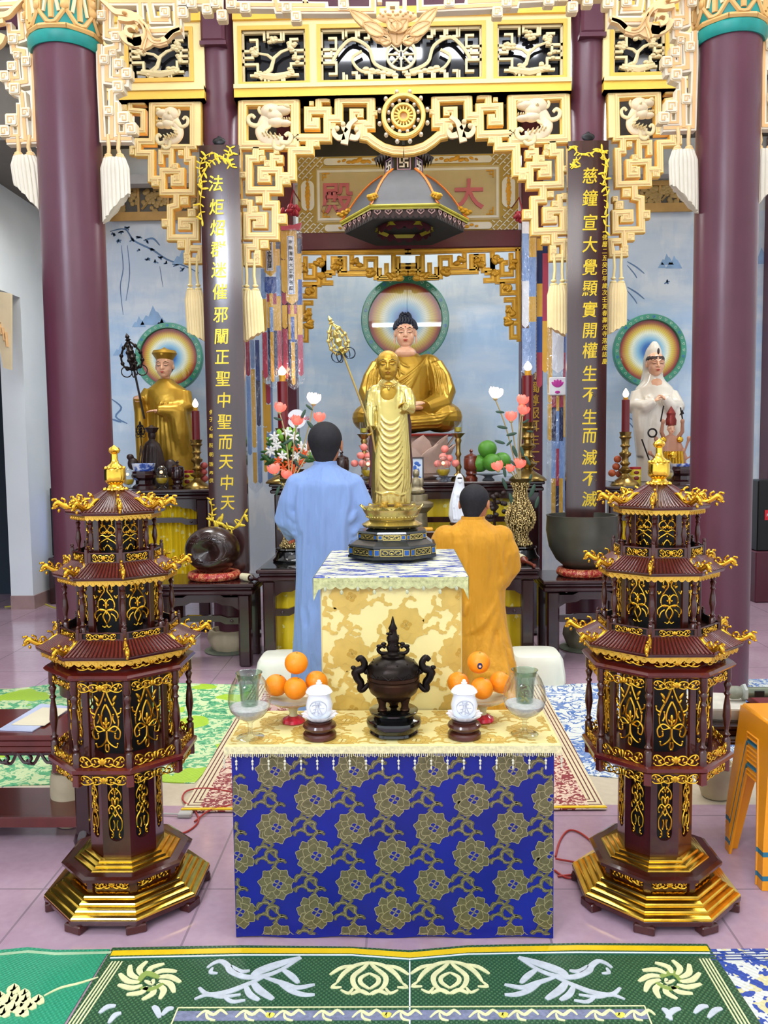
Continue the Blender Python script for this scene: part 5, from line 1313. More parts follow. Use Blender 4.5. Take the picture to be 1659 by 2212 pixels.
for k in range(4): drape(b,bv,[FS(822-k*3,960)[::2],FS(820-k*3,1010)[::2],FS(824-k*4,1060)[::2]],.0045)
for k in range(6): drape(b,bv,[FS(815+k*12,1062)[::2],FS(813+k*13,1088)[::2]],.0055)
drape(b,bv,[FS(806,1058)[::2],FS(825,1066)[::2],FS(845,1062)[::2],FS(868,1068)[::2],FS(888,1056)[::2]],.006)
for k in range(4):
    drape(b,bv,[FS(799+k*5,842)[::2],FS(795+k*5,870)[::2],FS(795+k*4,915)[::2]],.0042); drape(b,bv,[FS(866+k*6,840)[::2],FS(872+k*5,862)[::2],FS(870+k*6,886)[::2]],.0042)
# open coat edges
for k in range(3): drape(b,bv,[FS(820-k*3,826)[::2],FS(818-k*3,860)[::2],FS(822-k*2,900)[::2],FS(816-k*2,940)[::2]],.005); drape(b,bv,[FS(861+k*3,826)[::2],FS(862+k*3,860)[::2],FS(858+k*3,900)[::2]],.005)
mobj('robed_body',remesh(b,.0028,BG2,smooth_it=1),t)
b=B(); b.ell(FS(840,852,-.029),(20*sf,12*sf,27*sf)); b.ell(FS(831,846,-.037),(9*sf,6*sf,7*sf)); b.ell(FS(849,846,-.037),(9*sf,6*sf,7*sf)); b.tube([FS(840,846,-.01),FS(840,815,.0)],[12*sf,11*sf],12)
mobj('bare_chest',remesh(b,.0035,BG,smooth_it=1),t,label='bare matt gold chest')
b=B()
for q in range(15):
    a=pi*(q/14); b.ell((fx(840,835)+19*sf*cos(a),-.052,yf(828)-10*sf*sin(a)),.0032,0,7,5)
b.tube([(fx(840,835)+20*sf*cos(pi*q/14),-.05,yf(826)-8*sf*sin(pi*q/14)) for q in range(15)],.002,5); b.ell((fx(840,835),-.055,yf(842)),.005)
b.obj('necklace',BG2,t)
hh=66*sf; hc=(fx(838,790),-.005,yf(790)); b=B(); head_prims(b,hc,hh,'long',1.0); b.tube([(hc[0],.0,yf(818)),(hc[0],0,yf(833))],[13*sf,14*sf],14); mobj('head',remesh(b,.0021,BG,smooth_it=2),t,label='smooth matt gold face with long ears')
face_paint(t,hc,hh,mat('dark_gold_line','#5A4010',.4,.3,0),mat('dark_gold_lips','#8A5A1A',.4,.3,0))
# dark sleeve linings hanging
b=B()
b.prism([FS(*p)[::2] for p in [(868,886),(884,884),(889,920),(888,960),(892,1000),(890,1040),(884,1056),(876,1050),(874,1000),(870,950)]][::-1],-.02,.03)
b.prism([FS(*p)[::2] for p in [(800,930),(812,940),(815,990),(812,1045),(803,1055),(796,1050),(800,1000),(796,960)]][::-1],-.01,.03)
mobj('sleeve_lining',remesh(b,.005,mat('maroon_lining','#3A0E14',.5,0,.2),smooth_it=3),t,label='dark maroon hanging sleeve lining')
b=B(); hand_b(b,FS(801,920,-.045),.062,Ry(1.35),1.1,-1); hand_b(b,FS(886,874,-.06),.062,Rz(pi)@Rx(.4),.5,1); mobj('hands',remesh(b,.0022,BG,smooth_it=1),t)
b=B()
for sx in(-1,1): b.ell((fx(845,1090)+sx*16*sf,-.055,yf(1090)),(9*sf,20*sf,7*sf),0,12,8); [b.ell((fx(845,1090)+sx*16*sf+(q-2)*3.4*sf,-.055-18*sf+abs(q-2)*1.5*sf,yf(1092)),(2.2*sf,4*sf,3*sf),0,8,6) for q in range(5)]
b.obj('feet',BG,t)
ring_staff('ringed_staff','long thin gold staff with openwork finial held low by the front gilt statue',(803,930),(741,765),YFS-.055,YFS-.13,.0042,BG2,.145,0,4,mat('blued_steel','#2E3A48',.3,.8))
b=B(); a=W(803,930,YFS-.055); c=W(813,990,YFS-.02); b.tube([(0,0,0),tuple(c-a)],.0042,8); 
o=[x for x in bpy.data.objects if x.name.startswith('ringed_staff')][-1]; b.obj('shaft_lower_end',BG2,o)
# lotus base + octagonal plinth
t2=thing('statue_pedestal','gilt lotus base on a black octagonal plinth with blue and gold inlay','pedestal',(xf,YFS,ZP+.012))
yl=lambda py: yf(py)-.012
RB=98*sf/ cos(pi/8)*.96
zA=.0; h=yl(1090)  # total height
k_=h/ (yl(1090)-yl(1192)) if False else 1
def oct(b,r0,r1,z0,z1,m=0): b.lathe([(r0,z0),(r1,z1)],8,ph=pi/8,m=m)
lv=[0,.012,.045,.052,.068,.078,.104,.112]
b=B(); oct(b,RB,RB,0,.010); oct(b,RB*.97,RB*.97,.010,.046); oct(b,RB,RB*.98,.046,.053); oct(b,RB*.93,RB*.80,.053,.070); oct(b,RB*.76,RB*.76,.070,.098); oct(b,RB*.79,RB*.76,.098,.105); oct(b,RB*.6,RB*.55,.105,.112)
b.obj('plinth',mat('black_lacquer_plinth','#12181A',.25,0,0,coat=.5),t2,20)
b=B(); bb=B()
for (R_,z0,z1) in ((RB*.97,.013,.043),(RB*.76,.073,.096)):
    for k in range(8):
        p,q=oct_side(R_*1.004,k); d=(q-p).normalized(); L_=(q-p).length; c=(p+q)/2; ang=math.atan2(d.y,d.x)
        b.push(T(c.x,c.y,0)@Rz(ang)); w_=L_*.3
        b.ribbon([(-w_,z0+.002),(w_,z0+.002),(w_,z1-.002),(-w_,z1-.002)],.0035,-.003,.001,0,closed=True)
        zc_=(z0+z1)/2
        for s_ in (-1,0,1): b.tube([(s_*w_*.6+cos(j*pi/4)*w_*.25,-.002,zc_+sin(j*pi/4)*(z1-z0)*.26) for j in range(9)],.0016,4,0)
        for j in range(5): b.ell(((j-2)*w_*.4,-.002,zc_+(.004 if j%2 else -.003)),(.005,.0015,.0025),0,6,4)
        for s_ in(-1,1): x=s_*L_*.41; b.box(x-L_*.07,x+L_*.07,-.003,.001,z0+.004,z1-.004,1); b.ribbon([(x-L_*.07,z0+.004),(x+L_*.07,z0+.004),(x+L_*.07,z1-.004),(x-L_*.07,z1-.004)],.002,-.004,.001,0,closed=True)
        b.pop()
b.obj('inlay',[BG2,mat('blue_enamel','#1E4E94',.25,.1,.1)],t2,30)
b=B(); zz=.112; ztop=h-.004; hh_=ztop-zz
b.lathe([(.085,zz),(.118,zz+.006),(.125,zz+.016),(.10,zz+.03),(.092,zz+.036),(.10,zz+.044),(.103,zz+.052),(.086,zz+.056),(.08,zz+.075),(.10,ztop-.05),(.12,ztop-.016),(.118,ztop-.004),(.09,ztop)],40)
for k in range(44): a=2*pi*k/44; b.ell((.104*cos(a),.104*sin(a),zz+.048),.0045,0,6,5)
b.push(T(0,0,zz+.034)@S(1,1,-1)); lotus_ring(b,.092,0,.030,14,.9,1.1,thick=.004); b.pop()
lotus_ring(b,.088,ztop-.062,.058,12,.62,1.1,thick=.004); lotus_ring(b,.094,ztop-.055,.06,12,.75,1.1,ph=pi/12,thick=.004)
b.obj('lotus_petals',BG2,t2,50)
# ---------- person in blue robe ----------
YP=4.9; xp=wx(702,1000,YP); pp=ppm(YP,700,1050); sp=1/pp
def PS(px,py,dy=0,Y=YP): w=W(px,py,Y); return (w.x-xp,dy,w.z)
zp=lambda py: wz(702,py,YP)
HAIR=mat('cropped_dark_hair','#17151A',.75,0,.35,60,bmp=.6,bs_=260)
BLUE=mat('pale_blue_cotton','#7C97C8',.8,0,.07,5,bmp=.8,bs_=4.5,sheen=.1,bd=.05,vsc=(2.2,2.2,.5))
def person(name_label,origin,robe,prims,folds,headc,hh,loc,vox=.010,tilt=0,turn=0):
    t=thing('person',name_label,'person',loc); b=B(); prims(b); base=remesh(b,.016,robe,smooth_it=2); bv=bvh_of(base); folds(b,bv)
    mobj('robe',remesh(b,vox,robe,smooth_it=2),t)
    return t
def blue_pr(b):
    skirt(b,[(PS(715,1440)[0],.0,.03,.26,.20),(PS(712,1300)[0],0,.5,.22,.18),(PS(709,1200)[0],0,.85,.195,.16),(PS(706,1130)[0],0,1.05,.19,.15),(PS(704,1075)[0],0,1.25,.215,.145),(PS(703,1040)[0],.0,zp(1045),.215,.135),(PS(702,1020)[0],.01,zp(1022),.16,.11),(PS(702,1005)[0],.01,zp(1009),.09,.09),(PS(702,998)[0],.01,zp(1002),.066,.07)],28)
    for s_,(e) in ((-1,(PS(646,1050),PS(632,1085,-.01),PS(622,1120,.01),PS(632,1150,.12),PS(655,1158,.26))),(1,(PS(758,1050),PS(776,1090,-.01),PS(786,1130,.01),PS(782,1165,.12),PS(760,1172,.26)))):
        b.tube(list(e),[.082,.083,.084,.080,.06],14); b.ell(e[0],(.085,.085,.08))
    # hanging sleeve bags
    b.ell(PS(632,1132,.08),(.075,.14,.095)); b.ell(PS(780,1150,.10),(.085,.15,.14))
def blue_fo(b,bv):
    for P in ([(655,1040),(650,1080),(655,1130),(652,1150)],[(668,1050),(668,1120),(664,1200),(660,1300)],[(752,1040),(752,1080),(745,1130),(752,1180)],[(738,1100),(742,1180),(740,1250)],[(700,1010),(702,1100),(700,1200),(698,1350)],[(628,1100),(640,1118),(648,1122)],[(622,1120),(638,1134),(650,1136)],[(625,1135),(640,1150),(650,1150)],[(770,1100),(760,1118),(750,1125)],[(785,1125),(768,1145),(758,1150)],[(784,1145),(770,1165),(762,1170)],[(672,1290),(680,1330),(672,1380),(680,1430)],[(656,1300),(664,1360),(658,1430)],[(690,1310),(684,1360),(694,1420)]):
        drape(b,bv,[PS(*p)[::2] for p in P],.026,sink=.25)
t=person('standing person seen from behind in a long pale blue robe with close cropped dark hair',None,BLUE,blue_pr,blue_fo,None,0,(xp,YP,0))
hh=.235; hc=(0,.03,zp(960))
def back_head(t,hc,hh,rot,skin=SKINP,hairline=0):
    b=B(); b.push(T(*hc)@rot@S(hh)@Rz(pi))
    head_prims(b,(0,0,0),1,'short',0); b.tube([(0,.08,-.25),(0,.09,-.75)],[.22,.24],16)
    for s_ in(-1,1): b.tube([(s_*.385+.03*cos(q*.7)*0,.06+.07*cos(q*.785),-.03+.11*sin(q*.785)) for q in range(8)],.022,6,closed=True)
    b.pop(); mobj('head',remesh(b,hh*.021,skin,smooth_it=2),t,label='head with skin of nape and ears showing')
    b=B(); V=[];Fs=[]; U=16; N=32
    b.push(T(*hc)@rot@S(hh)@Rz(pi))
    for i in range(U+1):
        f=i/U
        for k in range(N):
            a=2*pi*k/N; back=max(0,sin(a)); side=abs(cos(a))
            zlo=.30 if sin(a)<-.35 else (.02 if sin(a)<.15 else -.42*min(1,(sin(a)-.05)*1.6)-.0)
            z_=zlo+(.515-zlo)*(1-(1-f)**1.6)
            q=math.sqrt(max(0,1-min(1,((z_-.11)/.405))**2)) if z_>-.08 else .88-.32*min(1,(-.08-z_)/.36)
            x_=.387*q*cos(a); y_=.06+.447*q*sin(a)
            V.append((x_,y_,z_))
    for i in range(U):
        for k in range(N): Fs.append((i*N+k,i*N+(k+1)%N,(i+1)*N+(k+1)%N,(i+1)*N+k))
    b.add(V,Fs); b.pop(); b.obj('cropped_hair',HAIR,t,80)
back_head(t,hc,hh*1.12,Ry(.02))
b=B(); b.push(T(0,.015,zp(1007))); b.lathe([(.070,-.02),(.074,.0),(.068,.03),(.062,.03),(.06,-.01)],24,sy=1.05,cap=False); b.pop(); b.obj('collar',BLUE,t)
b=B(); hand_b(b,PS(660,1158,.28),.17,Rz(.9),.5,1); hand_b(b,PS(755,1172,.28),.17,Rz(pi-.9),.5,-1); mobj('hands',remesh(b,.006,SKINP,smooth_it=1),t)
b=B()
for k in range(16): a=2*pi*k/16; p=PS(640,1166,.05); b.ell((p[0]+.045*cos(a),p[1]+.045*sin(a),p[2]+.02*cos(a)),.011,0,8,6)
tag(b.obj('bead_bracelet',mat('amber_beads','#B0522A',.25,0,.2,30,coat=.5),loc=(xp,YP,0)),'amber prayer bead bracelet on the left wrist of the blue robed person','bracelet')
# ---------- kneeling person in ochre robe ----------
OCR=mat('ochre_yellow_cotton','#C98C12',.75,0,.08,5,bmp=.8,bs_=4.5,sheen=.1,bd=.05,vsc=(2.4,2.4,.7))
YK=5.0; xk=wx(1030,1200,YK); pk=ppm(YK,1030,1200)
def KS(px,py,dy=0): w=W(px,py,YK); return (w.x-xk,dy,w.z)
zk=lambda py: wz(1030,py,YK)
def kn_pr(b):
    skirt(b,[(KS(1055,1450)[0],-.28,.10,.16,.22),(KS(1050,1430)[0],-.16,.24,.165,.30),(KS(1045,1380)[0],-.06,.38,.17,.26),(KS(1038,1330)[0],-.0,.50,.165,.20),(KS(1032,1280)[0],.0,.66,.165,.17),(KS(1028,1220)[0],.0,.83,.185,.15),(KS(1025,1175)[0],0,zk(1170),.205,.14),(KS(1022,1150)[0],.0,zk(1150),.19,.12),(KS(1022,1132)[0],.0,zk(1132),.11,.09),(KS(1022,1120)[0],.0,zk(1120),.07,.07)],28)
    b.tube([KS(960,1165),KS(950,1205,.02),KS(955,1240,.12),KS(985,1245,.25)],[.08,.085,.08,.055],14); b.ell(KS(964,1162),(.085,.085,.08))
    b.tube([KS(1080,1165),KS(1092,1195,-.0),KS(1098,1222,.02),KS(1085,1250,.12),KS(1060,1250,.25)],[.08,.085,.083,.085,.055],14); b.ell(KS(1080,1162),(.085,.085,.08))
    b.ell(KS(1085,1245,.06),(.07,.14,.09))
    b.ell((KS(1058,1440)[0],-.30,.15),(.17,.25,.10)); b.ell((KS(1080,1400)[0],.1,.2),(.12,.3,.16))
def kn_fo(b,bv):
    for P in ([(1080,1170),(1076,1210),(1082,1250),(1070,1270)],[(1095,1190),(1088,1220),(1080,1240)],[(1072,1265),(1060,1300),(1030,1340),(1000,1360)],[(1072,1275),(1066,1320),(1040,1370),(1005,1400)],[(1075,1280),(1078,1340),(1090,1400),(1105,1450)],[(1072,1290),(1070,1350),(1078,1410),(1085,1450)],[(1060,1300),(1050,1360),(1020,1420)],[(1000,1180),(1005,1230),(1000,1280)],[(1040,1150),(1045,1200),(1042,1260)],[(1010,1290),(1000,1320)],[(1085,1230),(1075,1250),(1068,1262)],[(1100,1215),(1090,1245),(1078,1262)],[(1012,1430),(1040,1422),(1070,1430),(1090,1452)]):
        drape(b,bv,[KS(*p)[::2] for p in P],.026,sink=.25)
t=person('kneeling person seen from behind in an ochre yellow robe with a shaved dark head',None,OCR,kn_pr,kn_fo,None,0,(xk,YK,0))
back_head(t,(KS(1027,1085)[0],.05,zk(1090)),.235,Rz(-.35)@Rx(-.25))
b=B(); b.push(T(KS(1022,1120)[0],.005,zk(1124))); b.lathe([(.080,-.02),(.076,.0),(.07,.025),(.062,.025),(.06,-.01)],24,cap=False); b.pop(); b.obj('collar',OCR,t)
b=B(); hand_b(b,KS(985,1245,.27),.17,Rz(.8),.5,1); hand_b(b,KS(1060,1250,.27),.17,Rz(pi-.8),.5,-1); mobj('hands',remesh(b,.006,SKINP,smooth_it=1),t)
# ================= carved pagoda lanterns =================
YL=2.88
def strokes(kind):
    if kind=='tall': return ([[(.12,.96),(.34,.985),(.44,.92),(.34,.875),(.24,.91)],[(.12,.96),(.03,.86),(.26,.70),(.60,.54),(.70,.40),(.50,.29),(.16,.30)],[(0,.66),(.22,.55),(.30,.43),(.16,.35),(0,.33)],[(.08,.30),(.48,.36),(.78,.29),(.70,.19),(.48,.20),(.50,.26)],[(0,.30),(.04,.17),(.28,.10),(.56,.07),(.62,.12)],[(.50,.40),(.38,.46),(.42,.52)],[(.05,.12),(.1,.05),(.02,.01)],[(.62,.52),(.85,.55),(.88,.60)]],
        [(.52,.74,.10,.055),(.46,.66,.08,.04),(0,.44,.09,.05),(.12,.40,.07,.03),(0,.36,.06,.05),(.72,.48,.06,.03),(0,.72,.05,.03)])
    if kind=='mid': return ([[(0,.92),(.2,.98),(.42,.95),(.45,.88),(.3,.86)],[(.2,.96),(.1,.85),(.35,.74),(.55,.62),(.62,.5)],[(.62,.74),(.78,.68),(.86,.74)],[(0,.58),(.25,.66),(.55,.62),(.62,.5),(.42,.41),(.1,.42)],[(.0,.40),(.4,.44),(.8,.36),(.84,.26),(.72,.22)],[(0,.40),(.25,.28),(.12,.16),(0,.1),(.12,.04),(.3,.06)],[(.1,.42),(-.0,.34)],[(.35,.34),(.6,.28),(.7,.18)]],
        [(.46,.84,.12,.05),(0,.56,.12,.06),(0,.49,.08,.05),(.16,.53,.07,.03),(0,.64,.05,.04)])
    if kind=='short': return ([[(0,.9),(.3,.98),(.5,.9),(.4,.8),(.15,.72),(0,.6)],[(.15,.8),(.6,.74),(.8,.64),(.6,.56),(.4,.6)],[(0,.42),(.5,.5),(.9,.42),(.8,.34)],[(0,.40),(.35,.34),(.8,.24),(.85,.1),(.55,.03),(.4,.1)],[(0,.2),(.2,.14),(.35,.04)],[(.1,.62),(.4,.55)]],
        [(0,.62,.14,.07),(.2,.56,.1,.04),(0,.45,.1,.05),(.55,.82,.08,.04),(0,.3,.1,.04)])
    if kind=='slot': return ([[(.25,.98),(.5,.95),(.45,.86),(.1,.8),(.0,.74)],[(.1,.84),(.6,.78),(.85,.70),(.7,.63),(.4,.66)],[(0,.62),(.35,.68),(.4,.58),(.1,.52)],[(0,.5),(.5,.55),(.9,.48),(.8,.42)],[(0,.5),(.35,.40),(.85,.30),(.8,.16),(.45,.1),(.4,.03),(.6,.01)],[(.3,.3),(.15,.22),(.3,.14)],[(0,.36),(.3,.42)]],
        [(0,.6,.18,.04),(0,.5,.2,.035),(.35,.76,.14,.03),(.5,.5,.14,.025),(0,.7,.12,.03),(.5,.06,.1,.02)])
    # wide
    return ([[(.0,.45),(.2,.8),(.45,.75),(.5,.4),(.35,.3)],[(.5,.5),(.7,.85),(.9,.9),(.98,.65),(.88,.5)],[(.4,.35),(.62,.12),(.85,.1),(.95,.25)],[(.1,.25),(.3,.1),(.45,.2)],[(.62,.55),(.75,.45),(.72,.3)]],
        [(0,.5,.10,.35),(.12,.45,.07,.25),(.3,.55,.05,.18),(.68,.3,.06,.2),(.82,.72,.05,.2)])
def filigree(kind,w,h,r):
    b=B(); st,lv=strokes(kind)
    for s_ in(-1,1):
        for L in st:
            P=smooth_path([(s_*x*w/2,0,z*h) for x,z in L],4); n=len(P)
            b.tube(P,[r*(1.1-.45*i/n) for i in range(n)],5); b.ell(P[-1],r*1.25,0,6,5)
        for (x,z,a,c) in lv:
            if x==0 and s_==1: continue
            b.ell((s_*x*w/2,-r*.4,z*h),(a*w/2,r*1.3,c*h),0,8,6,rot=(0,s_*.5 if x else 0,0))
    return b
def baluster(h,r,sq=False):
    P=[(r*1.0,0),(r*1.0,h*.16),(r*.55,h*.18),(r*1.0,h*.21),(r*.5,h*.24),(r*.62,h*.3),(r*1.05,h*.42),(r*.85,h*.55),(r*.5,h*.66),(r*.9,h*.69),(r*.5,h*.72),(r*.7,h*.76),(r*1.0,h*.80),(r*.6,h*.83),(r*.95,h*.86),(r*.9,h)]
    b=B(); b.lathe(P,10); return b
def dragon_corner(L):
    b=B() # extends along +x, origin at the eave corner
    P=smooth_path([(-L*.95,0,L*.42),(-L*.7,0,L*.40),(-L*.4,0,L*.17),(-L*.15,0,L*.10),(L*.1,0,L*.22),(L*.30,0,L*.34),(L*.42,0,L*.22),(L*.36,0,L*.12)],4); n=len(P)
    b.tube(P,[L*(.06+.05*sin(pi*i/n)) for i in range(n)],7)
    b.ell((L*.34,0,L*.20),(L*.11,L*.08,L*.07),0,8,6); b.ell((L*.47,0,L*.12),(L*.07,L*.05,L*.05),0,8,6); b.ell((L*.26,0,L*.02),(L*.06,L*.05,L*.08),0,8,6)
    for Q in ([(L*.1,0,L*.22),(L*.02,0,L*.40),(L*.14,0,L*.48)],[(-L*.3,0,L*.14),(-L*.34,0,L*.34),(-L*.2,0,L*.40),(-L*.14,0,L*.3)],[(-L*.6,0,L*.33),(-L*.6,0,L*.55),(-L*.45,0,L*.6)],[(L*.3,0,L*.32),(L*.36,0,L*.46),(L*.48,0,L*.44)]):
        P=smooth_path(Q,4); b.tube(P,L*.042,6); b.ell(P[-1],L*.055,0,6,5)
    for k in range(4): b.ell((-L*.5+k*L*.17,(-1)**k*L*.06,L*.22+L*.03*(k%2)),(L*.075,L*.06,L*.06),0,7,5)
    return b
LACB=mat('brown_red_lacquer','#3E140C',.25,0,.3,8,coat=.5,vsc=(1,1,.2))
def make_lantern(axx,label):
    t=thing('pagoda_lantern',label,'pagoda lantern',(axx[0],YL,0))
    def zf(py,ap,px=270): return W(axx[1],py,YL-ap*.924).z
    mesh_cache={}
    def oc(b,P,m=0): b.lathe(P,8,ph=pi/8,m=m)
    # feet
    b=B(); b.cbox(-.034,.034,-.03,.012,0,.030,.004); fm=b.mesh('foot',LACB)
    for k in range(8):
        a=pi/8+k*pi/4; o=mobj('foot',fm,t,(.256*cos(a),.256*sin(a),0),a+pi/2)
    b=B(); oc(b,[(.27,.028),(.288,.030),(.290,.044),(.284,.050)]); b.obj('foot_rail',LACB,t,20)
    zg1=zf(1943,.195); 
    def steps(R0,z0,R1,z1,n):
        P=[]
        for i in range(n):
            f0=i/n; f1=(i+1)/n; ra=R0+(R1-R0)*f0; rb=R0+(R1-R0)*f1; za=z0+(z1-z0)*f0; zb_=z0+(z1-z0)*f1
            P+=[(ra,za),(ra,za+(zb_-za)*.35),(ra-(ra-rb)*.15,za+(zb_-za)*.62),(ra-(ra-rb)*.5,za+(zb_-za)*.80),(rb+(ra-rb)*.12,zb_-.0005)]
        P.append((R1,z1)); return P
    b=B(); oc(b,steps(.288,.046,.205,max(.105,zg1),4)); b.obj('lower_gilt_moulding',GOLDF,t,12)
    zg1=max(.105,zg1); zs0=zg1; zs1=zf(1904,.2)+.005
    b=B(); oc(b,[(.190,zs0-.01),(.190,zs1),(.225,zs1),(.228,zs1+.012),(.215,zs1+.018),(.18,zs1+.02)])
    for k in range(8):
        a=pi/8+k*pi/4; b.push(Rz(a)); b.box(.175,.197,-.012,.012,zs0,zs1); b.pop()
    b.obj('frieze_box',LACB,t,20)
    def ring_panels(kind,w,h,r,R,z,name,m=GOLD,n=8,ph=0,y=0):
        me=filigree(kind,w,h,r).mesh(name,m,60)
        for k in range(n):
            a=k*2*pi/n; o=mobj(name,me,t,((R*.924+y)*cos(a),(R*.924+y)*sin(a),z),a+pi/2)
    ring_panels('wide',.115,(zs1-zs0)*.74,.0032,.192,zs0+(zs1-zs0)*.12,'frieze_scroll',y=.002)
    zu1=zf(1852,.13)
    b=B(); oc(b,steps(.185,zs1+.018,.132,zu1,3)); b.obj('upper_gilt_moulding',GOLDF,t,12)
    zsh=zf(1672,.25); hs=zsh-zu1
    b=B()
    R=.126
    oc(b,[(R-.02,zu1-.01),(R-.02,zsh)],1)
    # wall with oblong slots: frame pieces per side
    for k in range(8):
        a=k*2*pi/8; p,q=oct_side(R,k); L_=(q-p).length; b.push(Rz(pi/8+k*pi/4+pi/8)@T(R*.924,0,0)@Rz(pi/2))
        sw=L_*.27; zc0=zu1+hs*.16; zc1=zsh-hs*.13; n=8
        V=[]; out=[];
        slot=[(sw*cos(pi*j/n+pi),zc0+sw+sw*sin(pi*j/n+pi)) for j in range(n+1)]+[(sw*cos(pi*j/n),zc1-sw+sw*sin(pi*j/n)) for j in range(n+1)]
        outer=[(-L_/2+L_*j/n,zu1-.01) for j in range(n+1)]+[(L_/2-L_*j/n,zsh) for j in range(n+1)]
        N=len(slot); V=[(x,0,z) for x,z in outer]+[(x,0,z) for x,z in slot]+[(x,.018,z) for x,z in slot]
        Fs=[(i,(i+1)%N,N+(i+1)%N,N+i) for i in range(N)]+[(N+i,N+(i+1)%N,2*N+(i+1)%N,2*N+i) for i in range(N)]
        b.add(V,Fs,0); b.pop()
    b.obj('shaft',[LACB,mat('black_recess','#0A0706',.5,0,0)],t,20)
    ring_panels('slot',.05,hs*.62,.0030,R,zu1+hs*.20,'shaft_scroll',y=.001)
    # gallery
    RG=.252; ztop=zf(1466,.25); 
    b=B(); oc(b,[(.10,zsh-.02),(RG-.03,zsh-.018),(RG-.015,zsh-.006),(RG+.004,zsh),(RG+.004,zsh+.012),(RG-.01,zsh+.018),(.1,zsh+.018)]); 
    for k in range(8):
        a=pi/8+k*pi/4; b.push(Rz(a)); b.cbox(RG-.035,RG-.008,-.013,.013,zsh-.05,zsh-.005,.003); b.pop()
    b.obj('gallery_floor',LAC,t,20)
    ring_panels('wide',.155,.036,.0028,RG-.018,zsh-.046,'gallery_valance')
    zr=zsh+.016; hp=ztop-zr-.012
    ring_panels('wide',.150,.042,.0030,RG-.012,zr,'gallery_rail_scroll')
    ring_panels('wide',.150,.034,.0028,RG-.016,ztop-.052,'gallery_lintel_scroll')
    pm=baluster(hp,.0135).mesh('post',LACB,50)
    for k in range(8): a=pi/8+k*pi/4; mobj('post',pm,t,((RG-.02)*cos(a),(RG-.02)*sin(a),zr),a)
    def lit_drum(R,z0,z1,name):
        b=B()
        for k in range(8):
            a=pi/8+k*pi/4; b.push(Rz(a)); b.cbox(R-.012,R+.002,-.012,.012,z0,z1,.002); b.pop()
        oc(b,[(R-.012,z0),(R,z0),(R,z0+.012),(R-.012,z0+.012),(R-.012,z0)]); oc(b,[(R-.012,z1-.012),(R,z1-.012),(R,z1),(R-.012,z1),(R-.012,z1-.012)])
        oc(b,[(R*.55,z0),(R*.55,z1)],1)
        b.obj(name,[LACB,MATS['black_recess']],t,20)
    Ri=.185
    lit_drum(Ri,zr,ztop-.01,'inner_drum')
    ring_panels('tall',.118,hp*.86,.0036,Ri-.002,zr+.035,'filigree_panel',y=.003)
    b=B(); z=ztop-.014
    oc(b,[(.1,z),(RG-.012,z),(RG+.002,z+.008),(RG+.008,z+.016),(RG+.0,z+.024),(.212,z+.034),(.216,z+.042),(.205,z+.05),(.19,z+.052)]); b.obj('gallery_cornice',LAC,t,15)
    # three roofed tiers
    def tier(zv,Re,ze,Rt,zt,Rp,Ri2,z1,kind,nr,vh,apex=False,wsc=1.0,fan=False):
        """zv valance bottom; roof from eave (Re,ze) to (Rt,zt)"""
        b=B(); V=[];Fs=[]
        sag=lambda f:(Re+(Rt-Re)*f, ze+(zt-ze)*(f**1.12))
        oc(b,[(Re-.03,ze-.012),(Re-.004,ze-.010),(Re,ze-.003),(Re,ze)]); P=[sag(i/5) for i in range(6)]; oc(b,P); 
        if not apex: oc(b,[(Rt,zt),(Rt-.02,zt+.001)])
        b.obj('roof_base',LACB,t,20)
        b=B(); b.tube([(0,0,0)]*0 or [(0,0,0),(0,0,.0001)],.00001,3); b=B()
        for k in range(8):
            p0,q0=oct_side(Re*.995,k); p1,q1=oct_side(Rt,k)
            for j in range(nr):
                f=(j+.5)/nr
                if apex: a_=p0.lerp(q0,f); c_=p1.lerp(q1,f); pts=[(a_.lerp(c_,i/3).x,a_.lerp(c_,i/3).y,ze+(zt-ze)*((i/3)**1.12)+.0008) for i in range(4)]
                else: 
                    a_=p0.lerp(q0,f); c_=p1.lerp(q1,f); pts=[(a_.lerp(c_,i/3).x,a_.lerp(c_,i/3).y,ze+(zt-ze)*((i/3)**1.12)+.0008) for i in range(4)]
                rw=(q0-p0).length/nr*.36; rt=max(.0006,(q1-p1).length/nr*.36)
                b.tube(pts,[rw+(rt-rw)*i/3 for i in range(4)],6)
            a=pi/8+k*pi/4; b.tube([(P[i][0]*cos(a),P[i][0]*sin(a),P[i][1]+.002) for i in range(6)],.004,6)
        b.obj('roof_tiles',LAC,t,70)
        # scalloped gilt valance
        b=B()
        for k in range(8):
            p,q=oct_side(Re-.016,k); m_=7
            V=[];Fs=[]
            for j in range(m_*6+1):
                u_=j/(m_*6); s_=p.lerp(q,u_); V+=[(s_.x,s_.y,ze-.010),(s_.x,s_.y,ze-.010-vh*(.62+.38*abs(sin(u_*m_*pi)))),(s_.x*.985,s_.y*.985,ze-.010),(s_.x*.985,s_.y*.985,ze-.010-vh*(.62+.38*abs(sin(u_*m_*pi))))]
            for j in range(m_*6): o=4*j; Fs+=[(o,o+1,o+5,o+4),(o+2,o+6,o+7,o+3),(o+1,o+3,o+7,o+5)]
            b.add(V,Fs)
            d=(q-p).normalized(); nn=Vector((d.y,-d.x))
            for j in range(m_):
                c=p.lerp(q,(j+.5)/m_)+nn*.001; rr=vh*.27; b.tube([(c.x+d.x*rr*cos(tt),c.y+d.y*rr*cos(tt),ze-.012-vh*.48+rr*sin(tt)) for tt in [2*pi*i/10 for i in range(10)]],.0011,4,closed=True)
        b.obj('scalloped_valance',mat('satin_gilt','#E2B64A',.38,.75,.08,20),t,20)
        dm=dragon_corner(.085*wsc).mesh('dragon_finial',GOLD,60)
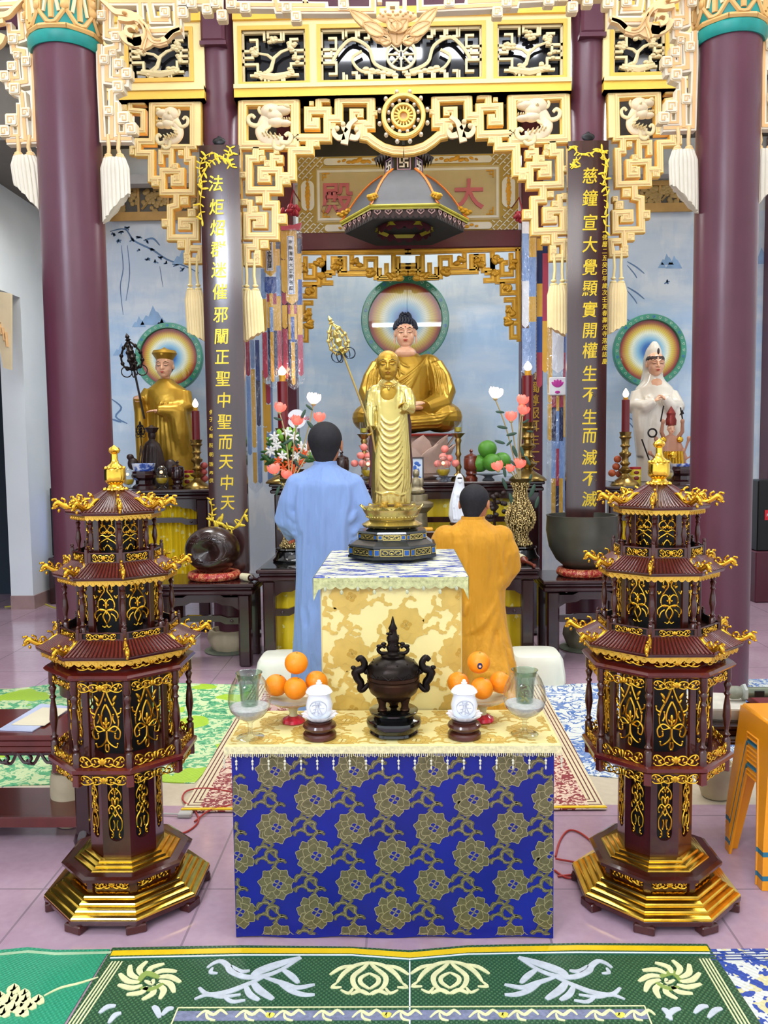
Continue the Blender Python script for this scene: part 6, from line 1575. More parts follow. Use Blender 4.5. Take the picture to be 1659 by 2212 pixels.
        for k in range(8): a=pi/8+k*pi/4; mobj('dragon_finial',dm,t,((Re-.004)*cos(a),(Re-.004)*sin(a),ze+.002),a)
    def tier_drum(Rp,Ri2,z0,z1,kind,pr,railR,railh,w,rr):
        b=B(); 
        for k in range(8):
            p,q=oct_side(railR,k); d=(q-p); L_=d.length; b.push(T((p.x+q.x)/2,(p.y+q.y)/2,0)@Rz(math.atan2(d.y,d.x)))
            b.cbox(-L_/2,L_/2,-.003,.003,z0,z0+.007,.001); b.cbox(-L_/2,L_/2,-.003,.003,z0+railh-.005,z0+railh,.001); b.cbox(-L_/2,-L_/2+.014,-.004,.004,z0,z0+railh,.001); b.cbox(L_/2-.014,L_/2,-.004,.004,z0,z0+railh,.001)
            b.box(-L_/2,L_/2,.002,.004,z0,z0+railh,1); b.pop()
            a=pi/8+k*pi/4; b.push(T(railR*cos(a),railR*sin(a),0)@Rz(a)); b.cbox(-.006,.006,-.006,.006,z0,z0+railh+.012,.002); b.ell((0,0,z0+railh+.017),.006,0,6,5); b.pop()
        oc(b,[(railR+.002,z0-.004),(.05,z0-.004)]); oc(b,[(railR,z0),(.05,z0)])
        b.obj('balcony_rail',[LACB,MATS['black_recess']],t,20)
        ring_panels('wide',w*1.1,railh*.8,.0020,railR,z0+railh*.1,'balcony_scroll',y=.003)
        pm=baluster(z1-z0-railh*.3,pr).mesh('post',LACB,50)
        for k in range(8): a=pi/8+k*pi/4; mobj('post',pm,t,(Rp*cos(a),Rp*sin(a),z0+railh*.3),a)
        lit_drum(Ri2,z0,z1,'inner_drum')
        ring_panels(kind,w,(z1-z0-railh)*.9,rr,Ri2-.002,z0+railh*1.0,'filigree_panel',y=.003)
    z3e=zf(1421,.275); z3t=zf(1385,.205)
    b=B(); oc(b,[(.215,ztop+.036),(.215,ztop+.045),(.2,ztop+.05),(.2,z3e)]); b.obj('neck_drum',LACB,t,20)
    tier(0,.280,z3e,.205,z3t,0,0,0,'',15,.022)
    ring_panels('wide',.15,.030,.0026,.238,z3e-.052,'eave_scroll')
    z2e=zf(1249,.215); z2t=zf(1217,.150); z2v=z2e-.012
    tier_drum(.180,.142,z3t,z2v,'mid',.0105,.203,zf(1366,.2)-z3t,.092,.0028)
    tier(0,.218,z2e,.152,z2t,0,0,0,'',13,.020,wsc=.95)
    z1e=zf(1108,.165); z1t=zf(1057,.02)
    tier_drum(.128,.104,z2t,z1e-.012,'short',.009,.150,zf(1194,.15)-z2t,.068,.0026)
    tier(0,.168,z1e,.030,z1t,0,0,0,'',10,.018,apex=True,wsc=1.05)
    b=B(); zt=zf(960,0); H=zt-z1t+.005; z0=z1t-.006
    b.lathe([(.036,z0),(.036,z0+H*.05),(.028,z0+H*.10),(.024,z0+H*.14),(.034,z0+H*.2),(.037,z0+H*.25),(.036,z0+H*.46),(.033,z0+H*.50),(.025,z0+H*.55),(.015,z0+H*.60),(.011,z0+H*.70),(.011,z0+H*.80),(.017,z0+H*.83),(.021,z0+H*.88),(.017,z0+H*.93),(.006,z0+H*.97),(.001,z0+H)],20)
    for k in range(10): a=2*pi*k/10; b.ell((.036*cos(a),.036*sin(a),z0+.006),(.010,.010,.007),0,7,5); b.ell((.031*cos(a),.031*sin(a),z0+H*.50),(.008,.008,.006),0,7,5)
    b.obj('finial',GOLDF,t,50)
    return t
axL=(W(262,1400,YL).x,262)
TLN=make_lantern(axL,'tall carved red lacquer and gilt pagoda lantern left of the offering table')
xr_=W(1418,1400,YL).x
TRN=dup(TLN,loc=(xr_,YL,0),label='tall carved red lacquer and gilt pagoda lantern right of the offering table')
for o in(TLN,TRN): o['group']='pair of pagoda lanterns'
# ================= offering table, pedestal, offerings =================
YT=G(855,2027,0).y; ZT=W(845,1608,YT-.01).z
tx0=W(505,1830,YT).x; tx1=W(1196,1830,YT).x; txc=(tx0+tx1)/2; thw=(tx1-tx0)/2
YPD=G(845,1534,ZT).y; TD=YPD-YT-.005
SATB=mat('royal_blue_satin','#03167A',.36,0,.25,4); OLV=mat('olive_gold_thread','#6B6747',.34,.45,.2,60); OLVL=mat('pale_gold_thread','#A59C72',.34,.4,.1,30)
def yellow_satin(name,a,c,rough):
    return mat(name,a,rough,0,.12,5,bmp=.25,bs_=3)
YS=mat('pale_yellow_satin','#EBDD98',.38,0,.07,3,bmp=.2,bs_=5); YM=mat('gold_yellow_motif','#D2B25A',.42,.1,.08,20); YM2=mat('gold_yellow_line','#BC963A',.45,.1,.05)
def peony(b,cx,cz,R,y,seed,mf=0,ml=1,mc=2,th=.0004):
    rnd=random.Random(seed); a0=rnd.uniform(0,1)
    def blob(x,z,rx,rz,a,yy,lob=4,amp=.12):
        P=[]
        for k in range(20):
            t=2*pi*k/20; r=1+amp*sin(lob*t+seed); u=rx*r*cos(t); v=rz*r*sin(t); P.append((x+u*cos(a)-v*sin(a),z+u*sin(a)+v*cos(a)))
        b.prism(P,yy-th,yy,mf); b.ribbon(P,R*.035,yy-th*1.6,yy-th*.9,ml,closed=True)
    n=9
    for k in range(n): a=a0+2*pi*k/n; blob(cx+.66*R*cos(a),cz+.66*R*sin(a)*.95,.36*R,.30*R,a,y-th*(k%3)*.7,5)
    for k in range(6): a=a0+.4+2*pi*k/6; blob(cx+.38*R*cos(a),cz+.38*R*sin(a),.30*R,.26*R,a,y-th*(3+(k%2)),3)
    for k in range(4): a=a0+2*pi*k/4; P=[(cx+.1*R+.16*R*cos(a)+.15*R*cos(t),cz+.16*R*sin(a)+.13*R*sin(t)) for t in [2*pi*j/10 for j in range(10)]]; b.prism(P,y-th*6,y-th*5,mc); b.ribbon(P,R*.03,y-th*6.5,y-th*5.9,ml,closed=True)
VC=[0]
def vine(b,pts,R,y,mf=0,ml=1,th=.0004):
    P=smooth_path(pts,4); n=len(P); b.ribbon(P,[R*(.20-.10*i/n) for i in range(n)],y-th*(1+.07*(VC[0]%5)),y,mf)
    for i in range(1,len(pts)-0):
        x,z=pts[i]; 
        for s_ in(-1,1):
            a=i*1.9+s_*1.2; L_=R*.42
            Q=[(x+L_*f*cos(a+f*.9*s_),z+L_*f*sin(a+f*.9*s_)) for f in (0,.35,.7,1.)]
            VC[0]+=1; yy=y-th*.11*(VC[0]%13); b.ribbon(Q,[R*.10,R*.26,R*.22,R*.05],yy-th*1.5,y-th*.5,mf); b.ribbon(Q,R*.03,yy-th*2.3,yy-th*1.4,ml)
            e=Q[-1]; P2=[(e[0]+R*.11*cos(t),e[1]+R*.11*sin(t)) for t in [2*pi*j/8 for j in range(8)]]; b.prism(P2,yy-th*1.85,y-th*.8,mf)
def brocade(b,x0,x1,z0,z1,px,pz,R,y,ox=0,oz=0,seed=0):
    """half-drop peony lattice clipped to the rectangle"""
    t=B(); j=0; z=z1-oz
    while z>z0-pz:
        x=x0+ox+(px/2 if j%2 else 0)-px
        while x<x1+px:
            peony(t,x,z,R*(1 if j%2 else .95),y,(3 if j%2 else 8)+seed)
            vine(t,[(x+R*.95,z+R*.15),(x+R*1.35,z+R*.5),(x+R*1.55,z+R*.95)],R,y); vine(t,[(x+R*.9,z-R*.35),(x+R*1.3,z-R*.15),(x+R*1.7,z-R*.25)],R*.8,y); vine(t,[(x-R*.1,z-R*.9),(x-R*.3,z-R*1.3),(x+R*.1,z-R*1.7)],R*.9,y); vine(t,[(x-R*.2,z+R*.9),(x+R*.2,z+R*1.3)],R*.8,y)
            x+=px
        z-=pz; j+=1
    # keep faces whose centre is inside, clamp the rest
    keep=[];mi=[]
    for f,m_ in zip(t.f,t.mi):
        if all(x0-.0 <= min(max(t.v[i][0],x0),x1) for i in f):
            cx=sum(t.v[i][0] for i in f)/len(f); cz=sum(t.v[i][2] for i in f)/len(f)
            if x0<cx<x1 and z0<cz<z1: keep.append(f); mi.append(m_)
    used=sorted({i for f in keep for i in f}); ix={u:k for k,u in enumerate(used)}
    V=[(min(max(t.v[i][0],x0),x1),t.v[i][1],min(max(t.v[i][2],z0),z1)) for i in used]
    b.add(V,[tuple(ix[i] for i in f) for f in keep],0); b.mi[-len(keep):]=mi
# table
t=thing('offering_table','wooden offering table hidden under blue brocade in the middle foreground','table',(txc,YT,0))
b=B(); b.cbox(-thw+.006,thw-.006,.012,TD-.01,ZT-.035,ZT-.006,.003); b.obj('tabletop',LACB,t)
for sx in(-1,1):
    for yy in(.04,TD-.05): b=B(); b.cbox(sx*(thw-.05)-.02,sx*(thw-.05)+.02,yy-.02,yy+.02,0,ZT-.035,.003); b.obj('leg',LACB,t)
o=thing('table_skirt','royal blue satin table skirt with olive gold peonies round the offering table','cloth',(txc,YT,0))
b=B(); n=60; Z1=ZT-.008
V=[];Fs=[]
def skirt_side(P0,P1,n,flip):
    V=[];Fs=[]
    for i in range(n+1):
        u_=i/n; x=P0[0]+(P1[0]-P0[0])*u_; y=P0[1]+(P1[1]-P0[1])*u_
        V+=[(x,y,.004+.004*sin(u_*23)),(x,y,Z1)]
    for i in range(n): Fs.append((2*i,2*i+2,2*i+3,2*i+1))
    return V,Fs
for P0,P1 in (((-thw,0),(thw,0)),((thw,0),(thw,TD-.01)),((-thw,TD-.01),(-thw,0)),((thw,TD-.01),(-thw,TD-.01))): b.add(*skirt_side(P0,P1,40,0))
b.obj('satin',SATB,o,0)
b=B(); u1=1/ppm(YT,855,1830)
brocade(b,-thw+.002,thw-.002,.012,Z1-.002,170*u1,63.2*u1,40*u1,-.0008,ox=(594-505)*u1,oz=(1685-1632)*u1)
b.obj('woven_peonies',[OLV,OLVL,SATB],o,0,label='olive gold woven peonies with pale outlines')
# gold tablecloth on top
o=thing('tablecloth','pale yellow brocade cloth with lace band and bead drops on the offering table','tablecloth',(txc,YT,ZT))
ov=.018; b=B(); n=12
b.cbox(-thw-ov,thw+ov,-ov,TD-.004,-.004,.003,.002); b.obj('cloth_top',YS,o,30)
b=B(); tb=B(); brocade(tb,-thw-ov+.01,thw+ov-.01,0,TD+ov-.02,.24,.10,.055,0,seed=2)
b.v=[(x,z-ov+.004,.0031-y*.5) for x,y,z in tb.v]; b.f=[f[::-1] for f in tb.f]; b.mi=tb.mi; b.obj('woven_peonies',[YM,YM2,YS],o,0)
LACE=mat('cream_lace','#D9CFA0',.6,0,.2,90,bmp=.8,bs_=160)
b=B()
for (x0,x1,y0,y1) in ((-thw-ov-.002,thw+ov+.002,-ov-.003,-ov+.001),(-thw-ov-.003,-thw-ov+.001,-ov,TD-.01),(thw+ov-.001,thw+ov+.003,-ov,TD-.01)): b.box(x0,x1,y0,y1,-.026,-.002)
k=int(2*thw/.006)
for i in range(k): x=-thw-ov+.003+i*.006*(thw+ov)/(thw+.0); b.box(x,x+.0025,-ov-.002,-ov,-.034-.004*((i*7)%3)/2,-.026)
b.obj('lace_band',LACE,o,0)
b=B(); b.tube([(0,0,0),(0,0,-.022)],.0008,4); b.ell((0,0,-.024),.0045,0,8,6); b.ell((0,0,-.033),(.0038,.0038,.005),0,8,6); b.tube([(0,0,-.036),(0,0,-.040)],.0008,4); b.ell((0,0,-.047),(.0032,.0032,.007),0,6,5)
bm=b.mesh('bead_drop',mat('pearl_beads','#E6E2C8',.15,0,0,coat=.5,trans=.2))
for i in range(20): x=-thw+.02+(2*thw-.05)*i/19; mobj('bead_drop',bm,o,(x,-ov-.004,-.026))
for s_ in(-1,1):
    for i in range(2): mobj('bead_drop',bm,o,(s_*(thw+ov+.004),-ov+.01+i*.09,-.026))
# pedestal
px0=W(694,1400,YPD).x; px1=W(998,1400,YPD).x; pxc=(px0+px1)/2; phw=(px1-px0)/2; YPB=G(850,1186,1.15).y; PD=YPB-YPD
t=thing('pedestal','tall square pedestal draped in pale yellow peony brocade behind the offering table','pedestal',(pxc,YPD,0))
b=B(); b.cbox(-phw,phw,0,PD,0,1.135,.006); b.obj('body',YS,t)
b=B(); up=1/ppm(YPD,850,1400); brocade(b,-phw+.004,phw-.004,.02,1.12,235*up,62*up,44*up,-.0008,ox=60*up,oz=30*up,seed=5)
b.obj('woven_peonies',[YM,YM,YM2],t,0,label='deeper yellow woven peonies')
# blue-white jacquard cloth on pedestal
def jacq():
    m,nt,bs=new_mat('blue_white_jacquard'); v,x,y,z=coords(nt)
    n1=noise(nt,v,9,4,.65,sc=(1.0,2.6,1)); n2=noise(nt,v,60,2,.5,sc=(.4,3,1)); k=(n1*.75+n2*.25)
    c=ramp(nt,k,[(.42,rgb('#D9DCC6')),(.47,rgb('#C8C79A')),(.51,rgb('#3D4FA0')),(.56,rgb('#27367E')),(.60,rgb('#D9DCC6'))],'CONSTANT')
    nt.links.new(c,bs.inputs['Base Color']); bs.inputs['Roughness'].default_value=.55; return m
JQ=jacq(); ovp=.022
o=thing('lace_cover','blue and white jacquard cover with beaded green lace edging on the pedestal','tablecloth',(pxc,YPD,1.137))
b=B(); b.cbox(-phw-ovp,phw+ovp,-ovp,PD+.01,0,.010,.004); b.obj('cloth_top',JQ,o)
LG=mat('pale_green_lace','#B9BC86',.6,0,.25,70,bmp=.8,bs_=150)
b=B(); N=90
for (P0,P1) in (((-phw-ovp,-ovp-.002),(phw+ovp,-ovp-.002)),((-phw-ovp-.002,-ovp),(-phw-ovp-.002,PD)),((phw+ovp+.002,-ovp),(phw+ovp+.002,PD))):
    V=[];Fs=[]
    for i in range(N+1):
        u_=i/N; x=P0[0]+(P1[0]-P0[0])*u_; y=P0[1]+(P1[1]-P0[1])*u_; dr=.026+.010*abs(sin(u_*pi*14))+(.05*max(0,1-u_/.03) if 1 else 0)+(.05*max(0,(u_-.97)/.03))
        V+=[(x,y,.006),(x,y,-dr)]
    for i in range(N): Fs.append((2*i,2*i+2,2*i+3,2*i+1))
    b.add(V,Fs)
for i in range(46): x=-phw-ovp+.006+i*(2*(phw+ovp)-.012)/45; b.ell((x,-ovp-.003,-.006),.0024,0,6,4)
b.obj('lace_edging',LG,o,0)
b=B()
for i in range(9): b.ell((-phw+.02+i*(2*phw-.04)/8,-ovp-.004,-.034-.012*(i%2)),(.006,.004,.009),0,8,6)
b.obj('crystal_beads',mat('crystal_bead','#DDE6CC',.05,0,0,trans=.6,coat=.5),o)
# small offerings ------------------------------------------------
def onT(px,py): g=G(px,py,ZT+.004); return g
ORM=mat('orange_peel','#F08A0C',.42,0,.06,10,bmp=.35,bs_=220)
def orange(loc,r,label,group,rot,sticker=None):
    b=B(); b.lathe([(r*max(.001,cos(a))*1.0,r*sin(a)*(.95 if sin(a)<.97 else .93)) for a in [-pi/2+pi*i/18 for i in range(19)]],28); 
    ox=thing('orange',label,'orange',loc,0,group); ox.rotation_euler=rot; b.obj('peel',ORM,ox,80)
    b=B(); b.ell((0,0,r*.945),(r*.09,r*.09,r*.03),0,8,4); b.obj('stem_scar',mat('stem_green','#6E7A2A',.6,0,0),ox)
    if sticker:
        R3=Euler(rot).to_matrix().to_4x4().inverted(); b=B(); d=Vector(sticker).normalized(); q=d.to_track_quat('Z','Y').to_matrix().to_4x4()
        b.push(R3@Matrix.Translation(d*r*1.0)@q); b.lathe([(.0001,.0012),(r*.22,.0006),(r*.30,-.0025)],20,sx=.85,cap=False); b.lathe([(.0001,.0020),(r*.12,.0016)],14,m=1,cap=False); b.pop(); b.obj('sticker',[mat('navy_sticker','#1B2050',.3,0,0),mat('sticker_peach','#E8B890',.4,0,0)],ox)
def compote(px,pyb,label,ctr,col):
    g=onT(px,pyb); t=thing('fruit_stand',label,'dish',(g.x,g.y,g.z),0,'fruit stands of oranges'); s=ppm(g.y,px,pyb); h=(1558-1512)/s
    b=B(); b.lathe([(.036,0),(.040,.004),(.036,.014),(.018,.024)],28,mod=lambda a,z:1+.03*cos(8*a)); b.obj('foot',[mat('red_green_base','#C4203A',.25,0,.5,40,coat=.4)],t)
    b=B(); b.lathe([(.016,.02),(.013,.035),(.018,.050),(.035,h-.012),(.070,h-.002),(.084,h+.008),(.080,h+.006),(.03,h-.004),(.001,h-.006)],36,mod=lambda a,z:1+(.03*cos(16*a) if z>h-.004 else 0)); b.obj('bowl',mat('cream_glass_dish','#D6CDA6',.15,0,.1,coat=.4,trans=.15),t)
    z=g.z+h+.004; r=.0385
    P=[(-.036,-.025),(.036,-.025),(0,.036)]
    return g,z,s
for side_,(px,pyb,spots) in enumerate(((634,1560,((597,1480),(638,1487),(684,1473),(640,1432))),(1042,1557,((990,1475),(1041,1487),(1081,1474),(1034,1431))))):
    sn_='left' if side_==0 else 'right'
    g,z,s=compote(px,pyb,'cream footed fruit stand with red base holding oranges on the %s of the table'%sn_,None,None)
    # three below, one above
    r=.0395 if side_==0 else .0385
    pos=[(-.045,.012),(.0,-.034),(.045,.018)]
    nm=['left lower orange','front lower orange','right lower orange','top orange']
    for k,(dx,dy) in enumerate(pos):
        w=W(spots[k][0],spots[k][1],g.y+dy); orange((w.x,w.y,w.z),r,'%s in the pile on the %s fruit stand'%(nm[k],sn_),'oranges on the stands',(.3*k,.4-.3*k,k))
    w=W(spots[3][0],spots[3][1],g.y); orange((w.x,w.y,w.z),r*1.02,('top orange %s the %s fruit stand'%('crowning' ,sn_)) if side_==0 else 'top orange with a dark blue sticker on the right fruit stand','oranges on the stands',(.2,.1,0),(.02,-1,-.08) if side_ else None)
# goblets
def glass_mat(name='clear_glass',col=(.95,.97,.96)):
    m=bpy.data.materials.new(name); m.use_nodes=True; nt=m.node_tree; nt.nodes.clear(); MATS[name]=m
    out=nt.nodes.new('ShaderNodeOutputMaterial'); tr=nt.nodes.new('ShaderNodeBsdfTransparent'); g=nt.nodes.new('ShaderNodeBsdfGlossy'); lw=nt.nodes.new('ShaderNodeLayerWeight'); mi=nt.nodes.new('ShaderNodeMixShader')
    tr.inputs[0].default_value=(*col,1); g.inputs['Roughness'].default_value=.03; lw.inputs[0].default_value=.25
    nt.links.new(lw.outputs['Facing'],mi.inputs[0]); nt.links.new(tr.outputs[0],mi.inputs[1]); nt.links.new(g.outputs[0],mi.inputs[2]); nt.links.new(mi.outputs[0],out.inputs[0]); return m
GL=glass_mat(); GLG=glass_mat('greenish_glass',(.72,.82,.74)); SAND=mat('grey_white_sand','#C9C6C2',.8,0,.12,90,bmp=.6,bs_=300)
for (px,pyb,sn_) in ((541,1597,'left'),(1133,1590,'right')):
    g=onT(px,pyb-4); s=ppm(g.y,px,1540); t=thing('glass_goblet','big round glass goblet half filled with pale sand at the %s table edge'%sn_,'goblet',(g.x,g.y,g.z),0,'sand filled glass goblets')
    k=1/s; H=(pyb-1458)*k*1.0
    b=B(); P=[(29*k,0),(30*k,.002),(8*k,.007),(5*k,.014),(5*k,32*k),(12*k,38*k),(30*k,48*k),(42*k,62*k),(46.5*k,80*k),(44*k,102*k),(36*k,122*k),(29*k,133*k)]
    b.lathe(P,40,cap=False); b.obj('bowl_and_stem',GL,t,80)
    b=B(); b.lathe([(.001,39*k),(12*k,40*k),(29*k,49.5*k),(40*k,62*k),(43*k,68*k),(41*k,70*k),(16*k,72*k),(.001,70*k)],32,mod=lambda a,z:1+.01*sin(3*a)); b.obj('sand',SAND,t)
    b=B(); b.lathe([(.001,64*k),(17*k,64*k),(18*k,70*k),(22*k,118*k),(27*k,140*k),(29*k,143*k),(27*k,142*k),(20*k,118*k),(16*k,72*k),(.001,70*k)],28,cap=False); b.obj('inner_tumbler',GLG,t,80)
    if sn_=='right': b=B(); [b.ell((.01*cos(i),.01*sin(i),74*k+.004*(i%3)),.005,0,7,5) for i in range(7)]; b.obj('amber_pebbles',mat('amber_pebble','#D8B45A',.3,0,.1),t)
# porcelain jars on turned wooden stands
PORC=mat('white_porcelain','#E9EDF2',.12,0,.02,5,coat=.6)
for (px,sn_,pyb) in ((691,'left',1592),(1003,'right',1591)):
    g=onT(px,pyb); s=ppm(g.y,px,1560); k=1/s; t=thing('wooden_stand','turned dark wooden stand under the %s porcelain jar'%sn_,'stand',(g.x,g.y,g.z),0,'turned wooden stands')
    b=B(); hs=38*k; b.lathe([(34*k,0),(36*k,.003),(36*k,9*k),(33*k,13*k),(24*k,15*k),(24*k,19*k),(34*k,21*k),(36.5*k,26*k),(34*k,31*k),(26*k,34*k),(28*k,37*k),(24*k,38*k)],32); b.obj('turned_body',mat('turned_brown_wood','#4A2318',.3,0,.3,12,coat=.4),t)
    t=thing('porcelain_jar','white porcelain lidded jar with raised lettering on the %s wooden stand'%sn_,'jar',(g.x,g.y,g.z+hs),0,'white porcelain jars')
    b=B(); z1=2*k; b.lathe([(18*k,0),(24*k,2*k),(35*k,10*k),(38*k,14*k),(34*k,13*k),(22*k,7*k),(.001,7*k)],60,mod=lambda a,z:1+(.06*cos(12*a) if z>6*k else 0)); b.obj('wavy_saucer',PORC,t)
    b=B(); b.lathe([(19*k,6*k),(24*k,12*k),(28*k,24*k),(29*k,34*k),(26*k,46*k),(24*k,54*k),(26*k,60*k),(25*k,62*k)],40); b.obj('body',PORC,t)
    b=B(); b.lathe([(26*k,60*k),(29*k,62*k),(27*k,66*k),(20*k,73*k),(8*k,77*k),(5*k,79*k)],40); b.ell((0,0,81*k),(7*k,7*k,3*k)); b.ell((0,0,85*k),(4.5*k,4.5*k,3.5*k)); b.obj('lid',PORC,t)
    b=B(); cz=33*k
    for st in ([(-.5,.2),(-.1,.35),(.3,.3)],[(-.4,-.1),(0,.05),(.5,0)],[(-.2,.5),(-.15,.1),(-.3,-.4)],[(.15,.5),(.1,.1),(.35,-.45)],[(-.5,-.35),(-.1,-.2),(.2,-.4)],[(0,.45),(.0,-.5)]):
        P=[(x*26*k,-28.8*k*math.sqrt(max(.05,1-(x*.9)**2)),cz+z*28*k) for x,z in smooth_path(st,3)]; b.tube(P,1.1*k,5)
    b.tube([(18*k*cos(a),-28.5*k*math.sqrt(1-(.62*cos(a))**2)-.0,cz+17*k*sin(a)) for a in [2*pi*i/20 for i in range(20)]],.9*k,5,closed=True)
    b.obj('raised_emblem',mat('pale_grey_relief','#B8BCC6',.25,.1,0),t)
# bronze censer on stand
g=onT(851,1583); s=ppm(g.y,851,1520); k=1/s
BRZ=mat('dark_bronze','#1B130E',.34,.7,.45,14,bmp=.3,bs_=60); BRZB=mat('brown_bronze','#3A2414',.36,.75,.4,10,bmp=.2,bs_=50); BLKL=mat('black_lacquer_stand','#090A0A',.12,0,0,coat=.6)
t=thing('censer_stand','glossy black round stand under the bronze incense burner','stand',(g.x,g.y,g.z))
b=B(); b.lathe([(46*k,0),(52*k,4*k),(50*k,9*k),(56*k,17*k),(58*k,26*k),(56*k,33*k),(48*k,37*k),(42*k,40*k),(45*k,44*k),(52*k,48*k),(53*k,52*k),(50*k,54*k),(.001,54*k)],48,mod=lambda a,z:1+(.03*cos(6*a) if z<36*k else 0)); b.obj('body',BLKL,t)
t=thing('incense_burner','dark bronze lidded incense burner with scroll handles in the middle of the table','censer',(g.x,g.y,g.z+54*k))
b=B()
b.lathe([(20*k,18*k),(34*k,24*k),(50*k,38*k),(56*k,52*k),(57*k,62*k),(54*k,66*k),(57*k,69*k),(57*k,76*k),(54*k,78*k)],40); b.obj('bowl',BRZB,t)
fb=B(); fb.tube([(0,0,28*k),(0,0,14*k),(0,.0,0)],[13*k,8*k,9*k],10); fb.ell((0,0,3*k),(11*k,11*k,5*k)); fm=fb.mesh('leg',BRZB)
for i in range(3): a=-pi/2+pi/3+i*2*pi/3; mobj('leg',fm,t,(28*k*cos(a),28*k*sin(a),0))
b=B(); b.lathe([(57*k,77*k),(58*k,81*k),(55*k,94*k),(46*k,104*k),(34*k,111*k),(26*k,114*k),(27*k,118*k),(18*k,121*k)],48,mod=lambda a,z:1+.012*sin(11*a+z*900))
for i in range(12):
    for j in range(3):
        a=2*pi*i/12+j*.3; rr=(57-j*6)*k; z=(82+j*9)*k; b.tube([(rr*cos(a+q*.12),rr*sin(a+q*.12),z+5*k*sin(q*1.6)) for q in range(5)],1.8*k,5)
b.obj('pierced_lid',BRZ,t,60)
b=B(); b.lathe([(18*k,119*k),(12*k,126*k),(15*k,134*k),(11*k,142*k),(13*k,150*k),(14*k,156*k),(9*k,164*k),(8*k,172*k),(10*k,176*k),(5*k,186*k),(3*k,194*k),(1*k,202*k)],20)
for s_ in(-1,1):
    P=smooth_path([(s_*10*k,0,122*k),(s_*26*k,0,122*k),(s_*32*k,0,130*k),(s_*24*k,0,138*k),(s_*16*k,0,134*k)],4); b.tube(P,4*k,7); b.ell((s_*30*k,0,137*k),(6*k,5*k,4*k)); b.ell((s_*20*k,0,142*k),(6*k,6*k,4*k))
for i in range(14): a=i*1.3; b.ell((11*k*cos(a),11*k*sin(a),(128+i*3)*k),(4*k,4*k,3*k),0,6,5)
b.obj('finial_figure',BRZ,t,60)
for s_ in(-1,1):
    b=B(); P=smooth_path([(s_*54*k,0,54*k),(s_*66*k,0,42*k),(s_*72*k,0,44*k),(s_*70*k,0,56*k),(s_*78*k,0,68*k),(s_*80*k,0,82*k),(s_*66*k,0,88*k),(s_*62*k,0,100*k),(s_*70*k,0,112*k),(s_*78*k,0,106*k)],4); n=len(P)
    b.tube(P,[k*(5+4*sin(pi*i/n)) for i in range(n)],8); b.ell((s_*82*k,0,78*k),(9*k,6*k,10*k)); b.ell((s_*86*k,0,90*k),(6*k,4*k,5*k)); b.ell((s_*72*k,0,62*k),(8*k,6*k,7*k)); b.ell((s_*58*k,0,82*k),(7*k,5*k,7*k))
    b.obj('handle',BRZ,t,60)
# ================= things on and around the altars =================
BRASS=mat('aged_brass','#9A7E44',.28,.9,.25,20); BRASS2=mat('openwork_pale_gold','#CDB478',.36,.5,.25,20)
REDC=mat('dark_red_candle','#6E1018',.35,0,.05,coat=.3)
FLAME=mat('lit_bulb','#FFF2DC',.5,0,0,emit='#FFC890',es=9)
def candle(px,pyb,pyt,pyc,pyf,Y,z,label,wd=1.0):
    """brass candlestick from pyb (base) to pyt, candle to pyc, bulb centre pyf"""
    w=W(px,pyt,Y); t=thing('candlestick',label,'candlestick',(w.x,Y,z),0); h=w.z-z; s=ppm(Y); r=9/s*wd
    b=B(); P=[(3.4,0),(3.4,.02),(3.0,.06),(1.8,.13),(1.0,.18),(.8,.22),(1.5,.26),(1.7,.29),(1.0,.32),(.7,.36),(1.3,.41),(.8,.45),(.8,.52),(1.35,.56),(1.45,.60),(.8,.64),(.75,.70),(1.2,.74),(.9,.77),(1.0,.86),(1.5,.90),(1.2,.93),(1.35,.97),(1.5,1.0)]
    b.lathe([(a*r,c*h) for a,c in P],24); b.obj('stick',BRASS,t,50)
    hc=W(px,pyc,Y).z-z; b=B(); b.lathe([(r*.95,h*.99),(r*.95,hc),(r*.7,hc+.004)],20); b.obj('candle',REDC,t)
    hf=W(px,pyf,Y).z-z; b=B(); b.lathe([(r*.55,hc),(r*.6,hf-.03)],12); b.obj('bulb_holder',mat('yellow_holder','#D8A030',.4,.2,0),t)
    b=B(); b.lathe([(.001,hf-.035),(r*.55,hf-.02),(r*.75,hf-.0),(r*.5,hf+.025),(.001,hf+.05)],14); b.obj('flame_bulb',FLAME,t)
    return t
candle(612,1040,925,825,803,7.05,zUC,'tall brass candlestick with lit red candle at the left end of the central altar',1.35)
candle(1140,1038,912,812,793,7.05,zUC,'tall brass candlestick with lit red candle at the right end of the central altar',1.35)
candle(424,1050,950,888,873,7.35,zUL,'small brass candlestick with lit red candle on the left side altar')
candle(1351,1045,933,864,851,7.35,zUR,'small brass candlestick with lit red candle on the right side altar')
def at(px,Y,z,py=1000): return (W(px,py,Y).x,Y,z)
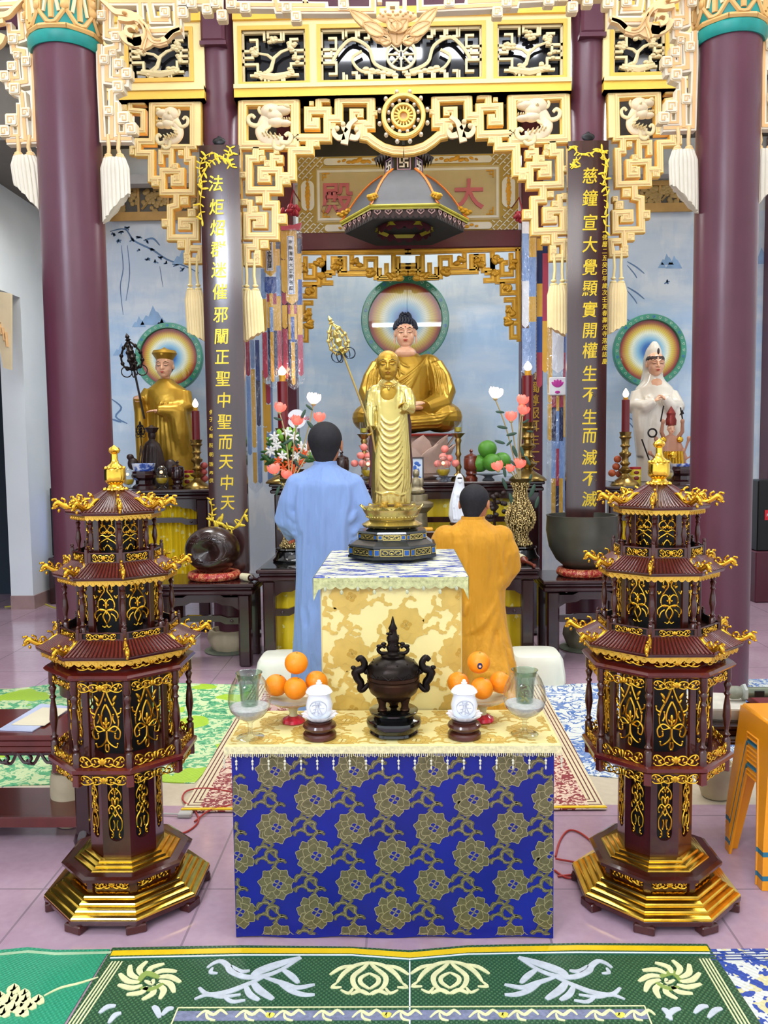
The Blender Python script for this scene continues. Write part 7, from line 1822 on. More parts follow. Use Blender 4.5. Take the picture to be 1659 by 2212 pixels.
def oil_lamp(px,pyt,Y,z,label):
    t=thing('altar_oil_lamp',label,'oil lamp',at(px,Y,z),0); h=W(px,pyt,Y).z-z; r=.028
    b=B(); b.lathe([(.07,0),(.07,.01),(.05,.04),(.02,.07),(.018,.09),(.03,.12),(.018,.15),(.016,h*.4),(.028,h*.45),(.018,h*.5),(.02,h*.62),(.03,h*.68),(.022,h*.72),(.04,h*.76),(.055,h*.80),(.03,h*.80)],20,mod=lambda a,zz:1+(.12*cos(6*a) if zz>h*.77 else 0)); b.obj('stem',BRASS,t,50)
    b=B(); b.lathe([(.024,h*.79),(.034,h*.82),(.036,h),(.034,h),(.03,h*.83),(.001,h*.81)],20,cap=False); b.obj('glass_cup',GL,t,60)
    b=B(); b.lathe([(.001,h*.81),(.029,h*.83),(.031,h*.90),(.001,h*.90)],16); b.obj('yellow_oil',mat('yellow_oil','#C9B52A',.1,0,0,coat=.5),t)
oil_lamp(787,912,7.15,zUC,'brass oil lamp with glass cup left of the seated Buddha'); oil_lamp(990,910,7.15,zUC,'brass oil lamp with glass cup right of the seated Buddha')
RW=mat('red_brown_turned_wood','#6B2A16',.3,0,.2,12,coat=.4)
def wood_jar(px,Y,z,sc,label,m=RW):
    t=thing('turned_wood_jar',label,'jar',at(px,Y,z)); b=B(); k=sc
    b.lathe([(.055*k,0),(.058*k,.02*k),(.04*k,.04*k),(.05*k,.06*k),(.045*k,.08*k),(.062*k,.10*k),(.066*k,.11*k),(.066*k,.19*k),(.06*k,.20*k)],28); b.obj('body',m,t)
    b=B(); b.lathe([(.062*k,.20*k),(.06*k,.215*k),(.03*k,.23*k),(.012*k,.235*k),(.01*k,.25*k),(.018*k,.262*k),(.001,.28*k)],24); b.obj('lid',m,t)
wood_jar(1018,7.25,zUC,.98,'red brown turned wooden lidded jar right of the pink fruit'); wood_jar(738,7.25,zUC,.98,'dark turned wooden lidded jar beside the head of the blue robed person',mat('dark_turned_wood','#2B1410',.3,0,.2,12,coat=.4))
FN={6:['topmost','middle left','middle right','bottom left','bottom middle','bottom right'],4:['topmost','middle','bottom left','bottom right'],3:['topmost','middle','lowest']}
def fruit_pile(name,cat,px,Y,z,r,spots,m,label,dishlabel,dishm,dh=.045,dr=.11):
    t=thing('offering_dish',dishlabel,'dish',at(px,Y,z)); b=B(); b.lathe([(.05,0),(.055,.005),(.03,dh*.5),(.045,dh*.7),(dr,dh),(dr-.006,dh+.004),(.04,dh*.8),(.001,dh*.78)],28,cap=False); b.obj('dish',dishm,t)
    fm=B(); fm.ell((0,0,0),(r,r,r*.94),0,20,12); me=fm.mesh(name,m,80)
    for i,(p,q,dy) in enumerate(spots):
        w=W(p,q,Y+dy); o=mobj(name,me,loc=w); tag(o,label[i] if isinstance(label,list) else FN[len(spots)][i]+' '+label,cat,group=label[:60])
BWD=mat('blue_white_dish','#AEB8C8',.2,0,.35,40,coat=.4)
PKF=mat('pink_wax_fruit','#E88478',.35,0,.08,8,coat=.2); GRN=mat('green_pomelo','#4E8A2A',.45,0,.12,8,bmp=.2,bs_=160)
fruit_pile('pink_fruit','fruit',783,7.12,zUC,.033,[(786,966,0),(779,984,-.02),(794,985,.02),(766,1001,0),(783,1001,-.04),(798,1002,.02)],PKF,'pink fruit of the pile left of the front gilt statue','dark blue patterned dish under the left pink fruit pile',BWD)
fruit_pile('pink_fruit','fruit',962,7.12,zUC,.035,[(961,970,0),(957,987,-.02),(970,990,.02),(946,1002,0),(965,1003,-.04),(984,1001,.02)],PKF,'pink fruit of the pile right of the picture frame','dark blue patterned dish under the right pink fruit pile',BWD)
fruit_pile('pomelo','pomelo',1055,7.22,zUC,.082,[(1053,970,0),(1063,999,-.06),(1036,1001,.04),(1084,996,.07)],GRN,['topmost green pomelo in the pile right of the wooden jar','front lower green pomelo of the pile','lower left green pomelo half hidden behind the front one','lower right green pomelo behind the flower stems'],'grey footed dish under the green pomelos',mat('grey_pewter','#8E959C',.3,.6,.1),.055,.14)
ORF=mat('dull_orange_fruit','#B0532A',.45,0,.1,10)
fruit_pile('orange_fruit','fruit',1331,7.4,zUR,.034,[(1334,992,0),(1331,1008,0),(1322,1022,-.02),(1338,1024,.03)],ORF,'dull orange fruit of the pile left of the right brass candlestick','dark dish under the small orange fruit pile',BWD,.035,.08)
fruit_pile('red_fruit','fruit',441,7.4,zUL,.033,[(441,1006,0),(440,1020,0),(442,1034,0)],mat('dull_red_fruit','#A84A44',.45,0,.1),'dull red fruit of the stack behind the left brass candlestick','small dish under the dull red fruit stack',BWD,.03,.07)
# porcelain censers on stands
def blue_white():
    m,nt,bs=new_mat('blue_and_white_porcelain'); v,x,y,z=coords(nt); n=noise(nt,v,11,5,.6,sc=(1,1,1.6),dist=.6)
    c=ramp(nt,n,[(.44,rgb('#E4E9F4')),(.52,rgb('#8FA6DC')),(.58,rgb('#2A4CA8')),(.7,rgb('#223C94'))]); k=fmod(z,10)>.105
    c=mixc(nt,k*.8,c,rgb('#4A6AB8')); nt.links.new(c,bs.inputs['Base Color']); bs.inputs['Roughness'].default_value=.12; bs.inputs['Coat Weight'].default_value=.5; return m
BWP=blue_white()
for (px,Y,z,l) in ((310,7.45,zUL,'left'),(1472,7.45,zUR,'right')):
    s=1/ppm(Y); t=thing('incense_pot_stand','dark carved stand under the %s blue and white incense pot'%l,'stand',at(px,Y,z)); h=38*s
    b=B(); b.lathe([(27*s,0),(24*s,6*s),(18*s,10*s),(18*s,18*s),(26*s,24*s),(27*s,30*s),(25*s,33*s),(24*s,h)],8,ph=pi/8); b.obj('body',DARK,t,20)
    t=thing('incense_pot','blue and white porcelain incense pot on the %s side altar'%l,'incense pot',tuple(at(px,Y,z+h))); hp=W(px,1001,Y).z-z-h
    b=B(); b.lathe([(20*s,0),(22*s,hp*.1),(24.5*s,hp*.7),(25.5*s,hp*.97),(25*s,hp),(23*s,hp),(22*s,hp*.8),(.001,hp*.78)],36); b.obj('pot',BWP,t)
    if l=='left': b=B(); b.tube([(0,-.02,hp*.6),(-.01,-.02,hp+.18)],.0025,5); b.obj('incense_stick',mat('brown_incense','#6A4A32',.7),t)
# lemon tins and lamps
for (px,Y,z,l) in ((406,7.5,zUL,'left'),(1372,7.5,zUR,'right')):
    b=B(); s=1/ppm(Y); b.lathe([(12*s,0),(12.5*s,2*s),(12.5*s,36*s),(11.5*s,38*s)],24,m=0); b.lathe([(12.7*s,33*s),(12.7*s,38*s),(.001,38.6*s)],24,m=1); b.ell((0,-12*s,14*s),(6*s,1.5*s,5*s),2,10,6); b.ell((0,-12*s,26*s),(6*s,1.5*s,4*s),2,10,6)
    b.lathe([(12.8*s,17*s),(12.8*s,20*s)],24,m=3,cap=False)
    tag(b.obj('tea_tin',[mat('yellow_tin','#D9C22E',.35,.1,.05),mat('red_tin_lid','#B0262A',.35),mat('dark_red_print','#7A1E1E',.4,0,0),mat('tin_band','#E8D988',.4,0,0)],loc=at(px,Y,z)),'yellow tin with red lid on the %s side altar'%l,'tin')
def glass_lamp(px,Y,z,label,sc=1):
    t=thing('glass_oil_lamp',label,'oil lamp',at(px,Y,z)); k=sc; b=B(); b.lathe([(.035*k,0),(.04*k,.01*k),(.018*k,.03*k),(.04*k,.05*k),(.058*k,.085*k),(.055*k,.11*k),(.045*k,.125*k)],24,cap=False); b.obj('glass_base',GL,t,60)
    b=B(); b.lathe([(.001,.04*k),(.036*k,.052*k),(.052*k,.085*k),(.05*k,.10*k),(.001,.10*k)],20); b.obj('amber_oil',mat('amber_oil','#B89A20',.08,0,0,coat=.6),t)
    b=B(); b.lathe([(.042*k,.12*k),(.048*k,.145*k),(.04*k,.18*k),(.02*k,.205*k),(.001,.21*k)],20,cap=False); b.obj('glass_dome',GL,t,60)
    b=B(); b.ell((0,-.02*k,.15*k),(.014*k,.014*k,.014*k)); b.obj('wick_light',mat('warm_wick','#FFD8B0',.4,0,0,emit='#FFB070',es=2.5),t)
glass_lamp(349,7.3,zUL,'amber glass oil lamp beside the left blue and white pot'); glass_lamp(276,7.3,zUL,'amber glass oil lamp half hidden at the left column',.9); glass_lamp(1440,7.3,zUR,'amber glass oil lamp beside the right blue and white pot',1.1)
glass_lamp(957,7.0,zUC,'clear glass oil lamp with amber oil in front of the pink fruit',1.05); glass_lamp(795,7.0,zUC,'clear glass oil lamp behind the sleeve of the front gilt statue',1.05)
wood_jar(383,7.35,zUL,.9,'dark lidded wooden pot beside the small dark seated figure',DARK)
# framed picture
t=thing('picture_frame','small dark framed blue and white picture beside the lotus throne','picture',at(900,7.1,zUC)); s=1/ppm(7.1)
b=B(); b.ribbon([(-14*s,4*s),(14*s,4*s),(14*s,52*s),(-14*s,52*s)],3*s,-.01,.01,0,closed=True); b.obj('frame',DARK,t)
b=B(); b.box(-13*s,13*s,0,.004,5*s,51*s,0); 
for (x,z,a,c) in ((0,40,7,4),(-4,30,5,6),(3,22,4,7),(-3,14,8,5),(5,36,5,3),(2,9,9,3)): b.ell((x*s,-.001,z*s),(a*s*.8,.002,c*s),1,10,6)
b.obj('picture',[mat('pale_blue_print','#CFDCE8',.4,0,.05),mat('blue_ink_print','#2F5FB0',.4,0,0)],t)
# small dark seated figure with staff, and its lion-like supports
DW=mat('dark_carved_wood','#2A1812',.45,0,.25,20,bmp=.3,bs_=60); s=1/ppm(7.7)
t=thing('dark_seated_figurine','dark carved wood seated monk figurine with pointed hat before the gold statue','figurine',at(330,7.7,zUL)); b=B()
q=lambda x,y:((x-330)*s,(1052-y)*s)
def PQ(x,y,d=0): a=q(x,y); return (a[0],d,a[1])
skirt(b,[(0,0,0,34*s,24*s),(0,0,24*s,32*s,22*s),(0,0,55*s,27*s,18*s),(0,0,80*s,22*s,14*s),(0,0,96*s,16*s,11*s),(0,0,104*s,7*s,7*s)],20)
b.ell(PQ(330,938),(9*s,9*s,12*s)); b.lathe([(11*s,121*s),(17*s,131*s),(9*s,132*s),(1*s,137*s)],6)
b.ell(PQ(290,1000,-.05),(12*s,12*s,14*s)); b.ell(PQ(372,1010,-.05),(16*s,14*s,20*s)); b.ell(PQ(285,985,-.06),(8*s,8*s,7*s))
for k_ in range(6): b.tube([PQ(312+7*k_,960,-.09),PQ(308+8*k_,1000,-.12),PQ(310+8*k_,1045,-.13)],2*s,6)
mobj('body',remesh(b,.006,DW,smooth_it=1),t)
ring_staff('ringed_staff','small dark ringed staff held by the dark seated figurine',(309,1020),(304,940),7.55,7.55,.005,IRON,.12,0)
# many armed figurine
s=1/ppm(7.6); t=thing('many_armed_figurine','small many armed deity figurine with red and gold crown on the right side altar','figurine',at(1448,7.6,zUR))
def PR(x,y,d=0): return ((x-1448)*s,d,(1052-y)*s)
b=B(); skirt(b,[(0,0,0,30*s,20*s),(0,0,20*s,34*s,22*s),(0,0,48*s,22*s,14*s),(0,0,80*s,18*s,11*s),(0,0,98*s,15*s,9*s),(0,0,106*s,6*s,6*s)],18)
for s_ in(-1,1):
    for (ex,ey,hx_,hy) in ((34,985,44,955),(28,940,26,918),(40,1000,60,985),(38,1015,56,1020),(20,1005,8,992)):
        b.tube([(s_*14*s,0,(1052-955)*s),(s_*ex*s*.8,-.03,(1052-ey)*s),(s_*hx_*s*.8,-.05,(1052-hy)*s)],[5*s,4.5*s,3.5*s],8); b.ell((s_*hx_*s*.8,-.05,(1052-hy)*s),(5*s,4*s,6*s),0,8,6)
mobj('body',remesh(b,.006,mat('tan_skin_paint','#A9775C',.4,0,.1),smooth_it=1),t)
b=B(); head_prims(b,(0,-.01,(1052-934)*s),22*s,'short',.6); mobj('head',remesh(b,.004,SKP,smooth_it=1),t); face_paint(t,(0,-.01,(1052-934)*s),22*s)
b=B(); b.lathe([(11*s,(1052-926)*s),(12*s,(1052-915)*s),(9*s,(1052-908)*s),(10*s,(1052-900)*s),(5*s,(1052-892)*s),(.001,(1052-884)*s)],12); b.obj('crown',[mat('red_gold_crown','#7A241A',.35,.3,.3,60)],t)
b=B()
for k_ in range(7): b.tube([(s_:=((k_-3)*6*s),-.07,70*s),((k_-3)*7*s,-.08,30*s),((k_-3)*9*s,-.08,0)],3*s,6)
for x in (-18,18): b.ell((x*s,-.03,95*s),(7*s,5*s,7*s),0,10,6)
b.ell((0,-.08,62*s),(9*s,6*s,8*s)); b.obj('gold_ornaments',GOLD,t)
b=B(); b.tube([PR(1422,918,-.05),PR(1428,884,-.05)],1.5*s,5); b.tube([PR(1470,920,-.05),PR(1464,888,-.05)],1.5*s,5); b.prism([(PR(1462,905)[0],PR(0,905)[2]),(PR(1472,902)[0],PR(0,902)[2]),(PR(1468,893)[0],PR(0,893)[2])],-.055,-.045); b.tube([PR(1382,955,-.05),PR(1398,1000,-.06)],1.6*s,5)
b.tube([(PR(1404,942)[0]+9*s*cos(a),-.06,PR(0,942)[2]+9*s*sin(a)) for a in [2*pi*i/14 for i in range(14)]],2*s,5,closed=True); b.obj('attributes',IRON,t)
# white porcelain figurine
WP=mat('white_glazed_porcelain','#E2E6EC',.12,0,.02,coat=.7); Yw=6.30; s=1/ppm(Yw); zb_=wz(990,1128,Yw); zz=zTC+.006
t=thing('carved_stand','dark red carved stand under the white porcelain figurine','stand',at(991,Yw,zz,1130)); b=B(); hh=zb_-zz; b.lathe([(24*s,0),(24*s,4*s),(16*s,8*s),(18*s,hh*.5),(14*s,hh-8*s),(22*s,hh-4*s),(22*s,hh)],8,ph=pi/8); b.obj('body',DARK,t,20)
t=thing('white_figurine','white porcelain hooded standing figurine left of the shaved head of the kneeling person','figurine',at(991,Yw,zb_,1100)); b=B()
skirt(b,[(-2*s,0,0,16*s,13*s),(-3*s,0,14*s,20*s,14*s),(-2*s,0,40*s,19*s,13*s),(0,0,62*s,16*s,11*s),(1*s,0,78*s,12*s,9*s),(2*s,0,90*s,10*s,9*s),(2*s,0,100*s,8*s,8*s),(2*s,0,107*s,3*s,3*s)],20)
for k_ in range(5): b.tube([((k_-2)*5*s,-10*s,66*s),((k_-2)*6*s-3*s,-13*s,35*s),((k_-2)*6*s,-14*s,6*s)],2*s,6)
b.ell((0,-11*s,60*s),(5*s,4*s,6*s)); mobj('robe',remesh(b,.005,WP,smooth_it=1),t)
b=B(); b.ell((2*s,-6*s,90*s),(5.5*s,5*s,7*s),0,14,10); b.ell((2*s,-11.3*s,89*s),(1*s,1*s,1.5*s)); b.obj('face',WP,t)
b=B(); b.ell((2*s,-4.6*s,97*s),(6*s,5*s,3*s),0,12,6); b.obj('black_hair',INK,t)
# silver seated figurine and pedestal, antler coral, book, small items
SIL=mat('old_silver','#8F8468',.35,.6,.2,20); Ys=6.55; s=1/ppm(Ys); z0=zTC+.006
t=thing('round_pedestal','stepped grey gold round pedestal behind the front gilt statue','pedestal',at(903,Ys,z0,1100)); hq=wz(903,1068,Ys)-z0; b=B(); b.lathe([(30*s,0),(30*s,hq*.3),(22*s,hq*.35),(20*s,hq*.7),(34*s,hq*.8),(34*s,hq*.86),(22*s,hq*.9),(22*s,hq)],28); b.obj('body',SIL,t,40)
t=thing('silver_figurine','small dull silver seated figurine half hidden by the front gilt statue','figurine',at(899,Ys,z0+hq,1060)); b=B(); b.ell((0,0,8*s),(20*s,14*s,9*s)); b.ell((0,0,24*s),(12*s,9*s,16*s)); b.ell((0,0,46*s),(8*s,8*s,10*s)); b.ell((-12*s,0,26*s),(5*s,5*s,11*s)); b.ell((12*s,0,26*s),(5*s,5*s,11*s)); mobj('body',remesh(b,.006,SIL,smooth_it=2),t)
b=B(); rnd=random.Random(9)
for k_ in range(6): P=smooth_path([(0,0,0),(.01*rnd.uniform(-1,1),0,.05+.03*k_),(.05*rnd.uniform(-1,1),rnd.uniform(-.02,.02),.09+.035*k_),(.07*rnd.uniform(-.6,1),0,.10+.05*k_)],4); b.tube(P,.007,6)
b.lathe([(.04,-.18),(.04,-.16),(.02,-.02),(.001,0)],16); tag(b.obj('white_coral_ornament',WP,loc=at(783,6.5,z0+.18,1060)),'white branching coral ornament beside the shoulder of the blue robed person','ornament')
b=B(); b.cbox(-.10,.10,-.05,.05,0,.02,.004); o=tag(b.obj('yellow_book',mat('yellow_cover','#D89A1E',.5,0,.05),loc=at(905,6.2,wz(905,1146,6.2))),'thin yellow wrapped booklet lying beside the lotus base','book')
b=B(); b.cbox(-.22,.16,-.08,.1,0,wz(905,1146,6.2)-z0-.001,.006); tag(b.obj('scripture_box',DARK,loc=at(905,6.2,z0)),'dark wooden scripture box under the yellow booklet','box')
b=B(); b.lathe([(.03,0),(.06,.01),(.10,.05),(.118,.10),(.12,.15),(.115,.15),(.11,.10),(.05,.02),(.001,.015)],32,cap=False)
tag(b.obj('black_bowl',mat('dark_pewter_bowl','#3A3C38',.35,.6,.1),loc=at(1083,6.15,z0,1160)),'dark metal bowl on the centre table right of the kneeling person','bowl')
b=B(); rnd=random.Random(3)
for k_ in range(22): a=rnd.random()*6.3; r=rnd.uniform(.01,.09); b.ell((r*cos(a),r*sin(a)*.4,.05+rnd.uniform(0,.2)),(.022,.016,.02),0,7,5)
b.tube([(0,0,-.06),(0,0,.2)],.012,6); b.lathe([(.05,-.08),(.05,-.06),(.02,-.05)],12); tag(b.obj('wood_root_carving',DW,loc=at(1068,6.55,z0+.08+.16,1080)),'dark knobbly root carving right of the shaved head','carving')
b=B(); b.lathe([(.06,0),(.06,.16)],8,ph=pi/8); tag(b.obj('carving_block',DARK,loc=at(1068,6.55,z0,1080)),'dark block under the root carving','stand')
# gilt vases with lotus lamps
LPK=mat('pink_glass_petal','#F0806E',.25,0,.1,10,emit='#FF8070',es=.35); LWH=mat('glowing_white_petal','#FFE8DC',.4,0,0,emit='#FFC8B0',es=2.2)
LEAF=mat('dark_green_leaf','#2E4A38',.45,0,.2,10); STEM=mat('gold_stem','#B8A878',.4,.3,.1)
def lotus_lamp(b,c,r,seed,m):
    rnd=random.Random(seed); b.push(T(*c)@Rx(rnd.uniform(-.3,.3))@Ry(rnd.uniform(-.4,.4)))
    for n_,rr,hh,ph in ((5,.55,1.0,0),(6,.95,.95,.5)):
        for k_ in range(n_):
            a=2*pi*k_/n_+ph; b.push(Rz(a)); V=[];Fs=[]
            for i in range(5):
                u_=i/4; w_=.48*r*sin(pi*(.15+.8*u_)); x=rr*r*(.25+.55*sin(u_*1.9)); z=r*hh*u_*1.2-r*.35
                V+=[(x,-w_,z),(x+.1*r,0,z),(x,w_,z)]
            for i in range(4): o=3*i; Fs+=[(o,o+1,o+4,o+3),(o+1,o+2,o+5,o+4)]
            b.add(V,Fs,m); b.pop()
    b.pop()
def vase_set(px,Y,z,sn_,blooms,leaves):
    s=1/ppm(Y); x0=at(px,Y,z,1100)[0]
    t=thing('vase_stand','round black stand under the %s gilt vase'%sn_,'stand',(x0,Y,z)); b=B(); b.lathe([(41*s,0),(42*s,4*s),(36*s,10*s),(32*s,22*s),(36*s,26*s),(34*s,29*s),(.001,29*s)],32); b.obj('body',BLKL,t)
    zb_=z+29*s; zt=wz(px,1034,Y); H=zt-zb_
    t=thing('gilt_vase','pale gilt openwork vase of electric lotus branches at the %s of the altar'%sn_,'vase',(x0,Y,zb_)); b=B()
    P=[(24,0),(26,.02),(20,.08),(16,.14),(17,.2),(28,.28),(33,.38),(32,.48),(24,.60),(16,.72),(14,.82),(19,.92),(27,.99),(29,1.0),(26,1.0),(12,.84)]
    P=[(a*s,c*H) for a,c in P]; b.lathe([(a*.86,c) for a,c in P],28,m=1)
    rnd=random.Random(px)
    def rad(zz):
        for (a,c),(a2,c2) in zip(P[:14],P[1:14]):
            if c<=zz<=c2: return a+(a2-a)*(zz-c)/(max(1e-6,c2-c))
        return 20*s
    for i in range(26):
        zz=H*(.03+.93*i/26); r=rad(zz); n_=max(7,int(2*pi*r/(7.5*s)))
        for k_ in range(n_):
            a=2*pi*k_/n_+i*.5+rnd.uniform(-.1,.1); q_=rnd.uniform(2.2,3.6)*s
            if (i+k_)%2: b.ell((r*cos(a),r*sin(a),zz),(q_*.7,q_*.7,q_),0,6,5)
            else:
                c=Vector((r*cos(a),r*sin(a),zz)); u=Vector((-sin(a),cos(a),0)); b.tube([c+u*q_*cos(t_)+Vector((0,0,q_*sin(t_))) for t_ in [2*pi*j/7 for j in range(7)]],1.0*s,4,0,closed=True)
    b.obj('openwork_body',[BRASS2,mat('dark_gold_core','#5A4822',.5,.5,0)],t,60)
    t=thing('lotus_lamp_branch','electric pink lotus branches with one glowing white bloom in the %s gilt vase'%sn_,'flowers',(x0,Y,zt-.05))
    lp=lambda x,y,dy=0:(lambda w:(w.x-x0,dy,w.z-(zt-.05)))(W(x,y,Y+dy))
    b=B()
    for (x,y,r,gl_,via) in blooms:
        c=lp(x,y,-.02); P_=smooth_path([(0,0,0),lp(*via),(c[0],c[1],c[2]-r*s*.6)],5); b.tube(P_,.0055,5); b.ell((c[0],c[1],c[2]-r*s*.55),(r*s*.35,r*s*.35,r*s*.3),0,8,6)
    b.obj('stems',STEM,t)
    for i,(x,y,r,gl_,via) in enumerate(blooms):
        b=B(); c=lp(x,y,-.02); lotus_lamp(b,c,r*s*1.25,i,0); b.obj('lotus_bloom',LWH if gl_ else LPK,t,60)
        b=B(); b.ell(c,(r*s*.3,)*3); b.obj('bulb',FLAME if gl_ else mat('warm_bulb','#FFE0C8',.4,0,0,emit='#FFB890',es=3),t)
    b=B()
    for (x,y,a,L_) in leaves: c=lp(x,y,-.03); b.ell(c,(L_*s,.004,L_*s*.3),0,10,6,rot=(0,a,0))
    b.obj('leaves',LEAF,t,60)
vase_set(1124,6.3,zTC+.006,'right',[(1070,853,15,1,(1095,930)),(1128,868,13,0,(1120,950)),(1129,889,13,0,(1125,960)),(1104,903,13,0,(1112,960)),(1076,1010,13,0,(1095,1010)),(1122,1005,13,0,(1122,1015)),(1101,1014,10,0,(1108,1015))],
  [(1080,890,.1,10),(1085,923,.2,12),(1105,938,-.2,12),(1080,955,.3,12),(1100,957,-.8,9),(1112,975,1.2,14),(1128,975,1.3,12),(1140,995,1.1,12),(1090,1045,1.2,14),(1105,1080,1.3,16),(1150,1060,-1.2,16),(1160,1085,-1.3,14),(1150,1105,1.2,10),(1145,932,.1,8),(1108,1000,.8,10),(1090,1020,1.4,12),(1145,1035,-1.3,12),(1136,910,-.5,9)])
vase_set(628,6.3,zTC+.006,'left',[(677,865,15,1,(660,950)),(604,884,13,0,(618,950)),(640,912,13,0,(635,960)),(690,905,13,0,(670,970)),(593,1017,14,0,(610,1015)),(618,1028,12,0,(622,1025)),(632,1035,10,0,(628,1030))],
  [(655,895,-1.1,12),(672,920,.9,14),(668,880,.7,10),(640,960,1.2,10),(655,985,.4,12),(600,905,.3,10),(620,955,-.5,12),(640,1000,1.0,10),(610,1045,1.3,12),(600,1060,-1.2,12)])
# bouquet with placard
Yb=7.0; s=1/ppm(Yb); x0=at(630,Yb,0)[0]; z0=zUC
t=thing('flower_bouquet','round bouquet of white lilies, orange blooms and green leaves at the left altar end','flowers',(x0,Yb,z0)); rnd=random.Random(12)
lb=lambda x,y,dy=0:(lambda w:(w.x-x0,dy,w.z-z0))(W(x,y,Yb))
b=B(); b.lathe([(.10,0),(.12,.02),(.09,.10),(.11,.12)],20); b.obj('basket',mat('brown_basket','#5A3E22',.7,0,.3,40),t)
b=B()
for k_ in range(60):
    a=rnd.uniform(0,pi); r=rnd.uniform(20,62); c=lb(628+r*cos(a)*.95,1000-r*sin(a)*1.05,rnd.uniform(-.12,.05)); b.ell(c,(13*s,.006,4*s),rnd.choice((0,0,1)),8,5,rot=(0,-a+rnd.uniform(-.7,.7),0))
for k_ in range(7): a=rnd.uniform(.2,2.9); b.ell(lb(628+64*cos(a)*.9,1000-64*sin(a),-.05),(14*s,4*s,5*s),1,8,6,rot=(0,-a,0))
b.obj('foliage',[mat('mid_green_leaf','#3A6A34',.5,0,.25,20),mat('yellow_green_bud','#7DB03A',.45,0,.15)],t,60)
def lily(b,c,r,a,m=0):
    for k_ in range(6):
        t_=a+k_*pi/3; b.ell((c[0]+r*.55*cos(t_),c[1]-.01,c[2]+r*.55*sin(t_)),(r*.6,r*.14,r*.24),m,8,5,rot=(0,-t_,0))
b=B()
for (x,y) in ((598,945),(603,962),(590,975),(640,945),(655,965),(668,972),(625,935),(645,985),(615,985)): lily(b,lb(x,y,-.14),11*s,rnd.random())
b.obj('white_lilies',mat('white_petal','#EDEDE6',.5,0,.03),t,60)
b=B()
for (x,y) in ((645,968),(662,980),(655,998),(630,1000),(640,1012),(607,995),(618,1010),(602,1008)): lily(b,lb(x,y,-.16),9*s,rnd.random())
b.obj('orange_blooms',mat('orange_petal','#E0561A',.5,0,.12,20),t,60)
t=thing('greeting_placard','round white placard with red lettering above the left bouquet','sign',at(641,Yb+.05,wz(641,905,Yb+.05),905)); b=B(); b.push(Rx(pi/2)); b.lathe([(.001,0),(21*s,0),(21*s,.006),(.001,.006)],32); b.pop(); b.tube([(0,.0,-15*s),(0,.0,-90*s)],.004,5); b.obj('disc',mat('white_card','#ECEEF2',.5,0,0),t)
o=B(); o.push(T(0,-.010,2*s)); o._j(text_b('KÍNH DÂNG',10*s,.001,.0006),None); o.pop(); o.obj('lettering',mat('crimson_letters','#C8203A',.5,0,0),t,0)
# ---------- wooden fish drum, singing bowl, cushions, mallets ----------
def brocade_red():
    m,nt,bs=new_mat('red_brocade_cushion'); v,x,y,z=coords(nt); n=noise(nt,v,28,4,.6,dist=1.5)
    nt.links.new(ramp(nt,n,[(.42,rgb('#9A1A1E')),(.5,rgb('#B03028')),(.56,rgb('#D8A868')),(.62,rgb('#C04A50'))]),bs.inputs['Base Color']); bs.inputs['Roughness'].default_value=.4; return m
RBR=brocade_red()
def ring_cushion(px,py,rpx,Y,z,label):
    s=1/ppm(Y); r=rpx*s; b=B(); P=[(r*.45+r*.42+r*.18*cos(a)*1.0,.032+.032*sin(a)) for a in [2*pi*k/12 for k in range(12)]]; P.append(P[0]); b.lathe([(a,c) for a,c in P],40,cap=False,mod=lambda a,zz:1+.02*cos(12*a)); b.lathe([(.001,.03),(r*.8,.03)],30,cap=False)
    tag(b.obj('ring_cushion',RBR,loc=(wx(px,py,Y),Y,z)),label,'cushion')
Yk=6.2; s=1/ppm(Yk,460,1180)
ring_cushion(463,1235,56,Yk,zTL,'red brocade ring cushion under the carved wooden fish drum')
t=thing('wooden_fish_drum','big round dark carved wooden fish drum on its red cushion','drum',(wx(459,1180,Yk),Yk,zTL+.05)); b=B(); R=59*s
def fishmod(P): pass
FW=mat('dark_fish_wood','#2C1712',.28,0,.35,7,bmp=.2,bs_=40,coat=.5)
V=[];Fs=[];N=40;U=24
zc=R*.84
hole=Vector((-.12,-.93,-.02)).normalized()
for i in range(U+1):
    ph_=-pi/2+pi*i/U
    for k_ in range(N):
        a=2*pi*k_/N; d=Vector((cos(ph_)*cos(a),cos(ph_)*sin(a),sin(ph_))); rr=1.0; dd=(d-hole).length
        if dd<.62: rr-=.55*(1-(dd/.62)**2)**.8 if dd<.62 else 0
        V.append((d.x*R*rr,d.y*R*.9*rr,zc+d.z*R*.84*rr))
for i in range(U):
    for k_ in range(N): Fs.append((i*N+k_,i*N+(k_+1)%N,(i+1)*N+(k_+1)%N,(i+1)*N+k_))
b.add(V,Fs); b.obj('shell',FW,t,80)
b=B()
def onS(az,el,off=1.0): d=Vector((cos(el)*cos(az),cos(el)*sin(az),sin(el))); return (d.x*R*off,d.y*R*.9*off,zc+d.z*R*.84*off)
for rr in (.10,.17,.23): b.tube([onS(-pi/2-.1+rr*1.3*cos(t_),.72+rr*sin(t_),1.0) for t_ in [2*pi*j/16 for j in range(16)]],R*.018,5,closed=True)
for s_ in(-1,1):
    b.tube([onS(-pi/2-.1+s_*a,e_,1.0) for a,e_ in ((.5,.75),(.75,.45),(.85,.1),(.7,-.25),(.4,-.42),(.1,-.45))],R*.025,6)
    for i in range(5):
        for j in range(3): b.tube([onS(-pi/2-.1+s_*(.35+.12*i)+.05*cos(t_),.62-.14*j+.05*sin(t_),1.0) for t_ in (0,.8,1.6,2.4,3.14)],R*.012,4)
    b.tube([onS(-pi/2+s_*(.3+.09*k_),-.35+.06*sin(k_*1.5)) for k_ in range(6)],R*.02,5)
b.obj('carved_relief',FW,t,60)
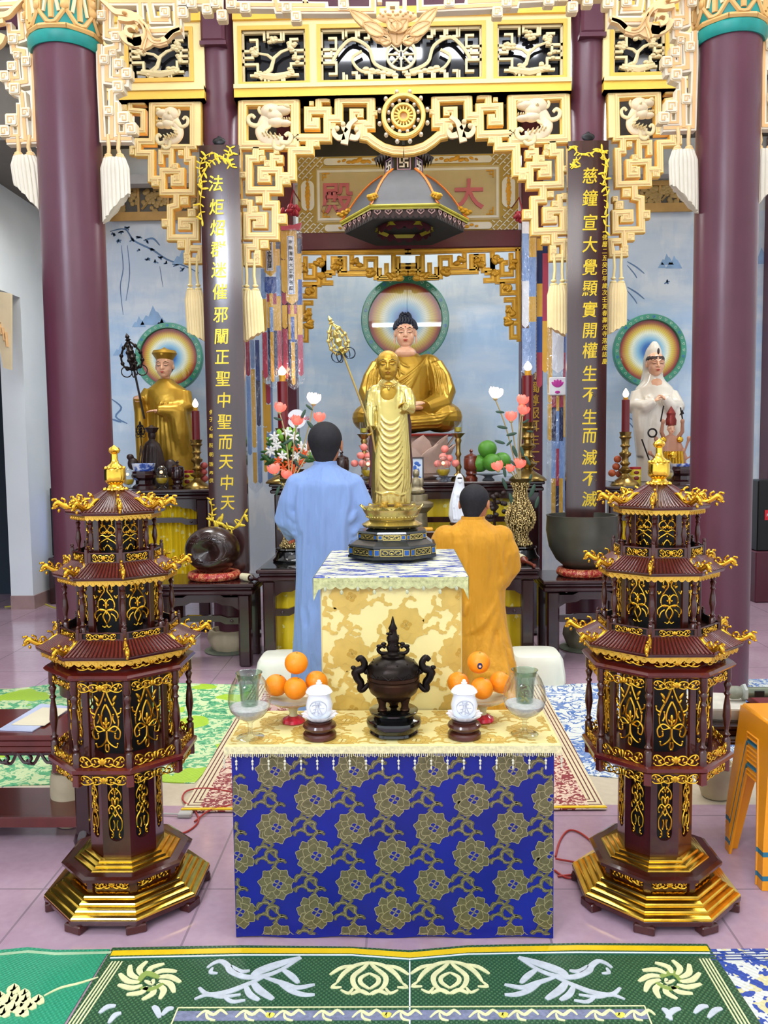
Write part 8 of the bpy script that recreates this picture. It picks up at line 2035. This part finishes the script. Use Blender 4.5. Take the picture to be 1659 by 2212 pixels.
b=B(); b.lathe([(.001,-.06),(.020,-.05),(.028,-.02),(.027,.03),(.02,.05),(.010,.055),(.009,.13),(.012,.15),(.001,.155)],16); b.push(Matrix.Identity(4)); b.pop()
t=thing('drum_mallet','short mallet with cloth head lying right of the wooden fish drum','mallet',(wx(540,1240,6.05),6.05,zTL+.028)); t.rotation_euler=(pi/2+.05,0,.9)
b=B(); b.lathe([(.001,-.10),(.026,-.09),(.030,-.03),(.028,-.0)],16); b.obj('cloth_head',mat('cream_cloth','#D8CFA8',.8,0,.1),t); b=B(); b.lathe([(.024,0),(.026,.02),(.012,.04),(.010,.09),(.014,.11),(.001,.12)],16); b.obj('handle',DARK,t)
Yw=6.2; s=1/ppm(Yw,1260,1160); ring_cushion(1258,1232,54,Yw,zTR,'red and white brocade ring cushion under the bronze singing bowl')
t=thing('singing_bowl','large dark bronze singing bowl on the right low table','bowl',(wx(1257,1160,Yw),Yw,zTR+.05)); b=B(); R=77*s; H=wz(1257,1112,Yw)-zTR-.05
b.lathe([(.001,0),(R*.45,.01),(R*.72,H*.18),(R*.92,H*.42),(R*1.0,H*.72),(R*.98,H*.97),(R*1.0,H),(R*.93,H*1.0),(R*.92,H*.9),(R*.88,H*.5),(R*.5,H*.12),(.001,H*.1)],56,cap=False); b.obj('bowl',mat('dull_bronze_bowl','#55544A',.42,.55,.2,5),t,60)
t=thing('bowl_striker','padded striker with turned dark handle lying on the centre table corner','mallet',(wx(1130,1213,6.0),6.0,zTC+.036)); t.rotation_euler=(pi/2+.12,0,.35)
b=B(); b.lathe([(.001,-.13),(.032,-.125),(.036,-.05),(.034,-.0)],18); b.obj('padded_head',MATS['cream_cloth'],t); b=B(); b.lathe([(.030,0),(.032,.02),(.018,.04),(.011,.07),(.014,.10),(.010,.14),(.014,.17),(.001,.18)],16); b.obj('handle',RW,t)
# ---------- white prayer cushions ----------
WCL=mat('off_white_cloth','#E9EAD8',.8,0,.04,6,bmp=.2,bs_=12)
def cushion(px0,px1,pyt,pyb,label,cx=None):
    Y=G((px0+px1)/2,pyb,0).y; s=1/ppm(Y,(px0+px1)/2,pyb); hw=(px1-px0)/2*s; h=wz(px0,pyt,Y+.15); c=wx((px0+px1)/2,pyb,Y); b=B(); n=48; V=[];Fs=[]; rings=[(1.03,0),(1.02,h*.3),(.98,h*.6),(.95,h*.82),(.86,h*.96),(.6,h*1.0),(.2,h)]
    D=.2
    for j,(k_,z) in enumerate(rings):
        for i in range(n):
            a=2*pi*i/n; e=.45; ca,sa=cos(a),sin(a); x=abs(ca)**e*(1 if ca>0 else -1); y=abs(sa)**e*(1 if sa>0 else -1); rip=1+(.025*sin(a*13)+.02*sin(a*7))*(1-z/h)
            V.append((x*hw*k_*rip,y*D*k_*rip+D,z))
    for j in range(len(rings)-1):
        for i in range(n): Fs.append((j*n+i,j*n+(i+1)%n,(j+1)*n+(i+1)%n,(j+1)*n+i))
    Fs.append(tuple(range((len(rings)-1)*n,len(rings)*n))); b.add(V,Fs)
    tag(b.obj('prayer_cushion',WCL,loc=(c,Y,.001)),label,'cushion')
cushion(548,668,1418,1478,'off white draped prayer cushion behind the left oranges'); cushion(1108,1226,1410,1482,'off white draped prayer cushion behind the right goblet')
# ---------- stone planters under tables ----------
def planter(px,pyt,pyb,rpx,Y,label,m,n=10):
    w=W(px,pyb,Y); s=1/ppm(Y,px,pyb); z0=max(0,w.z); H=W(px,pyt,Y).z-z0; b=B(); r=rpx*s
    b.lathe([(r*.7,0),(r*.85,H*.25),(r*1.0,H*.6),(r*.97,H*.85),(r*.9,H),(r*.8,H),(r*.75,H*.8),(.001,H*.75)],50,mod=lambda a,z:1+.06*abs(sin(a*n/2)),cap=False)
    tag(b.obj('stone_planter',m,loc=(w.x,Y,z0)),label,'planter')
STN=mat('cream_stone','#B8AA8C',.7,0,.15,8)
planter(497,1358,1412,44,6.5,'cream lobed stone planter under the left low table',STN); planter(1262,1352,1412,44,6.5,'grey brown lobed stone planter under the right low table',mat('grey_stone','#7A7460',.7,0,.15,8))
for (px,l) in ((497,'left'),(1262,'right')):
    b=B(); c=at(px,6.5,0,1420); hz=max(0.02,W(px,1412,6.5).z-.002); b.lathe([(.19,0),(.2,hz*.5),(.16,hz)],24); tag(b.obj('planter_base',mat('mossy_stone','#6F7562',.8,0,.2),loc=c),'mossy grey round base under the %s lobed planter'%l,'base')
YT2=G(150,1780,0).y; planter(152,1662,1778,38,YT2,'cream stone drum seat half hidden behind the left pagoda lantern',STN,0)
YT3=G(1540,1720,0).y; planter(1545,1645,1718,40,YT3,'grey stone drum seat behind the right low table leg',STN,0)
# ---------- side tables in front ----------
def side_table(px0,px1,pyf,pyb,pybk,label,legs,shelf=None,carved=False):
    Y=G((max(0,px0)+min(1659,px1))/2,pyb,0).y; z=W((px0+px1)/2,pyf,Y).z; Y1=G((px0+px1)/2,pybk,z).y; x0=wx(px0,pyf,Y); x1=wx(px1,pyf,Y); xc=(x0+x1)/2; h=(x1-x0)/2; D=Y1-Y
    t=thing('side_table',label,'table',(xc,Y,0)); b=B(); b.cbox(-h,h,0,D,z-.022,z,.006); b.cbox(-h+.012,h-.012,.012,D-.012,z-.05,z-.022,.005); b.cbox(-h+.004,h-.004,.004,D-.004,z-.075,z-.05,.01); b.obj('tabletop',LAC if carved else DARK,t)
    for sx in(-1,1):
        for sy in(0,1): b=B(); lw=.03; x=sx*(h-.05); y=.04+sy*(D-.08); b.cbox(x-lw,x+lw,y-lw,y+lw,0,z-.075,.006); b.lathe([(.03,0),(.045,.01),(.05,.03),(.04,.06),(.03,.08)],16,c=(x,y,0)); b.obj('leg',DARK,t)
    if shelf: b=B(); b.cbox(-h+.03,h-.03,.03,D-.03,shelf-.03,shelf,.004); b.cbox(-h+.02,h-.02,.02,.035,shelf-.045,shelf,.004); b.obj('shelf',LAC,t)
    b=B(); rnd=random.Random(2)
    n=int(2*h/.09)
    for i in range(n):
        x=-h+.08+i*(2*h-.16)/max(1,n-1)
        if carved: P=smooth_path([(x-.045,.03,z-.08),(x-.02,.03,z-.12),(x+.01,.03,z-.105),(x+.0,.03,z-.085)],4); b.tube(P,.007,5); P=smooth_path([(x+.045,.03,z-.08),(x+.02,.03,z-.125),(x-.01,.03,z-.11)],4); b.tube(P,.007,5); b.ell((x,.03,z-.12),(.012,.008,.01),0,7,5)
    b.cbox(-h+.08,h-.08,.025,.035,z-.09,z-.075,.003); b.obj('apron',DARK,t)
    return Y,z,D,xc,h
YL1,zL1,DL1,xL1,hL1=side_table(-190,196,1590,1838,1531,'red lacquered low side table with shelf at the left photo edge',None,.13,True)
def paper(name,pts,z,th,m,label,cat,y=None):
    P=[G(px,py,z) for px,py in pts]; c=sum(P,Vector())/len(P); b=B(); b.slab([(p.x-c.x,p.y-c.y) for p in P],0,th); return tag(b.obj(name,m,loc=(c.x,c.y,z)),label,cat)
paper('plastic_folder',[(-4,1578),(70,1581),(160,1528),(88,1522)],zL1+.001,.004,mat('pale_blue_folder','#B9C2DC',.2,0,.05,coat=.5),'pale blue plastic folder on the left side table','folder')
paper('paper_sheet',[(25,1566),(96,1568),(150,1531),(92,1529)],zL1+.006,.002,mat('cream_paper','#D2C8AC',.6,0,.04),'cream paper sheet on the pale blue folder','paper')
YR1,zR1,DR1,xR1,hR1=side_table(1452,1860,1566,1832,1515,'dark low side table with papers at the right photo edge',None)
for i in range(7): paper('booklet',[(1470+i*1.5,1552-i*3),(1608+i*2,1556-i*3.2),(1590+i*2,1520-i*3),(1472+i*2,1516-i*3)],zR1+.001+i*.0085,.0075,mat('worn_white_paper','#CFCBBC',.7,0,.1,20),['lowest booklet of the pile on the right side table','second lowest booklet of the pile on the right side table','third booklet from the bottom of the right pile','middle booklet of the pile on the right side table','third booklet from the top of the right pile','second highest booklet of the pile on the right side table','topmost booklet of the pile, under the microphone'][i],'booklet')
t=thing('microphone','grey green cordless microphone lying on the booklets at the right edge','microphone',(wx(1585,1490,YR1+.12),YR1+.12,zR1+.095)); b=B(); b.push(Ry(pi/2)); b.lathe([(.019,.03),(.021,.05),(.021,.24),(.001,.24)],20); b.pop(); b.obj('body',mat('grey_green_metal','#6E7460',.35,.4,.1),t)
b=B(); b.push(Ry(pi/2)); b.lathe([(.001,-.035),(.018,-.03),(.027,-.01),(.026,.02),(.02,.032)],20); b.pop(); b.obj('grille',mat('grey_mesh','#8A8C7C',.5,.4,.1,60,bmp=.8,bs_=400),t)
b=B(); b.push(Ry(pi/2)); b.lathe([(.021,.028),(.034,.036),(.036,.046),(.021,.052)],6); b.pop(); b.obj('anti_roll_ring',mat('translucent_ring','#A8AEA8',.3,0,0),t)
b=B(); b.cbox(.075,.115,-.023,-.018,-.012,.012,.002); b.obj('switch_plate',BLACK,t)
b=B(); b.cbox(-.07,.07,-.1,.1,0,.03,.003); tag(b.obj('red_book',mat('dark_red_cover','#6E1820',.5,0,.05),loc=(wx(1668,1505,YR1+.22),YR1+.24,zR1+.001)),'dark red covered book behind the microphone at the right edge','book')
# ---------- stacked stools ----------
SF=G(1646,1925,0); SB=G(1588,1858,0)
SW=.31; SH=.44; ST={'o':mat('orange_plastic','#E8960F',.35,0,.04,coat=.2),'b':mat('teal_blue_plastic','#1C6A84',.35,0,.04,coat=.2)}
zst=W(1648,1572,SF.y).z; order='oobooooboo'; ns=len(order); dz=(zst-SH)/(ns-1)
ang=math.atan2(SB.x-SF.x,SB.y-SF.y)*-1
smesh={}
def stool_meshes(m):
    a,t_=.125,.16; b=B(); b.cbox(-a,a,-a,a,SH-.02,SH,.014); b.lathe([(.035,SH+.0005),(.012,SH+.0008)],16,cap=False); seat=b.mesh('seat',m,40)
    b=B(); wb,wt=t_,a; P=[(-wb,0),(-wb+.045,0),(-wt+.055,SH*.55),(-wt*.35,SH*.80),(wt*.35,SH*.80),(wt-.055,SH*.55),(wb-.045,0),(wb,0),(wt,SH-.01),(-wt,SH-.01)]
    V=[];th=.006
    for (x,z) in P: V.append((x,-(wb+(wt-wb)*z/SH),z))
    for (x,z) in P: V.append((x*.98,-(wb+(wt-wb)*z/SH)+th,z))
    n=len(P); b.add(V,[tuple(range(n)),tuple(range(2*n-1,n-1,-1))]+[(i,i+n,(i+1)%n+n,(i+1)%n) for i in range(n)]); 
    b.tube([V[i] for i in (1,2,3,4,5,6)],.005,5)
    return seat,b.mesh('side_panel',m,40)
c0=SF+Vector((cos(-ang)*0,0,0))
ux=Vector((cos(ang),sin(ang),0)); uy=Vector((-sin(ang),cos(ang),0)); ctr=SF+ux*.16+uy*.16
names=['lowest','second lowest','third from the bottom','fourth from the bottom','fifth from the bottom','fifth from the top','fourth from the top','third from the top','second from the top','topmost']
for i,cc in enumerate(order):
    if cc not in smesh: smesh[cc]=stool_meshes(ST[cc])
    t=thing('plastic_stool','%s plastic stool, %s of the stack at the right edge'%('orange yellow' if cc=='o' else 'teal blue',names[i]),'stool',(ctr.x,ctr.y,.001+i*dz),ang,'stacked plastic stools')
    mobj('seat',smesh[cc][0],t)
    for k_ in range(4): mobj('side_panel',smesh[cc][1],t,rz=k_*pi/2)
# ---------- electronics, wall frieze, cords, lamps ----------
t=thing('television','flat black television standing at the far left beside the thick column','television',(max(wx(106,1128,8.75),XL+.03),8.75,wz(108,1200,8.75))); t.rotation_euler=(0,0,-.15); H=wz(108,1057,8.9)-wz(108,1200,8.9)
b=B(); b.cbox(0,.95,-.02,.03,0,H,.006); b.obj('casing',BLACK,t); b=B(); b.box(.03,.92,-.024,-.021,.04,H-.07); b.obj('screen',mat('blue_lit_screen','#6A86C0',.2,0,0,emit='#5C80C8',es=.35),t)
b=B(); b.cbox(-.02,.8,-.2,.1,0,wz(108,1200,8.75)-.001,.01); tag(b.obj('tv_cabinet',DARK,loc=(wx(120,1250,8.75)+.03,8.75,0)),'dark low cabinet under the television','cabinet')
t=thing('loudspeaker','black loudspeaker with red badge at the far right edge','speaker',(wx(1652,1110,8.4)+.14,8.4,wz(1650,1190,8.4))); H=wz(1650,1037,8.4)-wz(1650,1190,8.4); b=B(); b.cbox(-.22,.22,-.02,.3,0,H,.01); b.obj('cabinet',BLACK,t)
b=B(); b.box(-.15,-.08,-.026,-.021,H*.44,H*.58); b.obj('badge',mat('red_badge','#C8202A',.4,0,0),t); o=B(); o.push(T(-.115,-.028,H*.51)); o._j(text_b('JBL',.03,.001),None); o.pop(); o.obj('badge_letters',BC['w'],t,0)
b=B(); b.cbox(-.3,.25,-.05,.5,0,wz(1650,1190,8.4)-.001,.01); tag(b.obj('low_cabinet',MAROON2,loc=(wx(1652,1110,8.4)+.2,8.4,0)),'dark maroon cabinet under the loudspeaker','cabinet')
t=thing('door_frieze','cream carved stepped frieze in the left doorway','frieze',(XL-wt*.5,7.9,0)); b=B(); f=lambda p,q_:(W(p,q_,7.95).x-(XL-wt*.5),W(p,q_,7.95).z)
P=[f(-60,620),f(28,636),f(28,800),f(12,795),f(6,760),f(2,720),f(-8,700),f(-60,690)]; b.prism(P[::-1],.0,.04); b.obj('panel',FO[0],t)
b=B()
for k_ in range(8): b.tube([(f(-30+k_*7,650+k_*10)[0],-.01,f(0,650+k_*10)[1]),(f(-20+k_*6,665+k_*12)[0],-.01,f(0,660+k_*13)[1]),(f(-10+k_*4,655+k_*12)[0],-.01,f(0,650+k_*12)[1])],.012,5)
b.obj('carving',FO[2],t)
def cord(pts,r,m,label,name='cord',z=None):
    P=smooth_path([tuple(G(px,py,zz)) for px,py,zz in pts],5); c=Vector(P[0]); b=B(); b.tube([tuple(Vector(p)-c) for p in P],r,6); return tag(b.obj(name,m,loc=tuple(c)),label,'cord')
RCD=mat('red_rubber','#A8322E',.5,0,0)
cord([(352,1806,.005),(400,1798,.005),(428,1775,.005),(420,1750,.006),(395,1728,.01),(405,1708,.01),(450,1703,.012),(505,1712,.012)],.004,RCD,'thin red cord curling beside the left pagoda lantern base','extension_cable')
cord([(420,1775,.005),(450,1752,.012),(485,1742,.012),(508,1738,.012)],.004,RCD,'second thin red cord ending under the left corner of the offering table','extension_cable')
cord([(1198,1880,.005),(1225,1896,.005),(1262,1890,.005),(1300,1850,.005),(1290,1830,.006),(1255,1800,.006),(1228,1794,.006),(1210,1815,.005),(1200,1850,.005)],.004,RCD,'thin red cord looped between the offering table and the right lantern','extension_cable')
cord([(1200,1855,.01),(1240,1862,.01),(1275,1868,.01),(1300,1880,.006),(1205,1893,.005)],.004,RCD,'lower red cord loop right of the offering table','extension_cable')
cord([(10,1311,.005),(60,1306,.005),(90,1303,.005),(112,1311,.005),(124,1314,.005)],.008,mat('yellow_rubber','#B8B040',.5,0,0),'yellow green cable lying along the foot of the left wall','cable')
b=B(); b.cbox(-.03,.03,-.02,.02,0,.02,.004); b.tube([(-.03,0,.01),(-.09,.01,.008),(-.16,0,.006)],.004,5); c=G(400,1764,0); tag(b.obj('power_plug',mat('grey_white_plug','#B8B6AE',.5,0,0),loc=(c.x,c.y,.001)),'pale power plug on the tiles beside the left corner of the red mat','plug')
TUBE=mat('fluorescent_tube','#FFFFFF',.5,0,0,emit='#F4F8FF',es=28)
def tube_lamp(x,y,z,L_,label,rz=0):
    t=thing('tube_lamp',label,'lamp',(x,y,z),rz); b=B(); b.cbox(-L_/2,L_/2,-.04,.04,.03,.07,.005); b.obj('fixture',mat('white_metal_fixture','#E8E8E8',.4,0,0),t); b=B(); b.cbox(-L_/2,L_/2,-.07,.07,-.02,.03,.01); b.obj('diffuser',TUBE,t)
    b=B(); b.tube([(0,0,.07),(0,0,5.6-z)],.01,6); b.obj('rod',BLACK,t)
d=ray(880,701); tt=8.56/d.y; hit=CAMLOC+d*tt; y2=2.3; k_=(8.56-y2)/d.y; p2=hit+Vector((d.x,-d.y,d.z))*k_
tube_lamp(p2.x,y2,p2.z,1.25,'white fluorescent tube lamp hanging in front of the shrine')
tube_lamp(-.24,4.9,5.42,.95,'fluorescent lamp under the ceiling above the left part of the arch'); tube_lamp(.89,4.9,5.42,.95,'fluorescent lamp under the ceiling above the right part of the arch')
d=ray(478,560); hit=CAMLOC+d*(6.40/d.y); p2=hit+Vector((d.x,-d.y,d.z))*((6.40+3.45)/d.y)  # glowing pane added behind the camera, mirrored as glare in the left board
b=B(); b.box(p2.x-.75,p2.x+.75,-3.49,-3.46,p2.z-.32,p2.z+.32); o=b.obj('glare_window',mat('glare_pane','#FFFFFF',.5,0,0,emit='#E4ECFF',es=60),smooth=0); struct(o)
b=B()  # frame round the added pane
for x in (-.78,.78): b.cbox(p2.x+x-.03,p2.x+x+.03,-3.5,-3.43,p2.z-.38,p2.z+.38,.004)
for z in (-.35,.35): b.cbox(p2.x-.8,p2.x+.8,-3.5,-3.43,p2.z+z-.03,p2.z+z+.03,.004)
struct(b.obj('trim_3',WHITEW,smooth=0))
# ================= woven mats on the floor =================
def weave(name,base,c2,sx=160,sy=160,k=.5,extra=None):
    m,nt,bs=new_mat(name); v,x,y,z=coords(nt)
    w=(sn(x*sx)*sn(y*sy)); c=mixc(nt,(w>.25)*k,rgb(base),rgb(c2))
    if extra: c=extra(nt,v,x,y,c)
    nt.links.new(c,bs.inputs['Base Color']); bs.inputs['Roughness'].default_value=.42; bump(nt,bs,w,.3,.002); return m
def gxy(px,py): g=G(px,py,.004); return (g.x,g.y)
def mat_thing(name,label,corners,m,th=.004,z=.001,n=24):
    P=[G(px,py,0) for px,py in corners]; c=sum(P,Vector())/len(P); t=thing(name,label,'mat',(c.x,c.y,z)); b=B(); b.slab([(p.x-c.x,p.y-c.y) for p in P],0,th); b.obj('woven_sheet',m,t); return t,c
def flat(shapes,c,th=.0012,z=.004):
    """shapes: (kind,pts px,width px,mat)"""
    b=B()
    for i,(kd,P,w,m) in enumerate(shapes):
        Q=[gxy(*p) for p in (smooth_path(P,4) if kd=='s' else P)]
        if kd=='p': bb=B(); 
        s=1/ppm(Q[0][1],P[0][0],P[0][1]); y0=-(z+th+.00011*(i%9)+(.0009 if kd=='s' else 0)); 
        o=B()
        if kd=='p': o.prism(Q,y0,-z+.0005,m)
        else:
            n=len(Q); ws=[w*1.25*s*(.35+.65*sin(pi*(j+.4)/n)) for j in range(n)] if kd=='s' else w*s; o.ribbon(Q,ws,y0,-z+.0005,m)
        b.v+=[(x-c.x,zz-c.y,-y) for x,y,zz in o.v]; off=len(b.v)-len(o.v); b.f+=[tuple(i_+off for i_ in f) for f in o.f]; b.mi+=o.mi
    return b
CRM=mat('cream_weave','#E6E4AE',.5,0,.1,60,bmp=.4,bs_=300); GRY=mat('grey_lilac_weave','#C6CCD2',.5,0,.1,60,bmp=.4,bs_=300); YBR=mat('bright_yellow_binding','#E8C216',.45,0,.06,20,bmp=.3,bs_=80); OLG=mat('olive_green_weave','#8FA552',.5,0,.1); DGR=mat('dark_green_weave','#1D5A44',.5,0,.1); WHT=mat('white_weave','#E4ECF0',.5,0,.05); SLB=mat('slate_weave','#7A7F98',.5,0,.25,90)
t,c=mat_thing('woven_mat','dark green mat with cream and grey foliage and yellow edge in the foreground',[(243,2050),(520,2045),(760,2048),(885,2056),(1010,2045),(1250,2040),(1527,2042),(1660,2240),(1720,2330),(40,2330),(130,2240)],weave('dark_green_weave_field','#1D4A2E','#5E8A5A',420,360,.5))
sh=[('r',[(241,2060),(520,2054),(760,2055),(885,2064),(1010,2053),(1250,2048),(1530,2050)],17,2),('r',[(238,2070),(520,2064),(760,2064),(885,2073),(1010,2062),(1250,2058),(1534,2060)],4,5),('r',[(237,2074),(520,2068),(760,2068),(885,2077),(1010,2066),(1250,2062),(1536,2064)],3,4)]
for i in range(4): sh.append(('r',[(243+i*7,2078),(150+i*8,2212),(70+i*8,2330)],3.2,0)); sh.append(('r',[(1532-i*7,2072),(1618-i*8,2212),(1690-i*8,2330)],3.2,0))
sh.append(('r',[(885,2072),(885,2330)],3,5))
def rosette(cx,cy,R,sx=1):
    o=[]
    for k in range(11):
        a=2*pi*k/11; o.append(('s',[(cx+sx*R*.35*cos(a),cy+R*.22*sin(a)),(cx+sx*R*.75*cos(a+.25),cy+R*.45*sin(a+.25)),(cx+sx*R*1.1*cos(a+.65),cy+R*.68*sin(a+.65))],11,0))
    o.append(('s',[(cx-sx*R*.4,cy+R*.1),(cx-sx*R*.1,cy-R*.25),(cx+sx*R*.35,cy-R*.1)],12,3)); o.append(('s',[(cx-sx*R*.3,cy+R*.25),(cx+sx*R*.1,cy+R*.3),(cx+sx*R*.5,cy+R*.1)],10,3)); o.append(('s',[(cx-sx*R*.15,cy-.0),(cx+sx*R*.1,cy+R*.1),(cx+sx*R*.15,cy-R*.05)],8,0))
    return o
def acanthus(sx,mx):
    X=lambda x:x if sx>0 else mx-x; A=[]
    for P,w in (([(448,2092),(462,2082),(478,2078),(492,2088),(500,2100),(530,2112),(570,2110),(610,2095),(650,2070)],12),([(650,2070),(600,2085),(560,2100),(545,2112)],18),([(460,2092),(455,2102),(470,2104)],7),([(430,2135),(450,2150),(490,2145),(530,2130),(570,2112)],12),([(420,2160),(450,2150),(480,2155),(520,2150)],9),([(570,2112),(610,2125),(640,2135),(680,2128)],12),([(600,2122),(625,2140),(655,2150),(680,2150)],11),([(545,2120),(560,2140),(590,2160)],15),([(530,2130),(540,2150),(560,2162)],12),([(500,2088),(520,2100),(540,2098)],9),([(610,2095),(630,2110),(645,2125)],12),([(480,2150),(500,2165),(530,2162)],8)):
        A.append(('s',[(X(x),y) for x,y in P],w,1))
    return A
def heart(cx,sx,cy=2110):
    A=[]
    for P,w in (([(0,-32),(-30,-25),(-55,-8),(-70,12)],9),([(-30,-25),(-60,-20),(-85,-5)],8),([(0,-32),(-12,-20),(-35,0),(-30,22),(-5,38)],9),([(0,-8),(-18,2),(-18,14),(0,26)],8),([(-70,12),(-80,22),(-60,22)],6),([(-40,38),(-20,30),(0,38)],8),([(-62,28),(-45,35),(-35,24)],6)):
        for s_ in(-1,1): A.append(('s',[(cx+s_*x,cy+y) for x,y in P],w,0))
    return A
sh+=rosette(322,2120,62)+rosette(1448,2118,62,-1)+acanthus(1,0)+acanthus(-1,1770)+heart(798,1,2112)+heart(972,1,2110)
for (x0,x1,y) in ((385,1392,2190),):
    sh.append(('r',[(x0,y-12+0),(x1,y-16)],3,0)); sh.append(('r',[(x0-8,y+6),(x1+8,y+2)],30,6)); sh.append(('r',[(x0,y-12),(x0-30,y+60)],3,0)); sh.append(('r',[(x1,y-16),(x1+30,y+60)],3,0))
for k in range(12):
    x=425+k*84; sh.append(('s',[(x,2200),(x+18,2186),(x+36,2194),(x+52,2184),(x+66,2194)],7,0)); sh.append(('s',[(x+20,2190),(x+24,2202),(x+40,2206)],5,0))
    if k%3==1: sh.append(('s',[(x+66,2190),(x+74,2196),(x+82,2190)],12,7))
for (a,b_) in (((215,2190),(250,2175)),((235,2212),(262,2190)),((330,2175),(345,2200)),((350,2195),(375,2180)),((1440,2200),(1470,2180)),((1500,2190),(1530,2175)),((1530,2200),(1560,2180)),((1430,2180),(1450,2205))): sh.append(('s',[a,((a[0]+b_[0])/2,(a[1]+b_[1])/2-6),b_],11,1))
flat(sh,c).obj('woven_foliage',[CRM,GRY,YBR,OLG,DGR,WHT,SLB,mat('lemon_weave','#E2D85A',.5)],t,0)
t,c=mat_thing('woven_mat','bright green mat with cream flower in the lower left corner',[(-60,2060),(60,2048),(120,2054),(238,2052),(128,2230),(20,2330),(-200,2330)],weave('bright_green_weave','#1F8F68','#4FB088',420,360,.4),z=.0005,th=.003)
sh=[('r',[(-60,2068),(60,2056),(120,2061),(240,2058)],8,3),('s',[(95,2152),(130,2135),(170,2125),(212,2112)],5,0)]
for k in range(16): a=k*2.4; r=5+k*3.2; sh.append(('s',[(35+r*cos(a)-9,2175+r*.55*sin(a)),(35+r*cos(a),2170+r*.55*sin(a)-6),(35+r*cos(a)+10,2175+r*.55*sin(a))],17,0))
flat(sh,c).obj('woven_flower',[CRM,GRY,YBR,mat('pale_green_edge','#A8C8A0',.5)],t,0)
def blu(nt,v,x,y,c):
    n=noise(nt,v,16,3,.6); n2=noise(nt,v,22,2); return mixc(nt,(n>.52),mixc(nt,(n2>.55),rgb('#2448A0'),rgb('#D8D09A')),rgb('#D9DCD2'))
t,c=mat_thing('woven_mat','blue and cream patterned mat in the lower right corner',[(1530,2052),(1800,2050),(1900,2330),(1720,2330)],weave('blue_cream_weave','#2448A0','#D8D09A',300,300,.4,blu),z=.0004,th=.003)
flat([('r',[(1534,2056+i*6),(1790,2053+i*6)],2,0) for i in range(4)],c).obj('edge_stripes',[mat('navy_stripe','#3A4A8A',.5)],t,0)
def grn(nt,v,x,y,c):
    n=noise(nt,v,3.2,3,.5); n2=noise(nt,v,15,3,.7,dist=1.2); n3=noise(nt,v,1.8,2)
    base=mixc(nt,(n2>.5),rgb('#CFE0A8'),rgb('#5FB078')); base=mixc(nt,(n2>.62),base,rgb('#2E8A62')); return mixc(nt,(n>.56),base,rgb('#A6CC34'))
t,c=mat_thing('woven_mat','light green and yellow patterned mat behind the left pagoda lantern',[(-200,1495),(20,1490),(75,1484),(110,1479),(200,1484),(330,1481),(380,1477),(520,1480),(640,1480),(600,1560),(470,1640),(420,1693),(375,1692),(300,1686),(180,1694),(60,1697),(-60,1702),(-260,1710)],weave('light_green_weave','#8FC97A','#DDE9B4',260,260,.5,grn),z=.0008,th=.004)
def blw(nt,v,x,y,c):
    n=noise(nt,v,6.5,3,.6,sc=(1,.8,1),dist=2.5); n2=noise(nt,v,5,3,.6,dist=2); return mixc(nt,(ab(n-.5)<.035)+((n2>.6)*.8),rgb('#DDE2DA'),rgb('#4470B4'))
t,c=mat_thing('woven_mat','white mat with blue leaf scrolls behind the right pagoda lantern',[(1130,1483),(1250,1478),(1500,1470),(1900,1465),(2000,1570),(1560,1690),(1400,1688),(1252,1674),(1190,1560)],weave('white_blue_weave','#DDE2DA','#4470B4',260,260,.2,blw),z=.0008,th=.004)
def make_red():
    m,nt,bs=new_mat('red_bordered_weave'); v,x,y,z=coords(nt,'Generated'); vo,ox,oy,oz=coords(nt)
    n=noise(nt,vo,30,3,.6,dist=1.5); u=ab(x-.5)*2.0; wv=y
    d=mn((1.0-u)*1.05,y*1.6)
    c=mixc(nt,(n>.5),rgb('#8A2A30'),rgb('#E2C8B0'))
    c=mixc(nt,(d>.22)*(d<.26),c,rgb('#D8AFA8')); c=mixc(nt,(d>.34),c,mixc(nt,(n>.58),rgb('#DCD49A'),rgb('#B09A50')))
    st=(fmod(d*1.0,.022)<.007); sd=((1.0-u)*1.05)<.11
    c=mixc(nt,sd,c,mixc(nt,st,rgb('#DCCFA8'),rgb('#6A2A28')))
    nt.links.new(c,bs.inputs['Base Color']); bs.inputs['Roughness'].default_value=.45; bump(nt,bs,sn(ox*260)*sn(oy*260),.3,.002); return m
t,c=mat_thing('woven_mat','maroon and cream bordered mat with yellow edge under the offering table',[(548,1482),(1166,1478),(1310,1752),(393,1757)],make_red(),z=.0065,th=.005)
flat([('r',[(392,1752),(1310,1747)],9,0)],c,th=.004,z=.005).obj('yellow_binding',[YBR],t,0)
